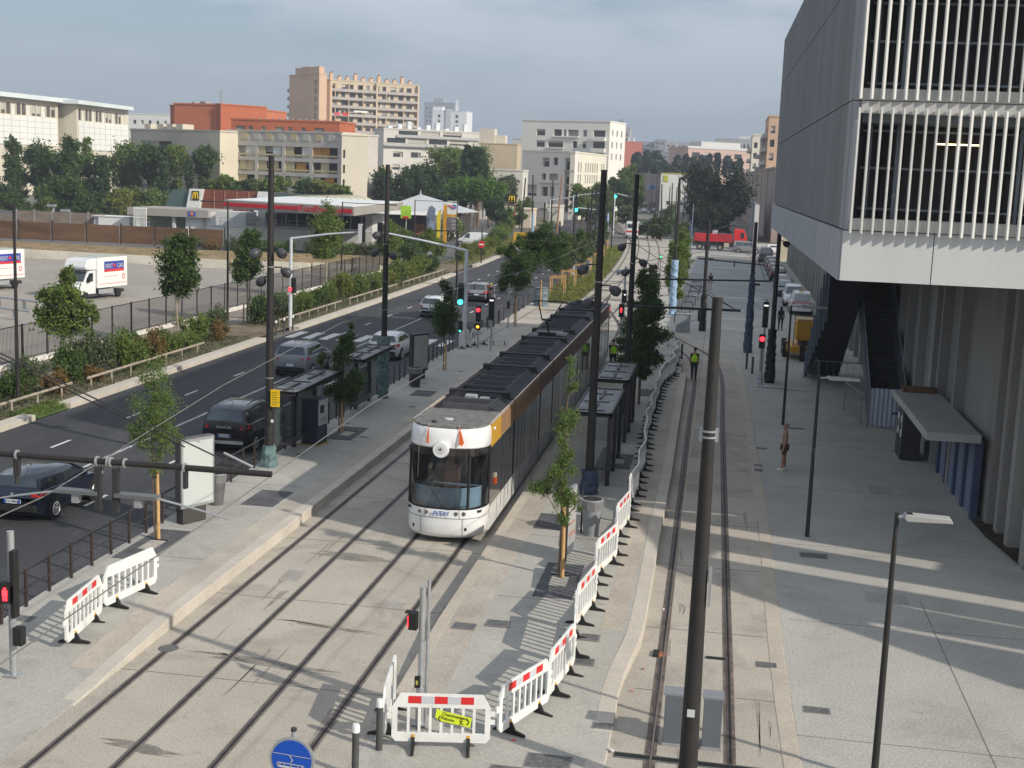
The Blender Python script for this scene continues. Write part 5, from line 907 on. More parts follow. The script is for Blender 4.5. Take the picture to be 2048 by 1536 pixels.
for (px,by,ty,ex,ey,gx_,gy,l,c_) in ((1144,460,391,1198,386,0,0,'far white gallows mast over the avenue, right of the pair',M_mast),(1098,464,400,1158,392,0,0,'far white gallows mast over the avenue, left of the pair',M_mast),(1226,470,386,1262,394,1231,393,'far mast with a green light right of the near right tram pole',M_mast),(1147,500,415,1200,420,1152,420,'far signal with a bright green light in the middle of the avenue',M_pole)):
    b=at(px,by); e2=far(ex,ey,b.y); h=far(px,ty,b.y).z; o=T('signal_mast',l,'signal mast',(b.x,b.y,0)); P(o,'post',MB().tube([(0,0,0),(0,0,h)],.13,6),c_); P(o,'arm',MB().tube([(0,0,h),(e2.x-b.x,0,e2.z)],.09,6),M_mast); P(o,'head',MB().box(-.1+(e2.x-b.x)*.9,.2+(e2.x-b.x)*.9,-.2,.1,e2.z-.8,e2.z+.8),M_black)
    if gx_: q=far(gx_,gy,b.y); P(o,'head',MB().box(q.x-b.x-.25,q.x-b.x+.25,-.1,.1,q.z-.3,q.z+1.2),M_black); P(o,'light',MB().tube([(q.x-b.x,-.3,q.z),(q.x-b.x,-.1,q.z)],.27,12),M_sg)
# ================================================================ SIGNS
o=T('tram_sign','round blue tram sign with white tram symbol at the bottom edge','sign',(-5.56,16.5,0)); M_sb=mat('sign_blue',(.01,.075,.42),.35,.04,1)
zc=2.357; P(o,'post',MB().tube([(0,.05,0),(0,.05,zc+.42)],.035,8),M_galv); P(o,'post_cap',MB().tube([(0,.05,zc+.4),(0,.05,zc+.44)],.045,8),M_dark); 
P(o,'rim',MB().tube([(0,0,zc),(0,-.03,zc)],.33,40),M_galv); P(o,'disc',MB().tube([(0,-.028,zc),(0,-.036,zc)],.292,40),M_sb)
mb=MB(); y0=-.044
def ln(a,b,w=.006):
    a=Vector(a);b=Vector(b); d=(b-a).normalized(); n=Vector((-d.y,d.x))*w; mb.add([(a.x-n.x,y0,a.y-n.y+zc),(b.x-n.x,y0,b.y-n.y+zc),(b.x+n.x,y0,b.y+n.y+zc),(a.x+n.x,y0,a.y+n.y+zc)],[(0,1,2,3)])
ln((-.27,.09),(.28,.055),.004); ln((-.03,.07),(.02,.0)); ln((.02,.0),(-.01,-.035))
for a,b,w in (((-.19,-.045),(.17,-.07),.006),((-.2,-.10),(.2,-.128),.016),((-.215,-.085),(-.19,-.045),.006),((.17,-.07),(.2,-.11),.006),((-.10,-.05),(-.105,-.10),.006),((.0,-.058),(-.0,-.11),.006),((.1,-.065),(.1,-.115),.006),((-.165,-.05),(-.17,-.10),.006),((.15,-.07),(.155,-.12),.006),((-.27,-.155),(.27,-.195),.004)): ln(a,b,w)
P(o,'tram_symbol',mb,M_fasc)
o=T('no_entry_sign','round red no entry sign on a pole by the planted strip','sign',(-28.1,149.6,0)); P(o,'post',MB().tube([(0,.1,0),(0,.1,5.5)],.07,6),M_galv); P(o,'disc',MB().tube([(0,0,2.4),(0,-.04,2.4)],.42,16),M_tr); P(o,'bar',MB().box(-.3,.3,-.08,-.05,2.32,2.48),M_white)
o=T('poster_panel','white framed poster panel on a dark foot on the left platform','advertising panel',(-14.72,34.7,.3),R(63))
P(o,'foot',MB().box(-.55,.3,-.12,.16,0,.55),mat('panel_foot',(.06,.055,.05),.6)); P(o,'case',MB().box(-.62,.62,-.10,.14,.45,2.5),mat('panel_case',(.10,.095,.09),.5),bevel=.01); P(o,'frame',MB().box(-.60,.60,-.125,-.10,.47,2.48),M_galv); P(o,'poster',MB().box(-.54,.54,-.13,-.125,.55,2.40),mat('blank_poster',(.47,.51,.49),.3,.03,1)); P(o,'clip',MB().box(-.06,.06,-.135,-.13,2.36,2.38),M_dark)
o=T('poster_panel','narrow poster panel seen nearly edge-on behind the right tree stake','advertising panel',(-3.72,34.35,.28),R(82)); 
P(o,'post',MB().box(-.62,-.5,-.08,.08,0,2.0),M_dark); P(o,'case',MB().box(-.5,.45,-.05,.05,.35,1.95),M_grey); P(o,'poster',MB().box(-.46,.41,-.06,-.05,.4,1.9),mat('worn_poster',(.36,.36,.35))); 
for z,hh in ((1.55,.12),(1.3,.05),(.95,.05),(.62,.1)): P(o,'red_print',MB().box(-.3,.3,-.065,-.06,z,z+hh),mat('pale_red_print',(.42,.20,.17)))
o=T('poster_panel','dark backed poster panel beyond the left shelter','advertising panel',(-14.78,62.7,.3),R(63)); P(o,'foot',MB().box(-.42,.42,-.1,.1,0,.5),M_dark); P(o,'case',MB().box(-.62,.62,-.10,.10,.4,2.3),M_dark); P(o,'poster',MB().box(-.5,.54,-.13,-.10,.5,2.2),mat('shaded_poster',(.32,.31,.29)))
# bins
def bin_(x,y,z,h,r,lab,m): 
    o=T('litter_bin',lab,'bin',(x,y,z)); P(o,'body',MB().tube([(0,0,0),(0,0,h*.8),(0,0,h)],[r*.72,r,r*1.06],14),m,smooth=True); P(o,'rim',MB().tube([(0,0,h),(0,0,h+.04)],r*1.1,14),M_galv); P(o,'opening',MB().tube([(0,0,h+.03),(0,0,h+.045)],r*.95,14),M_black); P(o,'bag',MB().tube([(0,0,h*.75),(0,0,h*.98)],[r*1.04,r*1.16],9),mat('bin_bag',(.2,.2,.2),.4,.1,5)); P(o,'post',MB().tube([(-r,r*.3,0),(-r,r*.3,h+.25)],.03,6),M_dark)
bin_(-14.85,36.65,.3,.95,.27,'grey litter bin beside the white framed poster panel',mat('bin_grey',(.13,.13,.13),.5,.1,3)); bin_(-14.35,60.3,.3,.9,.3,'dark litter bin behind the teal wrapped pole',M_dark); bin_(-3.35,36.7,.28,1.05,.3,'grey clear-bag bin behind the right tree stake',mat('bin_pale',(.25,.26,.27),.4,.1,3))
o=T('wrapped_cabinet','upright cabinet wrapped in grey blue plastic at the far end of the left platform','cabinet',(-14.5,104.3,.14)); P(o,'wrap',wrapmesh(1.5,.62,.55,None,4,.05),mat('grey_blue_film',(.16,.20,.23),.6,.2,3))
o=T('ticket_machine','dark ticket machine with a light front on the left platform by the shelter','ticket machine',(-14.87,46.25,.3),R(80)); P(o,'body',MB().box(-.4,.4,-.35,.35,0,1.75),mat('machine_navy',(.035,.045,.065),.4,.1,2),bevel=.03); P(o,'face',MB().box(-.36,.36,-.37,-.35,.75,1.7),mat('machine_face',(.42,.44,.45),.4,.05,2)); P(o,'screen',MB().box(-.25,.05,-.38,-.37,1.2,1.5),M_black); P(o,'keypad',MB().box(-.2,.2,-.38,-.37,.85,1.05),M_grey); P(o,'base_spill',MB().box(-.5,.5,-.45,.45,-.01,.02),mat('yellow_base',(.40,.26,.05)))
# shelters
def shelter(x,y0,y1,z,lab,wd,side):
    o=T('tram_shelter',lab,'shelter',(x,y0,z)); L=y1-y0; gl=mat('shelter_roof_glass',(.20,.20,.20),.45,.25,1.5,c2=(.10,.105,.11),fine=3)
    P(o,'roof',MB().box(0,wd,0,L,2.45,2.52),gl,bevel=.008)
    for q in ((0,.06,0,L),(wd-.06,wd,0,L)): P(o,'roof_rim',MB().box(q[0],q[1],q[2],q[3],2.40,2.56),M_dark)
    for yy in (0,L-.06): P(o,'roof_rim',MB().box(0,wd,yy,yy+.06,2.40,2.55),M_dark)
    for k in range(3): P(o,'roof_bar',MB().box(.15,wd-.3,.5+k*L/3,.56+k*L/3,2.52,2.55),M_dark)
    P(o,'roof_bar',MB().box(wd*.5-.05,wd*.5+.05,.3,L*.35,2.52,2.57),M_dark); P(o,'roof_bar',MB().box(wd*.5-.05,wd*.5+.05,L*.55,L*.9,2.52,2.57),M_dark)
    px=.04 if side<0 else wd-.16
    for k in range(3): P(o,'post',MB().box(px,px+.14,.2+k*(L-.6)/2,.4+k*(L-.6)/2,0,2.42),M_dark); 
    P(o,'glass_wall',MB().box(px+.05,px+.08,.4,L-.4,.3,2.2),mat('shelter_glass',(.10,.12,.13),.1,.1,1,alpha=.45)); P(o,'bench',MB().box(px+(.2 if side<0 else -.45),px+(.55 if side<0 else -.1),.8,L-.8,.42,.47),M_dark)
shelter(-15.5,42.7,48.1,.3,'grey roofed tram shelter on the left platform, nearer one',1.15,-1); shelter(-15.5,51.2,56.0,.3,'grey roofed tram shelter on the left platform, farther one',1.15,-1)
shelter(-4.72,42.7,47.9,.28,'grey roofed tram shelter on the right platform beside the barriers, nearer one',1.35,1); shelter(-4.72,50.2,55.2,.28,'tram shelter on the right platform under the dark tree',1.35,1)
# railing between platform and road
rg_=T('platform_railing','dark two bar railing between the left platform and the road','railing',(-15.5,20,0))
pm=MB().box(-.025,.025,-.04,.04,0,.92).mesh('post',mat('railing_brown',(.045,.032,.03),.5,.1,2))
for y in np.arange(20.4,74.5,1.06): ob('post',pm,rg_,(0,y-20,zL(y)))
for z in (.88,.42): P(rg_,'rail',MB().tube([(0,0.4,.012+z),(0,2,.012+z),(0,7.5,.3+z),(0,54,.3+z)],.024,6),M_dark)
# bollards
bl=MB().tube([(0,0,0),(0,0,.86)],.065,12).mesh('shaft',mat('bollard_grey',(.07,.07,.07),.6,.1,3),True); bh=MB().tube([(0,0,.84),(0,0,.95),(0,0,.985)],[.072,.072,.055],12).mesh('white_head',M_white,True); bd=MB().tube([(0,0,.84),(0,0,.96)],.066,12).mesh('head',M_dark,True)
def bollard(x,y,z,lab,white=1,grp=None): o=T('bollard',lab,'bollard',(x,y,z),0,grp); ob('shaft',bl,o); ob('head',bh if white else bd,o); return o
bollard(-5.73,21.95,.01,'dark bollard with white head touching the front barrier'); bollard(-5.86,20.82,0,'dark bollard with white head left of the front barrier, cut by the bottom edge')
for i,y in enumerate((75.9,77.2,78.7,80.4)): bollard(-27.4,y,.05,'white headed bollard across the road, %s of four beside the white mast'%ORD[i])
for i,y in enumerate((77.3,79.2,81.3,83.5,85.6,87.9,90.1,92.3,94.6,97,99.3,101.6,104)): bollard(-15.5,y,.12,'dark bollard in the line beside the road beyond the railing, %s from the near end'%ORD[i],0,'dark bollards along the far left platform')
bollard(-2.6,79.0,.1,'dark bollard at the corner of the curved barriers, left',0); bollard(-2.15,77.3,.1,'dark bollard at the corner of the curved barriers, right',0); bollard(1.65,75.5,0,'dark bollard beside the navy pole, left',0); bollard(1.95,73.8,0,'dark bollard beside the navy pole, right',0)
# electrical cabinets behind the big pole
for x0,x1,lab in ((-.58,-.02,'grey cabinet left of the big dark pole'),(.15,.5,'slim grey cabinet right of the big dark pole')):
    o=T('electric_cabinet',lab,'cabinet',(x0,23.45,.01)); P(o,'body',MB().box(0,x1-x0,0,.32,0,1.0),mat('cabinet_grey',(.13,.145,.16),.5,.05,2),bevel=.008); P(o,'lid',MB().box(-.03,x1-x0+.02,-.0,.38,1.0,1.04),mat('cabinet_lid',(.22,.23,.245),.5,.05,2)); P(o,'plinth',MB().box(-.02,x1-x0+.02,-.03,.34,-.01,.05),M_grey)
o=T('electric_cabinet','pale green grey cabinet on the plaza beyond the branch track','cabinet',(-2.6,92,0)); P(o,'body',MB().box(-.5,.5,0,.5,0,1.3),mat('cabinet_pale',(.26,.29,.29),.5,.05,2)); P(o,'lid',MB().box(-.53,.53,-.03,.53,1.3,1.36),M_galv)
o=T('grit_box','yellow box standing at the kerb of the far crossing','box',(-30.4,194.2,.1)); P(o,'body',MB().box(-1.1,1.1,-.6,.6,.3,1.9),mat('box_yellow',(.62,.36,.02))); P(o,'label_plate',MB().box(-.7,.9,-.64,-.6,.2,.7),M_fasc)
o=T('road_barrier','small red and white traffic barrier lying by the side street','barrier',(-32.2,141.5,.05)); P(o,'body',MB().ext([(-.7,0),(.7,0),(.5,.7),(-.2,.9)],'y',-.2,.2),mat('barrier_red',(.55,.05,.05))); P(o,'foot',MB().box(-.8,.8,-.3,.3,0,.08),M_white)
# concrete benches / frames on the plaza beside saplings
fr_=MB(); fr_.tube([(0,0,0),(0,0,.55),(0,.9,.55),(0,.9,0)],.03,4)
for i,(x,y) in enumerate(((-3.0,98.5),(-2.9,103),(-2.8,108),(-2.7,113.5),(-2.6,119),(-2.6,125),(-2.6,131))):
    o=T('tree_guard','low square metal guard on the plaza, %s from the near end'%ORD[i],'guard',(x,y,0)); P(o,'frame',MB().tube([(-.45,0,0),(-.45,0,.7),(.45,0,.7),(.45,0,0)],.03,4),M_dark); P(o,'frame',MB().tube([(-.45,.9,0),(-.45,.9,.7),(.45,.9,.7),(.45,.9,0)],.03,4),M_dark)
# ================================================================ PLASTIC BARRIERS
def barrier_body():
    mb=MB(); t=.024; L=2.0
    mb.ext([(.10,.13),(L-.10,.13),(L-.02,.22),(L-.02,.30),(.02,.30),(.02,.22)],'y',-t,t)          # bottom beam
    mb.ext([(.02,.80),(L-.02,.80),(L-.18,1.06),(.18,1.06)],'y',-t,t)                                # top beam
    mb.ext([(.02,.30),(.13,.30),(.13,.80),(.02,.80)],'y',-t,t); mb.ext([(L-.13,.30),(L-.02,.30),(L-.02,.80),(L-.13,.80)],'y',-t,t)
    n=7
    for i in range(n):
        x=.13+(L-.26)*(i+1)/(n+1); mb.box(x-.028,x+.028,-t*.8,t*.8,.30,.80)
    mb.box(-.08,.03,-.02,.02,.56,.68); mb.box(L-.03,L+.07,-.02,.02,.50,.58); mb.box(L-.03,L+.07,-.02,.02,.66,.74)
    return mb
BB=barrier_body().mesh('body',M_white); ft=MB(); ft.ext([(-.36,0),(-.33,.03),(-.13,.07),(-.05,.22),(.05,.22),(.13,.07),(.33,.03),(.36,0)],'x',-.035,.035); FT=ft.mesh('foot',M_black)
rs=MB().box(0,.26,-.030,-.024,.88,1.02).mesh('red_strip',M_red); ws=MB().box(0,.26,-.030,-.024,.88,1.02).mesh('white_strip',mat('reflective_grey',(.50,.52,.55),.35,.04,2)); cl=MB().box(-.03,.03,-.035,-.024,.12,.27).mesh('orange_clamp',mat('orange_clamp',(.65,.33,.02)))
def barrier(a,b,z,lab,grp,plain=0,scale=1):
    a=Vector(a); b=Vector(b); ang=math.atan2(b.y-a.y,b.x-a.x); L=(b-a).length
    o=T('plastic_barrier',lab,'barrier',(a.x,a.y,z),ang,grp); o.scale=(L/2.0*1.03,1,scale)
    ob('body',BB,o)
    for x in (.45,1.55): ob('foot',FT,o,(x,0,0)); ob('orange_clamp',cl,o,(x,0,0))
    if not plain:
        for k in range(5): ob('red_strip' if k%2==0 else 'white_strip',rs if k%2==0 else ws,o,(.34+k*.26,0,0))
    return o
barrier((-5.55,22.07),(-3.77,22.40),.03,'white front barrier with the yellow pedestrian notice','white plastic barriers')
barrier((-5.98,24.1),(-5.72,22.2),.03,'white barrier seen edge-on behind the front one, left side','white plastic barriers')
chain=[(-3.66,22.75),(-2.95,24.55),(-2.66,26.5),(-2.86,28.5),(-2.60,30.45),(-2.80,32.4),(-2.42,34.35),(-2.60,36.3),(-2.36,38.25),(-2.52,40.2),(-2.36,42.15),(-2.50,44.1),(-2.38,46.05),(-2.56,48),(-2.56,49.95),(-2.74,51.9),(-2.62,53.85),(-2.78,55.8),(-2.66,57.75),(-2.78,59.7),(-2.68,61.65),(-2.78,63.6),(-2.72,65.55),(-2.5,67.5),(-2.25,69.4),(-2.5,71.3),(-2.22,73.2),(-2.5,75.1),(-2.3,76.6)]
for i in range(len(chain)-1):
    barrier(chain[i],chain[i+1],zR((chain[i][1]+chain[i+1][1])/2)+.005,'white plastic barrier in the long row down the right platform, %s from the near end'%ORD[i],'white plastic barriers',0 if i<9 else 1)
for i,(a,b) in enumerate((((-2.3,76.7),(-4.0,77.5)),((-4.05,77.6),(-5.8,78.6)))): barrier(a,b,.2,'white barrier closing the far end of the right platform, %s part'%('right','left')[i],'white plastic barriers')
barrier((-13.38,24.62),(-13.62,26.70),zL(25.5),'white barrier with red strips on the left platform, nearer one','white plastic barriers'); barrier((-13.58,26.74),(-13.22,28.72),zL(27.7),'plain white barrier on the left platform, farther one','white plastic barriers',1)
for i,(a,b) in enumerate((((-15.3,75.3),(-15.1,77.2)),((-15.0,77.3),(-14.2,78.6)),((-14.1,78.7),(-12.9,78.9)))): barrier(a,b,.14,'white barrier near the far crossing signals, %s from the left'%ORD[i],'white plastic barriers',1)
o=T('pedestrian_notice','yellow green notice reading Cheminement Pietons tied to the front barrier','notice',(-5.55,22.07,0),math.atan2(.33,1.78)); YG=mat('notice_yellow_green',(.62,.72,.03),.5,.03,2)
P(o,'board',MB().add([(.86,-.05,.60),(1.47,-.05,.47),(1.50,-.05,.66),(.90,-.05,.80)],[(0,1,2,3)]),YG); P(o,'board_end',MB().add([(.82,-.052,.66),(.9,-.052,.60),(.93,-.052,.79),(.85,-.052,.84)],[(0,1,2,3)]),YG)
txt(o,'text_line','Cheminement',.085,(.95,-.058,.735),(R(90),R(12),0),M_black,.001,'LEFT'); txt(o,'text_line','Piétons',.085,(.93,-.058,.655),(R(90),R(12),0),M_black,.001,'LEFT')
mb=MB(); 
for s,x in ((-1,.90),(1,1.43)): mb.add([(x+s*.03,-.057,.64+(-.0 if s<0 else -.06)),(x-s*.01,-.057,.70-(.0 if s<0 else .06)),(x-s*.03,-.057,.69-(.0 if s<0 else .06)),(x+s*.01,-.057,.64-(.0 if s<0 else .06)),(x-s*.03,-.057,.59-(.0 if s<0 else .06)),(x-s*.01,-.057,.58-(.0 if s<0 else .06))],[(0,1,2,3,4,5)])
mb.tube([(1.30,-.057,.62),(1.30,-.057,.57),(1.27,-.057,.51)],.007,4); mb.tube([(1.30,-.057,.57),(1.34,-.057,.52)],.007,4); mb.tube([(1.27,-.057,.60),(1.34,-.057,.595)],.006,4); mb.sphere((1.305,-.057,.645),.014,6,4)
P(o,'arrows_and_walker',mb,M_black)
# litter and plastic
for i,(x,y,c_,s) in enumerate(((-3.35,22.9,(.6,.1,.1),.06),(-3.95,25.4,(.5,.3,.3),.05),(-1.2,27.2,(.35,.10,.06),.05),(-1.35,25.9,(.5,.15,.12),.05),(-.95,31.3,(.8,.8,.78),.05),(-1.5,22.9,(.7,.65,.6),.08))):
    o=T('litter',['red and white crushed can by the second barrier foot','faded red scrap behind the second barrier','small red brown scrap beside the platform kerb','red scrap against the platform kerb near the covers','white paper ball beside the left rail of the single track','pale scrap at the foot of the platform kerb'][i],'litter',(x,y,.02 if x>-1.45 else zR(y)+.01),i*1.1); P(o,'scrap',MB().box(-s,s*.6,-s*.4,s*.4,0,s*.5),mat('litter%d'%i,c_,.6),bevel=.012)
o=T('plastic_sheet','crumpled pale plastic film lying between the taped signal and the black pole','plastic film',(2.5,69.2,.01)); mb=MB(); mb.ribbon([(-.5,.25,.03),(.2,-.1,.08),(.9,-.25,.03),(1.8,-.5,.06),(2.5,-.55,.02)],[(-.45,-.2,.02),(.2,-.3,.03),(.9,-.4,.06),(1.8,-.62,.02),(2.5,-.65,.02)]); P(o,'film',mb,mat('plastic_film',(.45,.47,.5),.3,.1,4)); P(o,'foot_wrap',wrapmesh(.7,.22,.12,None,9,.04),mat('plastic_film',(.45,.47,.5)),loc=(-.25,.5,0))
# ================================================================ TRAM
TX0,TX1=-8.73,-6.37; TY=35.38; TC=(TX0+TX1)/2; HW=(TX1-TX0)/2
M_tw=mat('tram_white',(.74,.74,.73),.28,.03,1,coat=.5); M_tg=mat('tram_dark_glass',(.018,.016,.016),.06,.2,.5,spec=.7,coat=.6); M_ty=mat('tram_gold',(.52,.29,.035),.45,.06,2); M_tb=mat('tram_bronze',(.33,.20,.105),.5,.08,2); M_tb2=mat('tram_brown',(.25,.155,.11),.5,.1,2); M_roof=mat('tram_roof_black',(.024,.024,.027),.7,.2,2); M_rgrey=mat('tram_roof_grey',(.17,.165,.155),.8,.1,3,fine=8); M_skirt=mat('tram_skirt',(.42,.42,.42),.4,.05,1)
tram=T('tram','long white gold and brown articulated tram with dark windows in the centre','tram',(TC,TY,0))
def plan(t,ex=1.0,depth=1.15,e=2.6):   # nose curve: t in -1..1 across
    x=HW*ex*t; return (x,depth*(1-(1-abs(t)**e)**(1/e)) if abs(t)<1 else depth)
TT=[math.sin(u*PI/2) for u in np.linspace(-1,1,33)]
def nose(zs,name,m,t0=-1,t1=1,tail=0,off_=0,parent=None):
    rings=[]
    for z,ex,sh in zs:
        pts=[(x*(1+off_/HW),y+sh-off_,z) for x,y in (plan(t,ex) for t in TT if t0<=t<=t1)]
        if t0<=-1: pts=[(-HW*ex*(1+off_/HW),1.15+tail+sh,z)]+pts
        if t1>=1: pts=pts+[(HW*ex*(1+off_/HW),1.15+tail+sh,z)]
        rings.append(pts)
    return P(parent or tram,name,MB().loft(rings,closed=False,caps=False),m,smooth=True)
nose([(.16,.90,.22),(.22,.96,.08),(.34,.995,.01),(.6,1.0,.0),(.78,1.0,.0)],'lower_bumper',M_tw,tail=.05)
nose([(.79,1.0,.002),(1.0,1.0,.015),(1.04,.998,.02)],'nose_panel',M_tw,tail=.05)
nose([(2.80,.985,.13),(2.84,1.0,.09),(3.1,1.0,.11),(3.30,.99,.15),(3.38,.965,.21),(3.41,.92,.30)],'top_band',M_tw,tail=.35)
nose([(.775,1.0,-.004),(.792,1.0,-.004)],'panel_joint',M_dark,tail=.05)
for s in (-1,1): P(tram,'panel_joint',MB().tube([(s*.52,.055 if True else 0,.80),(s*.5,.06,1.03)],.006,4),M_dark)
for s in (-1,1): P(tram,'panel_joint',MB().tube([(s*.62,.075,.20),(s*.62,.06,.78)],.006,4),M_dark)
# windscreen: clear glass over a visible cab
M_ws=bpy.data.materials.new('windscreen'); M_ws.use_nodes=True; t_=M_ws.node_tree; t_.nodes.clear(); o_=t_.nodes.new('ShaderNodeOutputMaterial'); gl_=t_.nodes.new('ShaderNodeBsdfGlossy'); gl_.inputs['Roughness'].default_value=.03; tr_=t_.nodes.new('ShaderNodeBsdfTransparent'); tr_.inputs[0].default_value=(.62,.70,.74,1); fr_n=t_.nodes.new('ShaderNodeFresnel'); fr_n.inputs[0].default_value=1.5; mx_=t_.nodes.new('ShaderNodeMixShader'); ma_=t_.nodes.new('ShaderNodeMath'); ma_.operation='ADD'; ma_.inputs[1].default_value=.05
t_.links.new(fr_n.outputs[0],ma_.inputs[0]); t_.links.new(ma_.outputs[0],mx_.inputs[0]); t_.links.new(tr_.outputs[0],mx_.inputs[1]); t_.links.new(gl_.outputs[0],mx_.inputs[2]); t_.links.new(mx_.outputs[0],o_.inputs[0])
nose([(1.06,.99,.03),(1.6,.99,.05),(2.2,.988,.08),(2.6,.985,.11)],'windscreen',M_ws,tail=.0)
nose([(2.6,.988,.105),(2.81,.985,.12)],'black_header',M_tg,tail=.3)
nose([(1.035,.997,.018),(1.085,.995,.022)],'windscreen_seal',M_black,tail=.0)
for t in (-.93,.62): 
    x,y=plan(t,.99); P(tram,'pillar',MB().tube([(x,y+.03,1.05),(x,y+.11,2.65)],.045,6),M_black)
for s in (-1,1): P(tram,'rear_pillar',MB().box(min(s*HW*.92,s*HW*.99),max(s*HW*.92,s*HW*.99),1.0,1.25,1.0,2.8),M_black)
P(tram,'cab_floor',MB().box(-1.08,1.08,.35,2.0,.95,1.0),M_dark); P(tram,'cab_wall',MB().box(-1.1,1.1,1.95,2.0,1.0,2.8),mat('cab_wall',(.06,.055,.05))); P(tram,'cab_ceiling',MB().box(-1.1,1.1,.4,2.0,2.70,2.78),M_dark)
ds=MB(); n=14; ds.loft([[(.97*math.cos(PI*k/n),.95-.70*math.sin(PI*k/n),z_) for k in range(n+1)] for z_ in (1.02,1.62)],closed=False,caps=False); ds.add([(.97*math.cos(PI*k/n),.95-.70*math.sin(PI*k/n),1.62+.08*math.sin(PI*k/n)) for k in range(n+1)],[tuple(range(n+1))]); P(tram,'dashboard',ds,mat('dash_sky_reflection',(.42,.52,.62),.25,.1,2))  # dashboard's pale blue stands in for sky reflected in the windscreen
P(tram,'seat',MB().box(-.25,.25,1.25,1.4,1.2,2.15),mat('seat_brown',(.12,.05,.04)),bevel=.05); P(tram,'blind',MB().box(-.7,-.35,1.6,1.62,1.9,2.65),mat('cab_blind',(.15,.15,.15))); P(tram,'blind',MB().box(.1,.4,1.6,1.62,1.7,2.65),mat('cab_blind',(.15,.15,.15)))
P(tram,'wiper',MB().tube([(-.9,.30,1.13),(-.4,.06,1.06),(.25,-.01,1.08),(.7,.09,1.17)],.014,5),M_black); P(tram,'wiper',MB().tube([(.05,-.0,1.08),(-.28,.06,1.52),(-.38,.075,1.68)],.012,5),M_black)
P(tram,'cab_knob',MB().sphere((-.32,.40,1.74),.06,10,6),mat('knob_pale',(.4,.47,.52)))
for x in (-.66,-.45,.42,.63):
    y=plan(x/HW)[1]; P(tram,'headlight',MB().tube([(x,y+.03,.93),(x,y-.012,.93)],[.07,.066],14),mat('lamp_ring',(.35,.35,.34),.3,.05,4)); P(tram,'headlight_lens',MB().tube([(x,y-.012,.93),(x,y-.02,.93)],.043,12),mat('lamp_lens',(.10,.09,.08),.2,.1,4))
for x in (-.85,.68): y=plan(x/HW)[1]; P(tram,'coupler_hole',MB().tube([(x,y+.04,.47),(x,y-.004,.47)],.05,10),M_black)
M_rtm=mat('letter_blue',(.02,.12,.42),.4,.03,2); 
txt(tram,'lettering','RTM',.19,(-.03,-.03,.92),(R(90),0,0),M_rtm,.006,xs=1.25,shear=.2)
P(tram,'round_lamp',MB().tube([(-.06,.16,2.80),(-.06,-.06,2.80),(-.06,-.11,2.80)],[.20,.24,.215],28),M_tw,smooth=True); P(tram,'lamp_bowl',MB().tube([(-.06,-.112,2.80),(-.06,-.118,2.80)],.13,22),mat('bowl_pale',(.6,.6,.58),.3)); P(tram,'lamp_bulb',MB().tube([(-.06,-.119,2.82),(-.06,-.13,2.82)],.035,12),M_dark)
for x,lean in ((-.52,.03),(.43,-.02)):
    y=plan(x/HW)[1]+.06; f=ob('flag_staff',MB().tube([(x+lean,y+.12,3.50),(x,y-.03,2.95)],.008,5).mesh('flag_staff',M_fasc),tram)
    P(tram,'flag',MB().add([(x+lean,y+.10,3.46),(x+.16 if x>0 else x+.07,y-.06,3.02),(x+.10 if x>0 else x+.08,y-.08,2.93),(x-.02,y-.05,2.98)],[(0,1,2,3)]) ,mat('flag_orange',(.72,.13,.03),.7,.1,2)); P(tram,'flag_white',MB().add([(x-.02,y-.055,3.2),(x+.02,y-.065,3.2),(x+.0,y-.085,2.93),(x-.05,y-.07,2.95)],[(0,1,2,3)]),M_fasc)
o=P(tram,'mirror_lamp',MB().box(HW,HW+.06,1.9,2.05,1.45,1.62),mat('mirror_orange',(.6,.10,.02),.5)); P(tram,'camera_arm',MB().box(HW,HW+.05,1.85,2.0,1.66,1.78),mat('arm_pale',(.5,.45,.35)))
P(tram,'side_knob',MB().sphere((HW+.01,1.5,3.22),.055,8,6),M_tw)
# roof cap over the cab
cap=MB(); pts=[(x*.95,y+.20) for x,y in (plan(t) for t in TT)]+[(HW*.93,3.0),(-HW*.93,3.0)]; cap.prism(pts,3.30,3.44); P(tram,'roof_cap',cap,M_rgrey); P(tram,'roof_hatch',MB().tube([(-.12,1.25,3.44),(-.12,1.25,3.465)],.13,18),M_fasc); P(tram,'roof_knob',MB().box(-.5,-.38,.62,.7,3.44,3.50),M_dark)
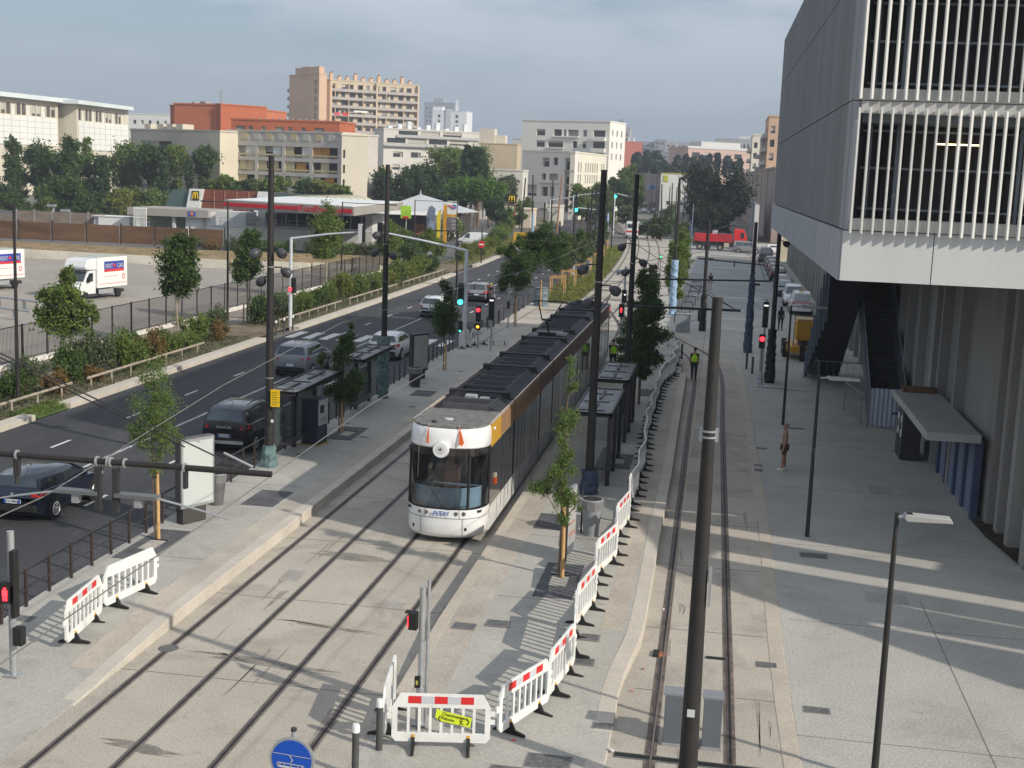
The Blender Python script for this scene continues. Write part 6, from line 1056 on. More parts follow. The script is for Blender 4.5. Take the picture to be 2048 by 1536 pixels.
# modules
mods=[(1.15,5.25,0),(5.5,11.2,1),(11.45,14.7,2),(14.95,20.2,3),(20.45,23.4,4),(23.65,29.6,5),(29.85,33.1,6),(33.35,38.9,7)]
for k,(a,b,_) in enumerate(mods):
    for s in (-1,1):
        xa,xb=sorted((s*HW,s*(HW-.06)))
        P(tram,'skirt',MB().box(xa,xb,a,b,.22,.92),M_tw if k==0 else M_skirt)
        P(tram,'side_glass',MB().box(*sorted((s*(HW+.002),s*(HW-.05))),a,b,.92,2.72),M_tg)
        if k==0 : segs=((a,a+1.55,M_ty),(a+1.55,b,M_tb))
        else: segs=((a,b,M_tb if k<2 else M_tb2),)
        for (u,v,mm) in segs:
            P(tram,'cantrail',MB().box(*sorted((s*(HW-.02),s*(HW-.10))),u,v,2.72,3.40),mm)
            if not(k==0 and mm is M_ty):
                for r_ in range(7): P(tram,'cantrail_rib',MB().box(*sorted((s*(HW+.018),s*(HW-.03))),u,v-.01,2.74+r_*.094,2.79+r_*.094),mm)
            else: P(tram,'gold_panel',MB().box(*sorted((s*(HW+.016),s*(HW-.03))),u,v-.01,2.73,3.39),mm)
        P(tram,'cantrail_edge',MB().box(*sorted((s*(HW-.0),s*(HW-.08))),a,b,3.40,3.43),mat('edge_pale',(.42,.36,.30),.5))
        if k%2==1 or k==0:
            nd=2 if b-a>4.5 else 1
            for j in range(nd):
                yc=a+(b-a)*(j+.5)/nd+(.6 if k==0 else 0)
                for e_2 in (-.65,0,.65): P(tram,'door_joint',MB().box(*sorted((s*(HW+.008),s*(HW-.02))),yc+e_2-.012,yc+e_2+.012,.5,2.7),M_black)
        for yy in np.arange(a+1.3,b-.3,1.35): P(tram,'skirt_joint',MB().box(*sorted((s*(HW+.004),s*(HW-.02))),yy,yy+.015,.22,.92),M_dark)
    P(tram,'underframe',MB().box(-HW+.12,HW-.12,a+.2,b,.12,.3),M_black)
    P(tram,'body_core',MB().box(-HW+.1,HW-.1,max(a,2.0),b,.9,3.30),M_dark)
    ra=a+1.9 if k==0 else a+.1
    P(tram,'roof_deck',MB().box(-HW+.14,HW-.14,ra-.05 if k==0 else a,b,3.30,3.40),M_roof)
    # well with sloping vent panels on both sides and cross bars
    for s in (-1,1):
        mb=MB(); mb.add([(s*(HW-.14),ra,3.42),(s*(HW-.14),b-.05,3.42),(s*(HW-.46),b-.05,3.60),(s*(HW-.46),ra,3.60),(s*(HW-.46),ra,3.40),(s*(HW-.46),b-.05,3.40)],[(0,1,2,3),(3,2,5,4),(0,3,4),(1,5,2)]); P(tram,'roof_side_panel',mb,mat('roof_panel_navy',(.035,.038,.048),.5,.1,2))
        nv=int((b-ra)/.26)
        vm=MB()
        for j in range(nv):
            y0=ra+.05+j*.26
            for r_ in range(3):
                f0,f1=.12+r_*.28,.34+r_*.28; xs0=HW-.14-.32*f0; xs1=HW-.14-.32*f1
                vm.add([(s*xs0,y0,3.424+.18*f0),(s*xs0,y0+.19,3.424+.18*f0),(s*xs1,y0+.19,3.424+.18*f1),(s*xs1,y0,3.424+.18*f1)],[(0,1,2,3)])
        P(tram,'vent_grid',vm,M_black)
    nb=max(2,int((b-ra)/1.05))
    for j in range(nb+1):
        yy=ra+(b-.1-ra)*j/nb; P(tram,'roof_bar',MB().box(-HW+.46,HW-.46,yy,yy+.05,3.40,3.61),mat('roof_bar',(.075,.077,.085),.5,.1,2))
    for j in range(nb):
        if (j+k)%4==1: continue
        yy=ra+(b-.1-ra)*j/nb+.08; P(tram,'roof_lid',MB().box(-HW+.48,HW-.48,yy,yy+(b-ra)/nb-.12,3.40,3.575),M_roof)
        for q in range(4): P(tram,'lid_ridge',MB().box(-HW+.6,HW-.6,yy+.12+q*.2,yy+.15+q*.2,3.575,3.59),mat('roof_ridge',(.04,.04,.043)))
    if k<len(mods)-1:
        P(tram,'bellows',MB().box(-HW+.10,HW-.10,b,b+.25,.35,3.38),M_black)
        for s in (-1,1): P(tram,'gangway_edge',MB().box(*sorted((s*(HW+.01),s*(HW-.12))),b-.02,b+.06,.35,3.42),M_black)
        P(tram,'roof_step',MB().box(-HW+.2,HW-.2,b-.05,b+.3,3.42,3.66),M_roof)
    for s in (-.78,.78):
        if k%2==0:
            for yy in (a+1.0,a+2.4): 
                P(tram,'wheel',MB().tube([(s-.06,yy,.3),(s+.06,yy,.3)],.3,14),M_dark)
P(tram,'roof_box',MB().box(-.35,.05,4.6,4.9,3.45,3.62),M_galv,bevel=.03); P(tram,'roof_box',MB().box(.15,.45,4.55,4.85,3.45,3.56),M_galv)
P(tram,'roof_box',MB().box(-.75,-.35,20.9,21.0,3.6,3.75),M_galv); P(tram,'roof_box',MB().box(.35,.85,21.6,21.8,3.6,3.72),M_galv)
P(tram,'tail',MB().box(-HW+.02,HW-.02,38.9,39.9,.3,3.4),M_dark); P(tram,'tail_band',MB().box(-HW,HW,38.9,39.95,2.8,3.4),M_tw)
# pantograph
pb=(0.0,22.2); pn_=T('x','x','x'); bpy.data.objects.remove(pn_)
P(tram,'pantograph_base',MB().box(-.6,.6,pb[1]-.5,pb[1]+.5,3.62,3.70),M_dark); P(tram,'pantograph_arm',MB().tube([(0,pb[1]-.4,3.7),(0,pb[1]-1.3,4.35)],.04,6),M_black)
P(tram,'pantograph_arm',MB().tube([(-.22,pb[1]-1.3,4.35),(.22,pb[1]-1.3,4.35)],.05,6),M_black)
for s in (-1,1): P(tram,'pantograph_arm',MB().tube([(s*.2,pb[1]-1.3,4.35),(s*.55,pb[1]-.2,5.05)],.028,6),M_black)
P(tram,'pantograph_arm',MB().tube([(-.4,pb[1]-.7,4.72),(.4,pb[1]-.7,4.72)],.014,5),M_black)
P(tram,'contact_strip',MB().tube([(-.85,pb[1]-.2,4.98),(-.6,pb[1]-.2,5.07),(.6,pb[1]-.2,5.07),(.85,pb[1]-.2,4.98)],.03,6),M_black)
# ================================================================ CARS
M_tyre=mat('tyre',(.015,.015,.015),.8,.1,4); M_rim=mat('alloy_rim',(.60,.60,.61),.35,.06,4,metal=.3); M_cg=mat('car_glass',(.022,.030,.036),.04,.2,.5,spec=1,coat=1); M_tail=mat('tail_light',(.45,.015,.02),.25,.06,3,coat=.4); M_head=mat('head_light',(.65,.68,.7),.15,.05,3,coat=.5); M_plate=mat('number_plate',(.62,.64,.66),.5,.03,4); M_pblue=mat('plate_blue',(.02,.08,.4),.5)
wh=MB(); wh.tube([(-.1,0,0),(-.08,0,0),(.08,0,0),(.1,0,0)],[.28,.32,.32,.28],20); WT_=wh.mesh('tyre',M_tyre,True); 
rm=MB(); rm.tube([(0,0,0),(.015,0,0)],.205,16); WR_=rm.mesh('rim',mat('rim_shadow',(.10,.10,.10),.4)); sp=MB()
for k in range(5): a_=2*PI*k/5; sp.add([(.022,math.cos(a_-.18)*.03,math.sin(a_-.18)*.03),(.022,math.cos(a_+.18)*.03,math.sin(a_+.18)*.03),(.022,math.cos(a_+.2)*.2,math.sin(a_+.2)*.2),(.022,math.cos(a_-.2)*.2,math.sin(a_-.2)*.2)],[(0,1,2,3)])
sp.tube([(.0,0,0),(.03,0,0)],.05,8); sp.tube([(.022,.19*math.cos(a_),.19*math.sin(a_)) for a_ in np.linspace(0,2*PI,17)],.018,4); SP_=sp.mesh('spokes',M_rim)
def car(lab,cat,loc,rz,L,W,Hh,paint,kind='hatch',name='car',plate='',grp=None,glass=1):
    """front at +y; stations along y from rear (0) to front (L)"""
    o=T(name,lab,cat,loc,rz,grp); hw=W/2
    pf={'hatch':([(0,.62,.70),(.06,.45,.95),(.10,.30,1.0),(.35,.3,1.0),(.75,.3,.98),(1.3,.3,.97),(2.2,.3,.95),(2.75,.3,.93),(3.2,.3,.88),(3.8,.35,.78),(4.0,.42,.66),(4.05,.5,.6)],
                 [(.10,1.02),(.32,Hh-.10),(.8,Hh-.01),(1.4,Hh),(2.0,Hh-.03),(2.3,Hh-.12),(3.05,.98)]),
        'suv':([(0,.50,.95),(.03,.38,1.12),(.10,.34,1.14),(.4,.34,1.10),(1.0,.34,1.10),(2.2,.34,1.08),(3.1,.34,1.05),(3.7,.36,1.0),(4.25,.40,.92),(4.45,.48,.78),(4.5,.55,.65)],
               [(.06,1.14),(.24,Hh-.10),(.5,Hh-.01),(1.6,Hh),(2.3,Hh-.02),(2.6,Hh-.1),(3.4,1.08)]),
        'van':([(0,.45,.8),(.03,.36,1.12),(.1,.33,1.15),(1.0,.33,1.15),(2.4,.33,1.13),(3.4,.33,1.10),(3.9,.36,1.02),(4.3,.42,.9),(4.45,.5,.7)],
               [(.03,1.16),(.14,Hh-.08),(.5,Hh),(1.4,Hh),(2.3,Hh-.01),(2.75,Hh-.12),(3.55,1.12)])}[kind]
    S0,G0=pf; k=L/S0[-1][0]
    rings=[]
    for y,z0,z1 in S0:
        e=min(1,max(.0,min(y,S0[-1][0]-y)/.55)); w_=hw*((.92 if kind!='hatch' else .86)+(.08 if kind!='hatch' else .14)*math.sqrt(e))
        rings.append([(-w_*.90,y*k,z0*.62 if y>.2 and y<S0[-1][0]-.2 else z0),(-w_,y*k,z0+.14),(-w_*1.0,y*k,(z0+z1)/2+.08),(-w_*.95,y*k,z1-.04),(-w_*.82,y*k,z1),(0,y*k,z1+.02),(w_*.82,y*k,z1),(w_*.95,y*k,z1-.04),(w_,y*k,(z0+z1)/2+.08),(w_,y*k,z0+.14),(w_*.90,y*k,z0*.62 if y>.2 and y<S0[-1][0]-.2 else z0)])
    P(o,'body',MB().loft(rings),paint,smooth=True)
    gb=[];zb=1.0 if kind=='hatch' else 1.09
    for y,z in G0:
        f=(z-zb)/(Hh-zb); f=max(0,f); wr=hw*(.90-.17*f)
        gb.append([(-hw*.90,y*k,zb-.06),(-wr-.02,y*k,zb+(z-zb)*.8),(-wr+.06,y*k,z-.02),(0,y*k,z),(wr-.06,y*k,z-.02),(wr+.02,y*k,zb+(z-zb)*.8),(hw*.90,y*k,zb-.06)])
    P(o,'cabin',MB().loft(gb),paint,smooth=True)
    def sidepane(y0,y1,s,yi0=None,yi1=None):
        yi0=y0+.12 if yi0 is None else yi0; yi1=y1-.1 if yi1 is None else yi1
        zt=Hh-.20; 
        def X(z): return s*(hw*.90-(hw*.90-(hw*.73+.02))*((z-zb+.06)/(Hh*.8+zb*.2-zb+.06))+.022)
        P(o,'side_window',MB().add([(X(zb+.03),y0*k,zb+.03),(X(zb+.03),y1*k,zb+.03),(X(zt),yi1*k,zt),(X(zt),yi0*k,zt)],[(0,1,2,3)]),M_cg)
    yr,yf=G0[0][0],G0[-1][0]
    for s in (-1,1):
        if kind=='hatch': sidepane(.55,1.45,s,.75,1.45); sidepane(1.5,2.75,s,1.5,2.15)
        elif kind=='suv': sidepane(.45,1.0,s,.6,1.0); sidepane(1.05,1.95,s,1.05,1.95); sidepane(2.0,3.1,s,2.0,2.5)
        else:
            if glass>1: sidepane(.35,1.3,s,.4,1.3); sidepane(1.4,2.3,s,1.4,2.3)
            sidepane(2.4,3.25,s,2.4,2.75)
        P(o,'mirror',MB().box(*sorted((s*(hw-.02),s*(hw+.14))),(yf-.62)*k,(yf-.5)*k,zb-.02,zb+.12),paint,bevel=.02)
    # rear window and windscreen
    (ya,za),(yb,zb2)=G0[0],G0[1]; 
    def cross(y0,z0,y1,z1,f0,f1,w0,w1,n,nm):
        a=(y0+(y1-y0)*f0,z0+(z1-z0)*f0); b=(y0+(y1-y0)*f1,z0+(z1-z0)*f1); d=Vector((0,b[0]-a[0],b[1]-a[1])).normalized(); nn=Vector((0,-d.z,d.y))*(1 if n<0 else -1)*.022
        P(o,nm,MB().add([(-w0,a[0]*k+nn.y,a[1]+nn.z),(w0,a[0]*k+nn.y,a[1]+nn.z),(w1,b[0]*k+nn.y,b[1]+nn.z),(-w1,b[0]*k+nn.y,b[1]+nn.z)],[(0,1,2,3)]),M_cg)
    if glass or kind!='van': cross(ya,za,yb,zb2,.12,.95,hw*.80,hw*.66,-1,'rear_window')
    (ya,za),(yb,zb2)=G0[-1],G0[-2]; cross(ya,za,yb,zb2,.05,.95,hw*.84,hw*.70,1,'windscreen')
    # wheels
    for y in (.78*k,(S0[-1][0]-.85)*k):
        for s in (-1,1):
            P(o,'wheel_arch',MB().tube([(s*(hw-.25),y,.34),(s*(hw+.004),y,.34)],.375,18),M_black)
            t=ob('wheel',WT_,o,(s*(hw-.08),y,.32)); rr=ob('rim',WR_,t,(s*.095,0,0)); q=ob('spokes',SP_,t,(s*.10,0,0)); q.rotation_euler.z=0 if s>0 else PI
    # lights, plates
    zt=.80 if kind=='hatch' else .90
    for s in (-1,1):
        P(o,'tail_light',MB().add([(s*hw*.66,-.025,zt+.03),(s*hw*.92,.03,zt),(s*hw*1.008,.30,zt+.03),(s*hw*1.004,.32,zt+.17),(s*hw*.92,.02,zt+.19),(s*hw*.66,-.025,zt+.13)],[(0,1,2,3,4,5)]),M_tail)
        P(o,'headlight',MB().box(*sorted((s*hw*.55,s*hw*.90)),L-.28,L-.05,.62,.76),M_head,bevel=.03)
    P(o,'rear_bumper',MB().box(-hw*.80,hw*.80,-.03,.10,.34,.55),M_black if kind!='van' else paint,bevel=.03)
    P(o,'number_plate',MB().box(-.26,.26,-.045,-.025,.60,.72),M_plate); P(o,'plate_band',MB().box(-.26,-.20,-.049,-.045,.60,.72),M_pblue); P(o,'plate_band',MB().box(.20,.26,-.049,-.045,.60,.72),M_pblue)
    if plate: txt(o,'plate_text',plate,.10,(0,-.05,.66),(R(90),0,0),M_black,.001)
    P(o,'front_grille',MB().box(-hw*.5,hw*.5,L-.06,L+.01,.45,.66),M_black)
    P(o,'aerial',MB().tube([(0,.9,Hh-.02),(0,.65,Hh+.22)],.008,4),M_black)
    P(o,'underside',MB().box(-hw*.8,hw*.8,.3,L-.3,.16,.35),M_black)
    return o
C_navy=mat('paint_navy',(.012,.018,.036),.25,.03,1,metal=.3,coat=.8); C_blk=mat('paint_black',(.010,.011,.013),.25,.03,1,metal=.2,coat=.8); C_wht=mat('paint_white',(.70,.70,.70),.3,.03,1,coat=.6); C_sil=mat('paint_silver',(.25,.26,.28),.3,.03,1,metal=.3,coat=.6); C_gry=mat('paint_grey',(.10,.11,.125),.3,.03,1,metal=.3,coat=.6); C_tea=mat('paint_steel_blue',(.07,.10,.14),.3,.03,1,metal=.3,coat=.6)
o=car('dark blue hatchback in the near lane at the left edge','car',(-20.02,33.95,0),0,4.05,1.80,1.44,C_navy,'hatch',plate='CX-398-JJ'); P(o,'badge',MB().tube([(0,-.02,.88),(0,-.05,.88)],.05,4),M_galv)
o=car('black off-road car with roof rails behind the near left tram pole','car',(-17.85,44.75,0),0,4.55,1.84,1.71,C_blk,'suv',plate='GG-225-BT'); txt(o,'model_lettering','DACIA',.13,(0,-.035,.98),(R(90),0,0),M_fasc,.003,xs=1.5)
for s in (-1,1): P(o,'roof_rail',MB().tube([(s*.62,.7,1.73),(s*.62,1.2,1.79),(s*.62,2.3,1.79),(s*.62,2.7,1.70)],.022,5),M_dark)
P(o,'bumper_guard',MB().box(-.75,.75,-.05,.0,.36,.48),M_grey)
car('silver off-road car half hidden by the tree on the left platform','car',(-21.35,62.3,0),0,4.5,1.86,1.68,C_sil,'suv')
car('white car partly behind the teal wrapped pole','car',(-18.6,70.0,0),0,4.4,1.82,1.5,C_wht,'hatch')
car('bright white car in sun beyond the crosswalk','car',(-20.9,92.0,0),0,4.2,1.8,1.55,C_wht,'hatch')
car('silver grey car with lit tail lights beyond the white one','car',(-20.1,105.5,0),0,4.2,1.78,1.6,C_sil,'hatch')
car('black car turning in from the side street by the planted strip','car',(-33.6,147.5,0),R(78),4.3,1.8,1.5,C_blk,'hatch')
car('white delivery van standing side-on in front of the petrol station exit','van',(-34.6,189.5,0),R(86),4.9,1.95,2.0,C_wht,'van',name='van',glass=0)
car('white works van with red and white chevrons on its back doors','van',(6.55,109.3,0),0,4.4,1.85,1.95,C_wht,'van',name='van',glass=0)
w_=bpy.data.objects['van.001'] if 'van.001' in bpy.data.objects else None
if w_:
    P(w_,'rear_panel',MB().box(-.62,.62,-.02,.12,1.2,1.75),mat('opaque_pane',(.45,.46,.50),.3),bevel=.02)
    for i in range(8): P(w_,'chevron',MB().ext([(-.76+i*.19,.98),(-.68+i*.19,.98),(-.60+i*.19,1.16),(-.68+i*.19,1.16)],'y',-.05,-.03),M_red)
    P(w_,'beacon',MB().box(-.3,.15,.6,.8,1.95,2.05),mat('beacon_yellow',(.6,.4,.05)))
car('white small van parked facing the viewer behind the works van','van',(6.3,120.6,0),PI,4.4,1.82,1.85,C_wht,'van',name='van',glass=2)
car('steel blue car parked facing the viewer behind the two white vans','car',(6.1,130.5,0),PI,4.3,1.8,1.5,C_tea,'hatch'); car('silver car parked fourth in the row along the concrete wall','car',(6.1,138.5,0),PI,4.3,1.8,1.5,C_sil,'hatch')
for i,y in enumerate((147,154.5,162,169.5)): car('dark parked car in the shaded row along the wall, %s beyond the silver one'%ORD[i],'car',(6.0,y,0),0,4.2,1.8,1.55,C_gry if i%2 else C_blk,'hatch')
car('dark van parked at the far end of the row along the wall','van',(5.6,181,0),0,4.6,1.9,2.1,C_gry,'van',name='van',glass=1)
car('silver people carrier parked side-on in front of the red truck','car',(1.2,204.5,0),R(-88),4.4,1.85,1.85,C_sil,'van',glass=2)
car('white car just behind the silver people carrier','car',(6.2,205.8,0),R(-90),4.2,1.8,1.5,C_wht,'hatch')
for (px,py,l,c_,rz) in ((1225,432,'white car coming on the far avenue, left of a pair',C_wht,PI),(1238,430,'white car coming on the far avenue, right of a pair',C_wht,PI),(1150,505,'white car hidden behind the street trees on the avenue',C_wht,0),(1210,405,'pale car far off on the avenue',C_sil,PI),(1290,410,'white car at the end of the avenue, left',C_wht,PI),(1306,405,'silver car at the end of the avenue, middle',C_sil,0),(1330,404,'white car at the end of the avenue, right',C_wht,0),(1345,398,'dark car at the end of the avenue before the shop',C_gry,R(90))):
    b=at(px,py); b=b if b.y<430 else far(px,py,430); car(l,'car',(b.x,b.y,0),rz,4.2,1.8,1.5,c_,'hatch')
o=T('motorcycle','small motorcycle with rider close behind the grey car','motorcycle',(-19.0,105.4,0)); P(o,'frame',MB().ext([(.2,.5),(1.5,.55),(1.6,.9),(.9,.95),(.2,.85)],'x',-.14,.14),M_dark); P(o,'wheel',MB().tube([(-.06,.3,.3),(.06,.3,.3)],.3,14),M_tyre); P(o,'wheel',MB().tube([(-.06,1.65,.3),(.06,1.65,.3)],.3,14),M_tyre); P(o,'rear_light',MB().box(-.05,.05,.08,.16,.8,.88),M_tail)
# rental box trucks
C_box=mat('box_white',(.74,.73,.70),.4,.03,.5); M_bl=mat('logo_blue2',(.03,.06,.33),.5); M_rd=mat('logo_red',(.60,.04,.05),.5)
def boxtruck(loc,rz,lab):
    o=T('box_truck',lab,'truck',loc,rz,'rental box trucks')
    P(o,'cargo_box',MB().box(-1.05,1.05,0,3.7,.85,3.15),C_box,bevel=.03); P(o,'roof_cap',MB().box(-1.0,1.0,.05,3.65,3.15,3.19),mat('cap_grey',(.42,.44,.38)))
    P(o,'air_deflector',MB().ext([(3.7,2.25),(4.9,2.3),(5.05,2.5),(4.8,3.0),(4.3,3.12),(3.7,3.12)],'x',-.98,.98),C_wht,bevel=.05)
    P(o,'cab',MB().ext([(3.75,.45),(5.95,.45),(6.05,1.0),(5.85,1.25),(5.1,1.42),(4.55,2.2),(3.75,2.25)],'x',-.92,.92),C_wht,bevel=.04)
    P(o,'windscreen',MB().add([(-.82,5.13,1.44),(.82,5.13,1.44),(.74,4.62,2.16),(-.74,4.62,2.16)],[(0,1,2,3)]),M_cg)
    for s in (-1,1):
        P(o,'side_window',MB().add([(s*.93,4.1,1.4),(s*.93,4.98,1.4),(s*.93,4.55,2.05),(s*.93,4.1,2.05)],[(0,1,2,3)]),M_cg); P(o,'mirror',MB().box(*sorted((s*.95,s*1.15)),4.75,4.85,1.35,1.75),M_black)
        for y in (1.0,5.0):
            t=ob('wheel',WT_,o,(s*.88,y,.34)); ob('rim',WR_,t,(s*.095,0,0))
        P(o,'side_guard',MB().box(*sorted((s*.95,s*.99)),1.7,3.5,.4,.75),M_grey); P(o,'headlight',MB().box(*sorted((s*.6,s*.9)),5.85,6.05,.85,1.05),M_head)
        x=s*1.065; rot=(R(90),0,R(90)) if s>0 else (R(90),0,R(-90))
        P(o,'logo_board',MB().box(*sorted((s*1.05,s*1.06)),.45,2.9,2.05,2.85),M_bl); P(o,'logo_board_lower',MB().box(*sorted((s*1.051,s*1.064)),.45,2.9,2.05,2.25),M_rd)
        txt(o,'logo_lettering','RENT',.50,(x+s*.01,2.32 if s<0 else 1.08,2.48),rot,M_fasc,.003,xs=.72); txt(o,'logo_lettering','CAR',.50,(x+s*.01,.95 if s<0 else 2.42,2.48),rot,M_fasc,.003,xs=.75); P(o,'logo_pin',MB().tube([(s*1.06,1.66,2.52),(s*1.075,1.66,2.52)],.15,12),M_rd)
        P(o,'red_line',MB().box(*sorted((s*1.05,s*1.056)),.1,3.5,1.12,1.16),M_rd); mb=MB(); mb.tube([(s*1.058,.5+.16*math.sin(a_),1.62+.18*math.cos(a_)) for a_ in np.linspace(0,2*PI,13)],.035,4); P(o,'pin_outline',mb,M_rd); P(o,'small_print',MB().box(*sorted((s*1.05,s*1.056)),1.2,2.9,1.68,1.73),mat('pale_print',(.55,.35,.33)))
    P(o,'front_bumper',MB().box(-.9,.9,5.9,6.1,.35,.85),M_black,bevel=.04); P(o,'chassis',MB().box(-.8,.8,.1,5.9,.35,.6),M_dark)
    return o
boxtruck((-47.3,96.0,0),R(170),'white rental box truck with a blue and red board, right one of two'); boxtruck((-57.0,97.8,0),R(168),'white rental box truck cut by the left edge of the photo')
# red tipper truck
M_rt=mat('truck_red',(.45,.02,.03),.4,.08,1,coat=.3)
o=T('tipper_truck','red tipper truck loaded with stuff standing side-on at the end of the plaza','truck',(-4.9,207.5,0)); P(o,'tipper_body',MB().box(0,5.9,0,2.4,1.35,2.6),M_rt,bevel=.05); P(o,'chassis',MB().box(-.2,7.6,.3,2.1,.7,1.3),M_dark)
P(o,'cab',MB().ext([(6.1,1.0),(8.1,1.0),(8.2,2.2),(7.7,3.4),(6.2,3.5)],'y',0,2.4),mat('truck_red_bright',(.62,.03,.03),.35,.05,1,coat=.4),bevel=.05); P(o,'side_window',MB().box(7.2,7.75,-.03,0,2.1,2.95),M_cg); P(o,'windscreen',MB().add([(8.2,.2,2.25),(8.2,2.2,2.25),(7.76,2.1,3.3),(7.76,.3,3.3)],[(0,1,2,3)]),M_cg)
P(o,'crane_arm',MB().tube([(.5,1.2,2.7),(3.5,1.2,3.3),(5.4,1.2,4.0)],.12,6),M_dark); P(o,'load_block',MB().box(2.8,3.6,.6,1.6,2.5,3.1),M_fasc); P(o,'load_board',MB().box(3.8,5.4,.3,2.2,2.6,2.75),mat('dark_wood',(.08,.06,.05))); P(o,'tank',MB().box(4.7,5.5,-.1,.4,.6,1.25),mat('tank_cream',(.5,.45,.35)))
for x in (.9,2.1,4.1,6.6): P(o,'wheel',MB().tube([(x,-.05,.52),(x,.3,.52)],.52,18),M_tyre); P(o,'hub',MB().tube([(x,-.09,.52),(x,-.05,.52)],.28,12),mat('dusty_hub',(.30,.26,.20)))
o=T('round_sign','blue round mandatory direction sign above the rear of the red truck','sign',(-5.2,202,0)); P(o,'post',MB().tube([(0,0,0),(0,0,7.2)],.06,6),mat('post_blue_grey',(.25,.28,.40))); P(o,'disc',MB().tube([(-.6,-.1,3.6),(-.6,-.15,3.6)],.45,16),M_sb)
o=T('van_on_avenue','white minibus with red stripe standing at the bend of the tracks','minibus',(-16.8,236,0)); P(o,'body',MB().box(-1.1,1.1,0,5,.5,3.0),C_wht,bevel=.12); P(o,'stripe',MB().box(-1.12,1.12,-.03,4,1.1,1.4),M_red); P(o,'rear_window',MB().box(-.8,.8,-.03,0,1.9,2.6),M_cg)
for x in (-.9,.9): P(o,'wheel',MB().tube([(x-.12,1,.35),(x+.12,1,.35)],.35,12),M_tyre)
# yellow boom lift
M_yl=mat('machine_yellow',(.55,.28,.02),.5,.1,1.5); o=T('boom_lift','yellow boom lift with dark wheels beside the dark staircase','boom lift',(4.0,80.6,0))
for x,y in ((.1,1.7),(1.05,-.1),(1.9,1.7),(.1,3.5)): P(o,'wheel',MB().tube([(x-.16,y,.48),(x+.16,y,.48)],.48,16),M_tyre); P(o,'hub',MB().tube([(x-.18,y,.48),(x-.15,y,.48)],.22,10),M_grey)
P(o,'chassis',MB().box(.15,2.0,.0,3.6,.45,.85),M_yl,bevel=.04); P(o,'counterweight',MB().box(.6,2.35,.2,2.4,1.2,2.45),M_yl,bevel=.1); P(o,'top_plate',MB().box(.65,2.3,.25,2.3,2.45,2.52),mat('dusty_top',(.5,.38,.22))); P(o,'frame',MB().tube([(.5,.1,.9),(.5,.1,2.75),(2.35,.1,2.75)],.04,5),M_dark); P(o,'boom',MB().box(2.35,2.6,.3,4.5,1.6,2.2),M_grey); P(o,'turret',MB().tube([(1.3,1.4,.8),(1.3,1.4,1.22)],.5,14),M_dark)
# ================================================================ PEOPLE
def skinmesh(name,joints,edges,m,root=0,sub=2):
    me=bpy.data.meshes.new(name); me.from_pydata([j[:3] for j in joints],edges,[]); o=bpy.data.objects.new(name,me); COL.objects.link(o)
    md=o.modifiers.new('s','SKIN'); sv=me.skin_vertices[0].data
    for i,j in enumerate(joints): sv[i].radius=(j[3],j[4] if len(j)>4 else j[3]); sv[i].use_root=(i==root)
    s=o.modifiers.new('u','SUBSURF'); s.levels=s.render_levels=sub
    dg=bpy.context.evaluated_depsgraph_get(); m2=bpy.data.meshes.new_from_object(o.evaluated_get(dg)); bpy.data.objects.remove(o)
    m2.materials.clear(); m2.materials.append(m); m2.polygons.foreach_set('use_smooth',[True]*len(m2.polygons)); return m2
SK=mat('skin',(.35,.19,.13),.6,.05,4); SK2=mat('skin_dark',(.16,.085,.055),.6,.05,4)
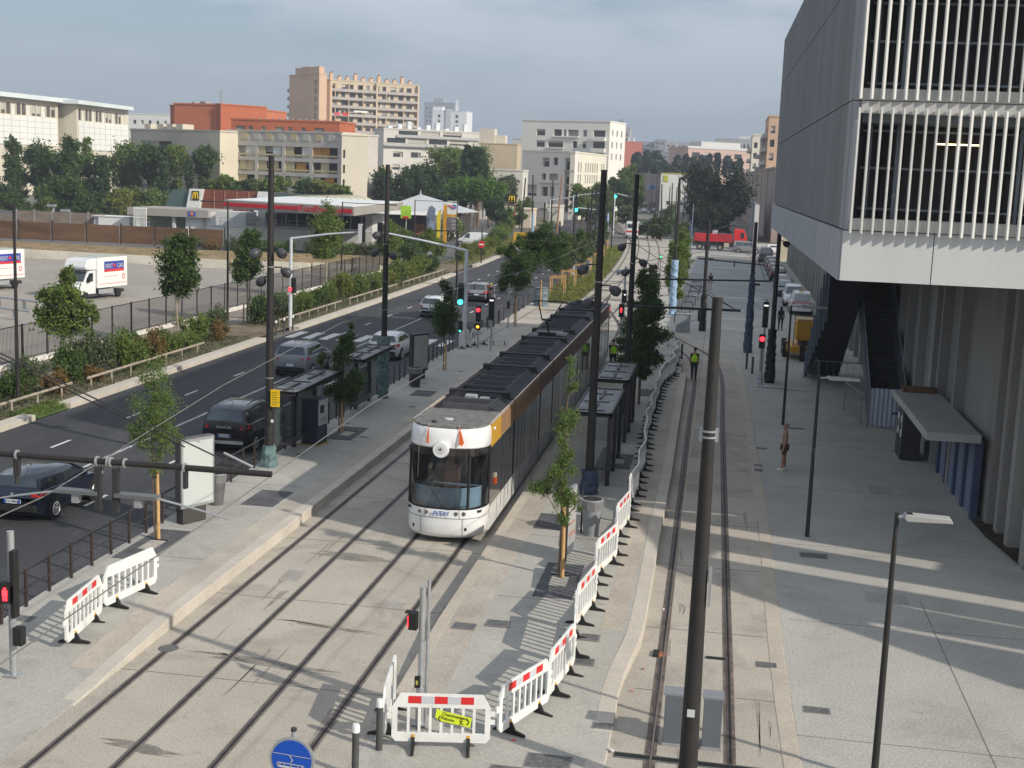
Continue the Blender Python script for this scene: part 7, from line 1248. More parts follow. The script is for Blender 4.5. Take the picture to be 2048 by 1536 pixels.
def person(lab,loc,rz,h,shirt,pants,hair,skin=SK,shorts=0,walk=.12,vest=None,shoes=None,longhair=0,armb=.05,sleeves=1):
    o=T('person',lab,'person',loc,rz); s=h/1.75; w=walk
    # facing +y. joints: hip, spine, neck, head ...
    LH=(-.09,0,.88);RH=(.09,0,.88)
    J=[(0,0,.94,.14,.10),(0,0,1.10,.13,.09),(0,.0,1.30,.155,.10),(0,0,1.42,.10,.08),(0,0,1.50,.052),(0,.012,1.58,.072,.085),(0,.012,1.68,.078,.092),(0,.005,1.735,.05,.06),
       (-.10,0,.88,.085),(-.11,w*.5,.50,.062),(-.11,w*.75,.28,.052),(-.11,w,.09,.038),(-.115,w+.13,.04,.034),
       (.10,0,.88,.085),(.11,-w*.35,.50,.062),(.11,-w*.8,.28,.052),(.11,-w*1.2,.09,.038),(.115,-w*1.2+.13,.04,.034),
       (-.17,0,1.40,.062),(-.22,-w*.5,1.14,.045),(-.225,-w*.5+armb,.90,.032),(-.22,-w*.5+armb+.03,.83,.034,.018),
       (.17,0,1.40,.062),(.22,w*.5,1.14,.045),(.225,w*.5+armb+.02,.90,.032),(.22,w*.5+armb+.05,.83,.034,.018)]
    E_=[(0,1),(1,2),(2,3),(3,4),(4,5),(5,6),(6,7),(0,8),(8,9),(9,10),(10,11),(11,12),(0,13),(13,14),(14,15),(15,16),(16,17),(3,18),(18,19),(19,20),(20,21),(3,22),(22,23),(23,24),(24,25)]
    for b,sg in ((21,-1),(25,1)):
        p=J[b]
        for k in range(4):
            i=len(J); dx=(-.024+.016*k); ln=(.075,.085,.08,.065)[k]; J+=[(p[0]+dx*.6,p[1]+dx,p[2]-.035,.009),(p[0]+dx*.6+sg*-.006,p[1]+dx+.008,p[2]-.035-ln*.5,.008),(p[0]+dx*.6-sg*.018,p[1]+dx+.015,p[2]-.035-ln,.007)]; E_+=[(b,i),(i,i+1),(i+1,i+2)]
        i=len(J); J+=[(p[0]-sg*.012,p[1]+.035,p[2]-.005,.010),(p[0]-sg*.02,p[1]+.05,p[2]-.04,.008)]; E_+=[(b,i),(i,i+1)]
    sc3=lambda js:[tuple(c*s for c in j) for j in js]
    ob('body',skinmesh('body',sc3(J),E_,skin,0,2),o)
    g=1.14
    def sub(name,idx,ed,m,gr,extra=None,root=0):
        js=[]
        for i in idx:
            j=list(J[i]); j[3]*=gr; 
            if len(j)>4: j[4]*=gr
            js.append(tuple(j))
        if extra: js=extra(js)
        ob(name,skinmesh(name,sc3(js),ed,m,root,2),o)
    # shirt with sleeves
    def ex(js):
        for a in (-2,-1):
            pass
        return js
    if sleeves==2: sub('shirt',[0,1,2,3,18,19,20,22,23,24],[(0,1),(1,2),(2,3),(3,4),(4,5),(5,6),(3,7),(7,8),(8,9)],shirt,1.18)
    else:
        def cut(js):
            js=list(js); 
            for e in (5,7):
                a=Vector(js[e-1][:3]); b=Vector(js[e][:3]); c=a.lerp(b,.75); js[e]=(c.x,c.y,c.z,js[e][3]*1.15)
            return js
        sub('shirt',[0,1,2,3,18,19,22,23],[(0,1),(1,2),(2,3),(3,4),(4,5),(3,6),(6,7)],shirt,1.18,cut)
    if shorts:
        def cut2(js):
            js=list(js)
            for e in (2,4):
                a=Vector(js[e-1][:3]); b=Vector(js[e][:3]); c=a.lerp(b,.85); js[e]=(c.x,c.y,c.z,.085)
            return js
        sub('shorts',[0,8,9,13,14],[(0,1),(1,2),(0,3),(3,4)],pants,1.16,cut2)
    else: sub('trousers',[0,8,9,10,11,13,14,15,16],[(0,1),(1,2),(2,3),(3,4),(0,5),(5,6),(6,7),(7,8)],pants,1.17)
    if vest: sub('vest',[0,1,2,3],[(0,1),(1,2),(2,3)],vest,1.42)
    for sg,(i,j_) in ((-1,(11,12)),(1,(16,17))):
        a=J[i];b=J[j_]; P(o,'shoe',MB().box((a[0]-.045)*s,(a[0]+.045)*s,(a[1]-.06)*s,(b[1]+.06)*s,0,.085*s),shoes or M_black,bevel=.02*s)
    P(o,'hair',MB().sphere((0,-.012*s,1.695*s),.098*s,14,10,(.92,1.02,.80)),hair,smooth=True)
    if longhair: P(o,'long_hair',MB().sphere((0,-.06*s,1.55*s),.11*s,12,8,(1,.6,1.9)),hair,smooth=True)
    P(o,'nose',MB().add([(-.014*s,.095*s,1.615*s),(.014*s,.095*s,1.615*s),(0,.125*s,1.612*s),(0,.092*s,1.665*s)],[(0,1,2),(0,2,3),(1,3,2),(0,3,1)]),skin)
    for sg in (-1,1): P(o,'eye',MB().sphere((sg*.03*s,.090*s,1.655*s),.012*s,8,5),M_dark); P(o,'ear',MB().sphere((sg*.082*s,.0,1.64*s),.024*s,8,5,(.4,.8,1.2)),skin)
    P(o,'mouth',MB().box(-.022*s,.022*s,.088*s,.1*s,1.578*s,1.586*s),mat('lips',(.25,.08,.07)))
    return o
HV=mat('hi_vis_yellow',(.45,.85,.03),.6,.04,3); NK=mat('black_cloth',(.014,.014,.017),.9,.2,4); BG=mat('beige_shirt',(.33,.23,.15),.9,.08,4); BR=mat('brown_shorts',(.09,.05,.04),.9,.1,4); GR_=mat('grey_hair',(.22,.16,.12),.8)
person('worker in yellow green vest and black trousers walking away along the single track',(-1.24,70.05,.012),0,1.75,NK,NK,NK,vest=HV,walk=.1)
person('man in beige shirt, brown shorts and white shoes standing in the shaded plaza',(2.68,48.75,0),R(85),1.78,BG,BR,GR_,shorts=1,walk=.05,shoes=M_white)
person('dark dressed person with long hair walking between the black pole and the works van',(4.39,97.3,0),0,1.74,NK,NK,NK,SK2,walk=.08,longhair=1,sleeves=2)
person('woman with dark top and pale trousers standing far down the plaza',(-1.22,130.5,0),R(180),1.72,NK,mat('pale_trousers',(.45,.40,.34)),NK,SK,walk=.04,longhair=1)
person('worker in yellow green vest between the tram and the dark tree, left',(-5.6,69.5,.28),0,1.75,NK,NK,NK,vest=HV,walk=.05)
person('worker in yellow green vest mostly hidden by the dark tree, right',(-4.2,71.0,.28),R(180),1.75,NK,NK,NK,vest=HV,walk=.05)
person('motorcyclist with a bright helmet riding behind the grey car',(-19.0,106.1,.1),0,1.5,NK,NK,HV,walk=.02,sleeves=2)
# ================================================================ VEGETATION
def leafcloud(name,blobs,n,size,m,dens=.6,clumps=0,seed=1,flat=0,squash=1):
    r=np.random.default_rng(seed); B=np.array(blobs,float); vol=B[:,3]*B[:,4]*B[:,5]; pr=vol**.8/ (vol**.8).sum()
    if clumps:
        ib=r.choice(len(B),clumps,p=pr); d=r.normal(size=(clumps,3)); d/=np.linalg.norm(d,axis=1)[:,None]; rad=r.random(clumps)**dens
        cc=B[ib,:3]+d*rad[:,None]*B[ib,3:6]; cs=r.uniform(.14,.28,clumps)*B[ib,3:6].mean(1); ic=r.integers(0,clumps,n)
        p=cc[ic]+r.normal(size=(n,3))*cs[ic][:,None]*np.array([1,1,squash])
    else:
        ib=r.choice(len(B),n,p=pr); d=r.normal(size=(n,3)); d/=np.linalg.norm(d,axis=1)[:,None]; p=B[ib,:3]+d*(r.random(n)**dens)[:,None]*B[ib,3:6]
    a=r.normal(size=(n,3)); a/=np.linalg.norm(a,axis=1)[:,None]; b=np.cross(a,r.normal(size=(n,3))); b/=np.linalg.norm(b,axis=1)[:,None]
    s=size*r.uniform(.6,1.4,n)[:,None]; v=np.stack([p-a*s,p-b*s*.5,p+a*s,p+b*s*.5],1).reshape(-1,3); v[:,2]=np.maximum(v[:,2],.01)
    me=bpy.data.meshes.new(name); me.vertices.add(4*n); me.vertices.foreach_set('co',v.ravel()); me.loops.add(4*n); me.loops.foreach_set('vertex_index',np.arange(4*n,dtype=np.int32)); me.polygons.add(n); me.polygons.foreach_set('loop_start',np.arange(0,4*n,4,dtype=np.int32)); me.polygons.foreach_set('loop_total',np.full(n,4,dtype=np.int32)); me.update(calc_edges=True); me.materials.append(m); return me
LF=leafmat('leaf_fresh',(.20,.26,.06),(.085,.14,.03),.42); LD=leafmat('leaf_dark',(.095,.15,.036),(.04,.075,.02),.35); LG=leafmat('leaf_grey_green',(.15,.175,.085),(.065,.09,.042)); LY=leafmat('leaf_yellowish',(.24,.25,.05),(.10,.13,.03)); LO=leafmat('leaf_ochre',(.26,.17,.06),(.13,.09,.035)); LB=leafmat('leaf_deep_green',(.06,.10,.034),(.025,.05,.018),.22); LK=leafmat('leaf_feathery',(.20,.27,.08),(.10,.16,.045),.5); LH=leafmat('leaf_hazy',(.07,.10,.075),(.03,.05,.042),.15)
M_bark=mat('bark',(.16,.115,.08),.9,.2,4); M_stake=mat('tree_stake',(.50,.31,.13),.8,.12,3,map_=(1,1,.3)); M_bark2=mat('pale_bark',(.30,.26,.20),.9,.15,4)
def tree(lab,loc,h,blobs,n,size,m,trunk=(.09,.04),clumps=60,seed=1,dens=.55,name='street_tree',cat='tree',grp=None,bark=None,limbs=3,stakes=0,ti=None,squash=1):
    o=T(name,lab,cat,loc,0,grp); ob('crown',leafcloud('crown',blobs,int(n*1.7),size*1.1,m,dens,int(clumps*1.3),seed,squash=squash),o,kind='stuff')
    rr=random.Random(seed); top=max(b[2] for b in blobs)
    mb=MB(); mb.tube([(0,0,0),(rr.uniform(-.03,.03)*h,rr.uniform(-.03,.03)*h,h*.5),(0,0,top)],[trunk[0],trunk[0]*.75,trunk[1]*.5],7)
    for b in blobs[:limbs*2]:
        z0=max(b[2]-b[5]*.6,h*.2); mb.tube([(0,0,z0*.7),(b[0]*.5,b[1]*.5,(z0*.7+b[2])/2),(b[0],b[1],b[2])],[trunk[0]*.5,trunk[0]*.35,.01],5)
    P(o,'trunk',mb,bark or M_bark)
    if stakes: 
        for k in range(stakes): a=2*PI*k/stakes+.4; P(o,'support_stake',MB().tube([(.5*math.cos(a),.5*math.sin(a),0),(.45*math.cos(a),.45*math.sin(a),1.25)],.04,6),M_bark2)
        P(o,'support_frame',MB().box(-.5,.5,.28,.33,1.15,1.27),M_bark2)
    return o
def bl_(h,r,cx=0,cy=0,n=5,z0=.35,seed=1,taper=.6):
    rr=random.Random(seed); o=[]
    for i in range(n):
        t=i/(n-1) if n>1 else .5; R_=r*(1-abs(t-.4)*taper); o.append((cx+rr.uniform(-.3,.3)*r,cy+rr.uniform(-.3,.3)*r,h*(z0+(1-z0)*t*.92),R_*rr.uniform(.75,1.1),R_*rr.uniform(.75,1.1),h*(1-z0)/n*1.1))
    return o
# saplings on the platforms
def sapling(lab,x,y,z,h,blobs,n,m,seed,stake=2.2,size=.045):
    o=tree(lab,(x,y,z),h,blobs,n,size,m,(.03,.015),46,seed,.6,'platform_sapling',bark=M_bark)
    if stake: P(o,'stake',MB().tube([(.10,0,0),(.09,0,stake*.5),(.07,0,stake)],[.055,.05,.05],9),M_stake,smooth=True); P(o,'tie',MB().tube([(.04,0,stake*.9),(.04,0,stake*.93)],.07,8),M_black)
    return o
sapling('feathery sapling with an orange stake at the near end of the left platform',-15.0,32.6,.3,5.3,[(-.1,0,2.2,.4,.4,.4),(-.0,0,2.9,.7,.6,.55),(-.65,0,3.1,.5,.4,.32),(.45,0,3.0,.45,.4,.45),(.05,0,3.7,.65,.55,.55),(.05,0,4.4,.5,.45,.55),(.1,0,5.0,.3,.3,.4),(.35,.1,2.25,.3,.25,.25)],5000,LK,3,1.95,.03)
sapling('thin feathery sapling tied to an orange stake before the right poster panel',-3.75,32.4,.28,6.4,[(.0,0,3.5,.24,.22,.7),(.08,0,4.4,.26,.24,.8),(.06,0,5.2,.2,.18,.6),(-.05,0,2.7,.42,.38,.4),(-.5,0,2.35,.45,.3,.18),(.45,0,2.1,.42,.3,.2),(.05,0,3.1,.3,.3,.35),(-.95,.1,2.15,.4,.25,.12),(.05,0,1.5,.2,.2,.3),(.1,0,2.15,.45,.4,.28),(.65,0,1.9,.2,.2,.12)],6000,LK,5,1.9,.028)
sapling('dark leaning sapling in front of the silver car on the left platform',-14.6,48.6,.3,4.4,[(.1,0,1.7,.7,.6,.45),(-.5,0,2.3,.55,.4,.35),(.6,0,2.1,.5,.5,.4),(.0,0,2.9,.5,.5,.4),(.2,0,3.5,.4,.4,.4),(-.7,0,3.0,.3,.3,.25),(.35,0,3.9,.25,.25,.35)],6500,LD,7,1.8,.05)
sapling('dark narrow sapling before the white car beyond the left shelters',-14.2,66,.3,5.0,[(0,0,2.3,.6,.6,.5),(0,0,3.0,.7,.6,.6),(.1,0,3.8,.45,.45,.6),(0,0,4.5,.3,.3,.4)],5200,LD,8,1.6,.05)
sapling('wide dark tree on a thin staked trunk beyond the far left signals',-14.2,89,.14,6.4,[(-.7,0,3.0,.9,.8,.7),(.5,0,3.2,.9,.9,.7),(-.2,0,4.0,1.1,1.0,.8),(.5,0,4.7,.8,.8,.7),(-.5,0,5.0,.7,.7,.6),(0,0,5.7,.5,.5,.5)],8500,LD,9,2.3,.06)
sapling('spreading tree with a pale trunk at the far end of the left platform',-14.1,100.5,.14,7.2,[(-.6,0,4.0,1.1,1.0,.8),(.9,0,4.2,1.1,1.0,.8),(0,0,5.0,1.5,1.2,.9),(1.3,0,5.2,.9,.8,.7),(-1.0,0,5.4,.9,.8,.7),(.3,0,6.2,1.1,.9,.7)],9500,LD,10,2.4,.07)
tree('dense dark tree beside the right shelters and the near right tram pole',(-3.5,59.5,.28),5.8,[(0,0,2.3,.8,.8,.6),(-.8,0,2.9,.5,.5,.4),(.5,0,3.2,.75,.7,.55),(-.3,0,3.7,.65,.65,.5),(.3,0,4.4,.6,.6,.5),(-.5,0,4.7,.35,.35,.4),(.4,0,5.3,.4,.4,.45),(.0,0,1.6,.5,.5,.35),(.8,0,2.2,.4,.4,.3),(-.95,0,2.0,.4,.35,.3)],9000,.06,LD,(.07,.03),110,11,.5,'platform_tree')
tree('small tree behind the dark one on the right platform',(-4.1,72.5,.28),5.2,bl_(5.2,.75,n=5,seed=12,z0=.35),5200,.06,LD,(.05,.02),50,12)
tree('small light tree above the dark one, at the curve of the branch track',(-4.6,87.5,.0),4.6,bl_(4.6,.5,n=4,seed=13,z0=.4),2200,.06,LG,(.05,.02),30,13)
# plaza saplings
for i,(x,y,h,r) in enumerate(((-4.0,112,5.2,.75),(-4.1,121,5.6,.8),(-4.3,132,5.6,.85),(-4.8,146,5.6,.9))):
    pt_=tree('light green leafy plaza tree behind the pale blue wrapped pole, %s from the near end'%ORD[i],(x,y,0),h,bl_(h,r,n=6,seed=20+i,z0=.22,taper=.3),7000,.085,LF if i<3 else LG,(.07,.03),80,20+i,.6,'plaza_tree')
    for k in (-1,1): P(pt_,'support_stake',MB().tube([(k*.4,0,0),(k*.4,0,1.6)],.05,6),M_bark2)
# street trees along the fence: pruned ovals on bare trunks
st_trees=[(-31.4,58.2,5.6,1.25,'airy broad street tree over the near end of the planted strip',LF,1),(-30.8,70.3,6.6,1.0,'oval street tree with a bare trunk, second along the planted strip',LD,2),(-31.5,83.0,6.3,.95,'oval street tree just right of the near left tram pole',LD,3),(-31.8,101.5,7.6,1.15,'tall oval street tree beside the white signal mast',LF,4),(-31.4,119,6.0,.8,'oval street tree behind the tip of the white mast',LF,5),(-31.6,137,4.6,.8,'street tree by the side street turning',LF,6)]
for x,y,h,r,l,m,s_ in st_trees:
    b=[(0,0,h*.62,r,r,h*.14),(0,0,h*.75,r*1.0,r*1.0,h*.13),(.2,0,h*.90,r*.6,r*.6,h*.12),(-.2,0,h*.52,r*.75,r*.75,h*.09)] if s_>1 else [(0,0,2.6,1.2,1.2,.55),(-.9,0,2.9,.7,.7,.4),(1.0,0,3.3,.8,.7,.4),(0,0,3.8,.9,.9,.6),(-.9,0,3.9,.5,.5,.4),(.2,0,4.9,.45,.45,.6),(1.5,0,3.1,.4,.4,.3)]
    tree(l,(x,y,.1),h,b,4600 if s_==1 else 8000,.085,m,(.07,.03),90,30+s_,.6,'street_tree',bark=M_bark2,stakes=3)
# shrubs of the planted strip (each one a thing)
random.seed(21); k=0; Y=39.5; kinds=[(LG,'grey green'),(LF,'fresh green'),(LO,'rusty ochre'),(LD,'dark green'),(LY,'yellow green')]
protos={}
def shrub(x,y,r,h,ki,seed,lab,grp=None,n=3600,z=.1,name='shrub',size=.055):
    key=(ki,seed%3)
    if key not in protos:
        rr=random.Random(seed); b=[(rr.uniform(-.5,.5),rr.uniform(-.5,.5),rr.uniform(.35,.7),.5,.5,.38) for _ in range(6)]
        protos[key]=leafcloud('foliage',b,n,size,kinds[ki][0],.5,50,seed)
        mb=MB(); 
        for q in range(7): a=2*PI*q/7; mb.tube([(0,0,0),(.5*math.cos(a),.5*math.sin(a),.75)],[.02,.006],4)
        protos[(key,'s')]=mb.mesh('stems',M_bark)
    o=T(name,lab,'shrub',(x,y,z),seed*1.3,grp); o.scale=(r,r,h); ob('foliage',protos[key],o,kind='stuff'); ob('stems',protos[(key,'s')],o); return o
pl=[(-30.6,42,.9,1.2,0),(-29.4,43.5,.7,.8,1),(-30.5,46,1.1,1.4,3),(-29.3,47.3,.7,.9,1),(-30.9,49.5,1.0,1.3,0),(-29.8,51.2,1.0,1.2,3),(-29.4,53.2,.9,1.0,2),(-30.8,53.8,1.0,1.4,0),(-30.3,56,1.2,1.6,3),(-29.2,57.2,.7,.7,2),(-30.6,59.6,1.2,1.8,0),(-29.7,61,1.2,1.6,1),(-29.5,63.4,1.0,1.5,2),(-30.8,64.5,1.1,1.3,3),(-29.6,66.5,.9,1.1,1),(-30.9,67.5,.9,1.2,3),(-29.9,69.3,1.0,1.0,1),(-30.3,71.5,1.1,1.5,1),(-29.3,73.2,.8,1.1,2),(-30.4,74.8,1.1,1.7,0),
    (-30.2,82.5,1.2,1.7,3),(-29.8,84.8,1.0,1.5,0),(-30.4,87.2,1.0,1.4,3),(-29.8,89.6,1.1,1.5,1),(-30.1,93,1.0,1.4,3),(-29.8,96,1.1,1.6,1),(-30.3,99.5,1.3,1.9,4),(-29.7,102.5,1.2,1.7,1),(-30.2,106,1.1,1.5,0),(-29.8,109.5,1.1,1.5,1),(-30.2,113,1.2,1.6,4),(-30,117,1.3,2.1,1),(-29.7,121,1.1,1.6,4),(-30.2,125,1.2,1.6,1),(-30.4,130,1.3,1.9,1),(-30.0,133,1.2,1.7,3),
    (-29.8,150,1.1,1.5,1),(-29.9,154,1.0,1.3,3),(-30.2,159,1.2,1.6,4),(-30,164,1.2,1.5,1),(-30.4,170,1.3,1.7,1),(-30.6,176,1.2,1.5,4),(-31,182,1.3,1.6,1),(-31.2,189,1.4,1.8,3),(-31.8,200,1.6,2.1,1),(-32.2,207,1.5,2.0,4),(-33,216,1.6,2.2,1),(-34,227,1.7,2.2,3)]
for i,(x,y,r,h,ki) in enumerate(pl):
    near='before the crosswalk' if y<76 else 'past the crosswalk' if y<140 else 'past the side street'
    j=i if y<76 else i-20 if y<140 else i-36
    shrub(x+off(y),y,r*1.08,h*1.1,ki,i+1,'%s shrub of the strip %s, %s from the near end'%(kinds[ki][1],near,ORD[j]),'shrubs of the planted strip')
# low ground cover
def grass(lab,x0,x1,y0,y1,n,h,m,name='ground_cover',seed=3,hh=None,offs=1):
    r=np.random.default_rng(seed); y=r.uniform(y0,y1,n); x=r.uniform(x0,x1,n)+(-.0003*np.maximum(0,y-100)**2 if offs else 0); z=r.uniform(.0,h,n)+.08; p=np.stack([x,y,z],1)
    a=r.normal(size=(n,3))*np.array([.4,.4,1]); a/=np.linalg.norm(a,axis=1)[:,None]; b=np.cross(a,r.normal(size=(n,3))); b/=np.linalg.norm(b,axis=1)[:,None]; s=.07*r.uniform(.6,1.4,n)[:,None]*(1+h)
    v=np.stack([p-a*s,p-b*s*.3,p+a*s,p+b*s*.3],1).reshape(-1,3); v[:,2]=np.maximum(v[:,2],.05)
    me=bpy.data.meshes.new(name); me.vertices.add(4*n); me.vertices.foreach_set('co',v.ravel()); me.loops.add(4*n); me.loops.foreach_set('vertex_index',np.arange(4*n,dtype=np.int32)); me.polygons.add(n); me.polygons.foreach_set('loop_start',np.arange(0,4*n,4,dtype=np.int32)); me.polygons.foreach_set('loop_total',np.full(n,4,dtype=np.int32)); me.update(calc_edges=True); me.materials.append(m)
    return ob(name,me,None,None,0,lab,'ground cover',kind='stuff')
grass('low mixed green plants covering the planted strip before the crosswalk',-31.5,-28.1,38,75.5,8500,.22,LG); grass('low green plants spilling over the broken kerb',-28.5,-27.4,47.8,51.4,1500,.14,LF,seed=4); grass('low green plants covering the strip between crosswalk and side street',-31.5,-28.1,81.5,135,9000,.25,LG,seed=5); grass('low plants covering the strip beyond the side street',-31.3,-28.3,146,235,10000,.35,LY,seed=6)
grass('tall dry yellow green grass in the strip between footway and tracks',-15.4,-12.2,108,196,15000,.7,LY,seed=7); grass('dry straw grass on the bank behind the car park',-80,-36,127.5,136,9000,.35,LO,seed=8,offs=0); grass('spill of thin grass on the track edge',-12.5,-11.9,108,150,700,.25,LY,seed=9)
# trees between footway and tracks
for i,(x,y,h,r,m) in enumerate(((-14.3,113,5.4,1.1,LD),(-14.3,121,5.0,.9,LG),(-14.5,130,5.0,.8,LD),(-14.8,140,4.6,.8,LG),(-15.1,151,4.4,.7,LG),(-15.8,165,4.2,.7,LG),(-17.0,184,4.2,.7,LD))):
    tree('young spreading tree in the grassy strip beside the tracks, %s from the near end'%ORD[i],(x,y,.1),h,bl_(h,r,n=6,seed=50+i,z0=.5,taper=.35),3200,.09,m,(.07,.03),80,50+i,.6,'street_tree',grp='young trees in the grassy strip',stakes=0)
    g_=T('timber_tree_guard','pale timber tree guard in the grassy strip, %s from the near end'%ORD[i],'tree guard',(x,y,.1),0,'timber tree guards')
    for a,b in ((-.6,-.6),(.6,-.6),(.6,.6),(-.6,.6)): P(g_,'stake',MB().tube([(a,b,0),(a,b,2.0)],.06,6),M_stake)
    P(g_,'rail',MB().box(-.65,.65,-.66,-.6,1.7,1.9),M_stake); P(g_,'rail',MB().box(-.65,.65,.6,.66,1.7,1.9),M_stake)
# avenue trees farther off
random.seed(31)
for i in [q for q in range(20) if (q%2 and q>3) or q>7]:
    y=162+i*13; s_=(-33.0 if i%2 else -22.8); x=s_+off(y)+(0 if i%2 else 7.5); h=random.uniform(4.2,5.6)
    tree('small avenue tree far down the road, %s from the near end'%ORD[i],(x,y,0),h,bl_(h,1.1,n=5,seed=60+i,z0=.35,taper=.3),1700,.2,random.choice((LF,LF,LG,LD)),(.1,.04),40,60+i,.6,'street_tree',grp='small avenue trees in the distance')
# poplars before the white block
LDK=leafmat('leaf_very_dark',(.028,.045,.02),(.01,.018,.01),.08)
def px_tree(lab,px0,px1,py0,py1,Y,m,seed,n=3500,size=None,name='tree',kind='oval',pybase=None,cat='tree',grp=None,dens=.55,cl=70):
    """tree standing at distance Y; crown width px0..px1, height py0..py1 as seen"""
    c=far((px0+px1)/2,py1,Y); a=far(px0,py0,Y); b=far(px1,py0,Y); w_=(b.x-a.x)/2*(1.22 if kind in('col','lolly') else 1.05); zt=a.z; zb=max(.6,c.z); hh=zt-zb; rr=random.Random(seed); bl=[]
    if kind=='col': 
        for i in range(6): t=i/5; bl.append((rr.uniform(-.15,.15)*w_,0,zb+hh*(.08+.84*t),w_*(.9-.35*abs(t-.45)*2)*rr.uniform(.8,1.1),w_*.8,hh*.13))
    elif kind=='lolly': bl=[(0,0,zt-w_*.9,w_,w_,w_*1.0),(rr.uniform(-.2,.2)*w_,0,zt-w_*1.9,w_*.7,w_*.7,w_*.7),(0,0,zb+hh*.2,w_*.45,w_*.45,hh*.22)]
    elif kind=='umbrella': bl=[(x*w_*.62,0,zt-hh*.35-abs(x)*hh*.1,w_*.42,w_*.6,hh*.33) for x in (-1,-.5,0,.5,1)]
    elif kind=='wide':
        for i in range(9): bl.append((rr.uniform(-.6,.6)*w_,rr.uniform(-.4,.4)*w_,zb+hh*rr.uniform(.2,.78),w_*rr.uniform(.35,.55),w_*.5,hh*rr.uniform(.18,.28)))
    else: bl=[(rr.uniform(-.3,.3)*w_,rr.uniform(-.3,.3)*w_,zb+hh*f_,w_*q,w_*q,hh*.24) for f_,q in ((.25,.8),(.5,.9),(.72,.7),(.85,.4))]
    size=size or Y*.0011
    return tree(lab,(c.x,Y,0),zt,bl,n,size,m,(.02*zt+.05,.05),cl,seed,dens,name,cat,grp,limbs=2)
tl=[(-30,22,340,470,225,LB,'wide','dark bushy tree mass at the left edge behind the timber fence'),(14,52,280,460,235,LD,'col','tall narrow ivy clad poplar at the left edge'),(62,108,290,400,240,LD,'lolly','round topped pollard tree second from the left'),(105,130,318,395,236,LB,'col','small dark narrow tree between the round pollard and the great poplars'),(122,168,282,420,232,LD,'col','tall poplar of the great clump, left half'),(158,196,284,420,238,LF,'col','tall poplar of the great clump, right half'),(185,222,315,400,236,LB,'col','darker shorter poplar right of the great clump'),
 (230,285,292,370,246,LF,'lolly','broad topped pollard before the gap of the white block'),(282,315,292,370,243,LD,'lolly','pollard with two heads before the grey block'),(316,336,300,420,240,LB,'col','slim dark poplar before the grey block'),(336,370,295,390,244,LF,'lolly','round topped pollard before the white post of the grey block'),(372,386,318,385,240,LB,'col','very small dark poplar before the grey block'),(392,426,298,390,246,LD,'lolly','neat oval pollard before the cream end of the grey block'),
 (85,180,352,462,205,LD,'wide','broad dark green tree under the great poplars'),(0,60,385,470,200,LD,'wide','leafy dark bush behind the timber fence at the left'),(60,110,395,462,202,LF,'wide','green bush left of the broad dark tree'),(196,268,362,438,212,LY,'wide','yellow olive round tree beside the car wash'),(175,220,385,440,208,LB,'wide','very dark bush under the yellow olive tree'),(240,330,372,442,222,LF,'wide','green bushy trees between the yellow tree and the restaurant')]
for i,(a,b,c,d,Y,m,kd,l) in enumerate(tl): px_tree(l,a,b,c,d,Y,m,100+i,6500 if kd=='wide' else 5600,None,'pollard_tree' if kd=='lolly' else 'poplar_tree' if kd=='col' else 'broadleaf_tree',kd)
hd=[(420,470,346,392,225,LF),(462,520,350,395,225,LD),(510,580,352,398,224,LF),(575,640,354,400,223,LD),(610,670,362,402,222,LY),(660,705,368,404,221,LF)]
for i,(a,b,c,d,Y,m) in enumerate(hd): px_tree('rounded green tree in the hedge line before the grey framed flats, %s from the left'%ORD[i],a,b,c,d,Y,m,130+i,3400,None,'hedge_tree','wide')
bt=[(745,830,325,430,255,LB,'wide','dark pine mass left in the big clump behind the pavilion'),(800,880,320,430,258,LB,'wide','dark pine mass in the middle of the big clump'),(845,940,288,420,275,LF,'wide','tall light topped broad tree of the big clump, left summit'),(900,980,278,420,285,LF,'wide','tall broad tree of the big clump, right summit'),(922,945,292,370,262,LB,'col','dark pointed cypress in front of the big clump, left'),(942,972,300,385,262,LB,'col','dark pointed cypress in front of the big clump, right'),(865,935,345,432,250,LB,'wide','dark foliage under the twin cypresses'),(955,1000,350,420,255,LB,'wide','dark tree at the right foot of the big clump'),
 (896,1004,354,410,243,leafmat('leaf_pine_bright',(.12,.24,.03),(.05,.12,.02)),'umbrella','bright green umbrella pine in front of the dark clump'),(990,1050,345,405,300,LG,'wide','grey green olive trees left of the white residence'),(975,1012,395,440,232,LB,'wide','dark round tree trunked beside the umbrella pine'),(735,765,370,410,260,LG,'wide','olive round bush at the left foot of the big clump'),
 (1226,1275,330,420,330,LF,'wide','light green tree right of the white residence'),(1175,1232,362,425,300,LF,'wide','green tree before the sunlit wing of the residence'),(1140,1190,372,430,270,LF,'wide','bright green avenue tree before the residence'),(1215,1262,350,415,320,LD,'wide','darker green tree beside the far green signal'),(1245,1290,355,412,345,LF,'wide','green tree left of the grey shop')]
for i,(a,b,c,d,Y,m,kd,l) in enumerate(bt): px_tree(l,a,b,c,d,Y,m,150+i,7500 if kd!='col' else 3600,None,'pine_tree' if m is LB or kd=='umbrella' else 'broadleaf_tree',kd,cl=120)
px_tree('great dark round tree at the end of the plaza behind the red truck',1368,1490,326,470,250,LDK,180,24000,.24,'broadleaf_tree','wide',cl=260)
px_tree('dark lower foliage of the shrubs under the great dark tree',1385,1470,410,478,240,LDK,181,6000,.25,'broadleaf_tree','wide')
sk=[(1262,1284,306,350),(1282,1300,300,350),(1296,1326,304,350),(1318,1336,322,350),(1345,1362,312,350),(1360,1378,310,350),(1378,1396,316,350),(1392,1412,314,350),(1408,1424,310,350),(1426,1440,308,350),(1444,1466,314,352),(1464,1486,318,352),(1330,1350,330,350)]
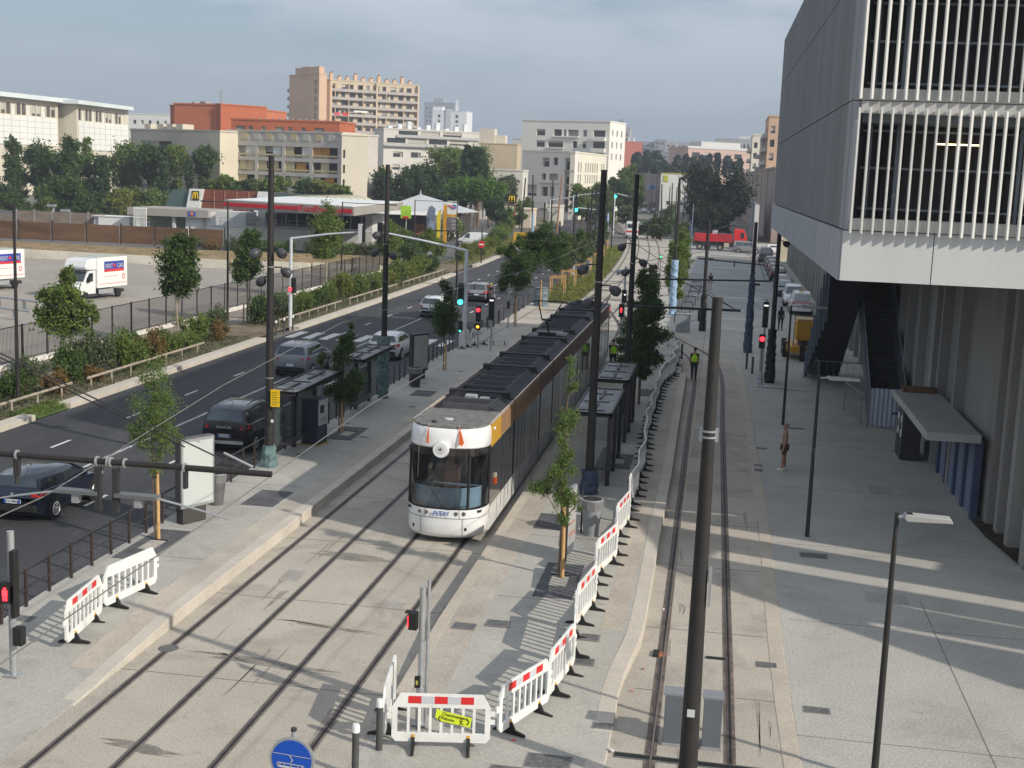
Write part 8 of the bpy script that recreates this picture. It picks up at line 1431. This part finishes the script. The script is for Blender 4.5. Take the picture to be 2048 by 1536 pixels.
for i,(a,b,c,d) in enumerate(sk): px_tree('hazy dark green conifer in the line behind the shops, %s from the left'%ORD[i],a,b,c,d,480,LH,200+i,2600,.5,'conifer','oval' if i%3 else 'col',grp='hazy conifers behind the shops')
# hedge along the wall of the petrol station, oleander, bushes
random.seed(41)
for i in range(13):
    px=360+i*22; q=at(px,505 - (i*0),0); x=-60.5+i*2.15; y=136.6+i*.35
    m=[3,0,2,0,0,1][i%6]; shrub(x,y,1.4,random.uniform(1.2,1.8),m,300+i,'%s wild shrub before the white retaining wall, %s from the left'%(kinds[m][1],ORD[i]),'wild shrubs before the retaining wall',z=.9)
random.seed(43)
for i in range(8):
    x=-42.5+i*1.1; y=137+i*2.6; px_=[3,1,3,1,1,3,1,1,3,1,1,3][i]; o=shrub(x,y,1.8,random.uniform(1.8,2.9),px_,330+i,'%s tall bush along the petrol station forecourt, %s from the left'%(kinds[px_][1],ORD[i]),'tall bushes along the forecourt',z=.0)
for i,(px,py,h,m) in enumerate(((862,478,3.6,LF),(790,500,3.2,LF),(905,476,3.2,LF),(812,512,3.0,LF),(780,520,3.2,LD))):
    b=at(px,py); tree('light green small tree near the price totem, %s of five'%ORD[i],(b.x,b.y,0),h,bl_(h,.9,n=5,seed=350+i,z0=.3),4000,.14,m,(.08,.03),60,350+i)
o=shrub(-42.5,197,2.6,4.6,1,401,'white flowering oleander between the totem and the pine',z=0); ob('flowers',leafcloud('flowers',[(0,0,.6,.75,.6,.4)],700,.05,mat('white_petal',(.7,.68,.66),.7),.4,30,5),o,kind='stuff')
px_tree('dark shrub at the end of the tracks below the shops',1270,1320,440,480,238,LD,420,3500,None,'broadleaf_tree','wide'); px_tree('green shrub beside the white minibus',1300,1345,430,478,232,LD,421,3500,None,'broadleaf_tree','wide')
for i,(px,w_) in enumerate(((1180,14),(1206,16),(1252,18),(1340,14))): px_tree('small leafy tree in the median far off, %s from the left'%ORD[i],px-w_,px+w_,408,452,260+i*12,LF if i%2 else LG,430+i,1800,None,'broadleaf_tree','wide')
# ================================================================ HAZE
hm=bpy.data.materials.new('haze'); hm.use_nodes=True; t=hm.node_tree; t.nodes.clear(); o=t.nodes.new('ShaderNodeOutputMaterial'); v=t.nodes.new('ShaderNodeVolumePrincipled'); v.inputs['Color'].default_value=(.80,.87,1,1); v.inputs['Density'].default_value=HAZE; v.inputs['Anisotropy'].default_value=.2; t.links.new(v.outputs[0],o.inputs['Volume'])
ob('haze',MB().box(-1500,1500,-30,1800,-1.5,75).mesh('haze',hm),kind='stuff')
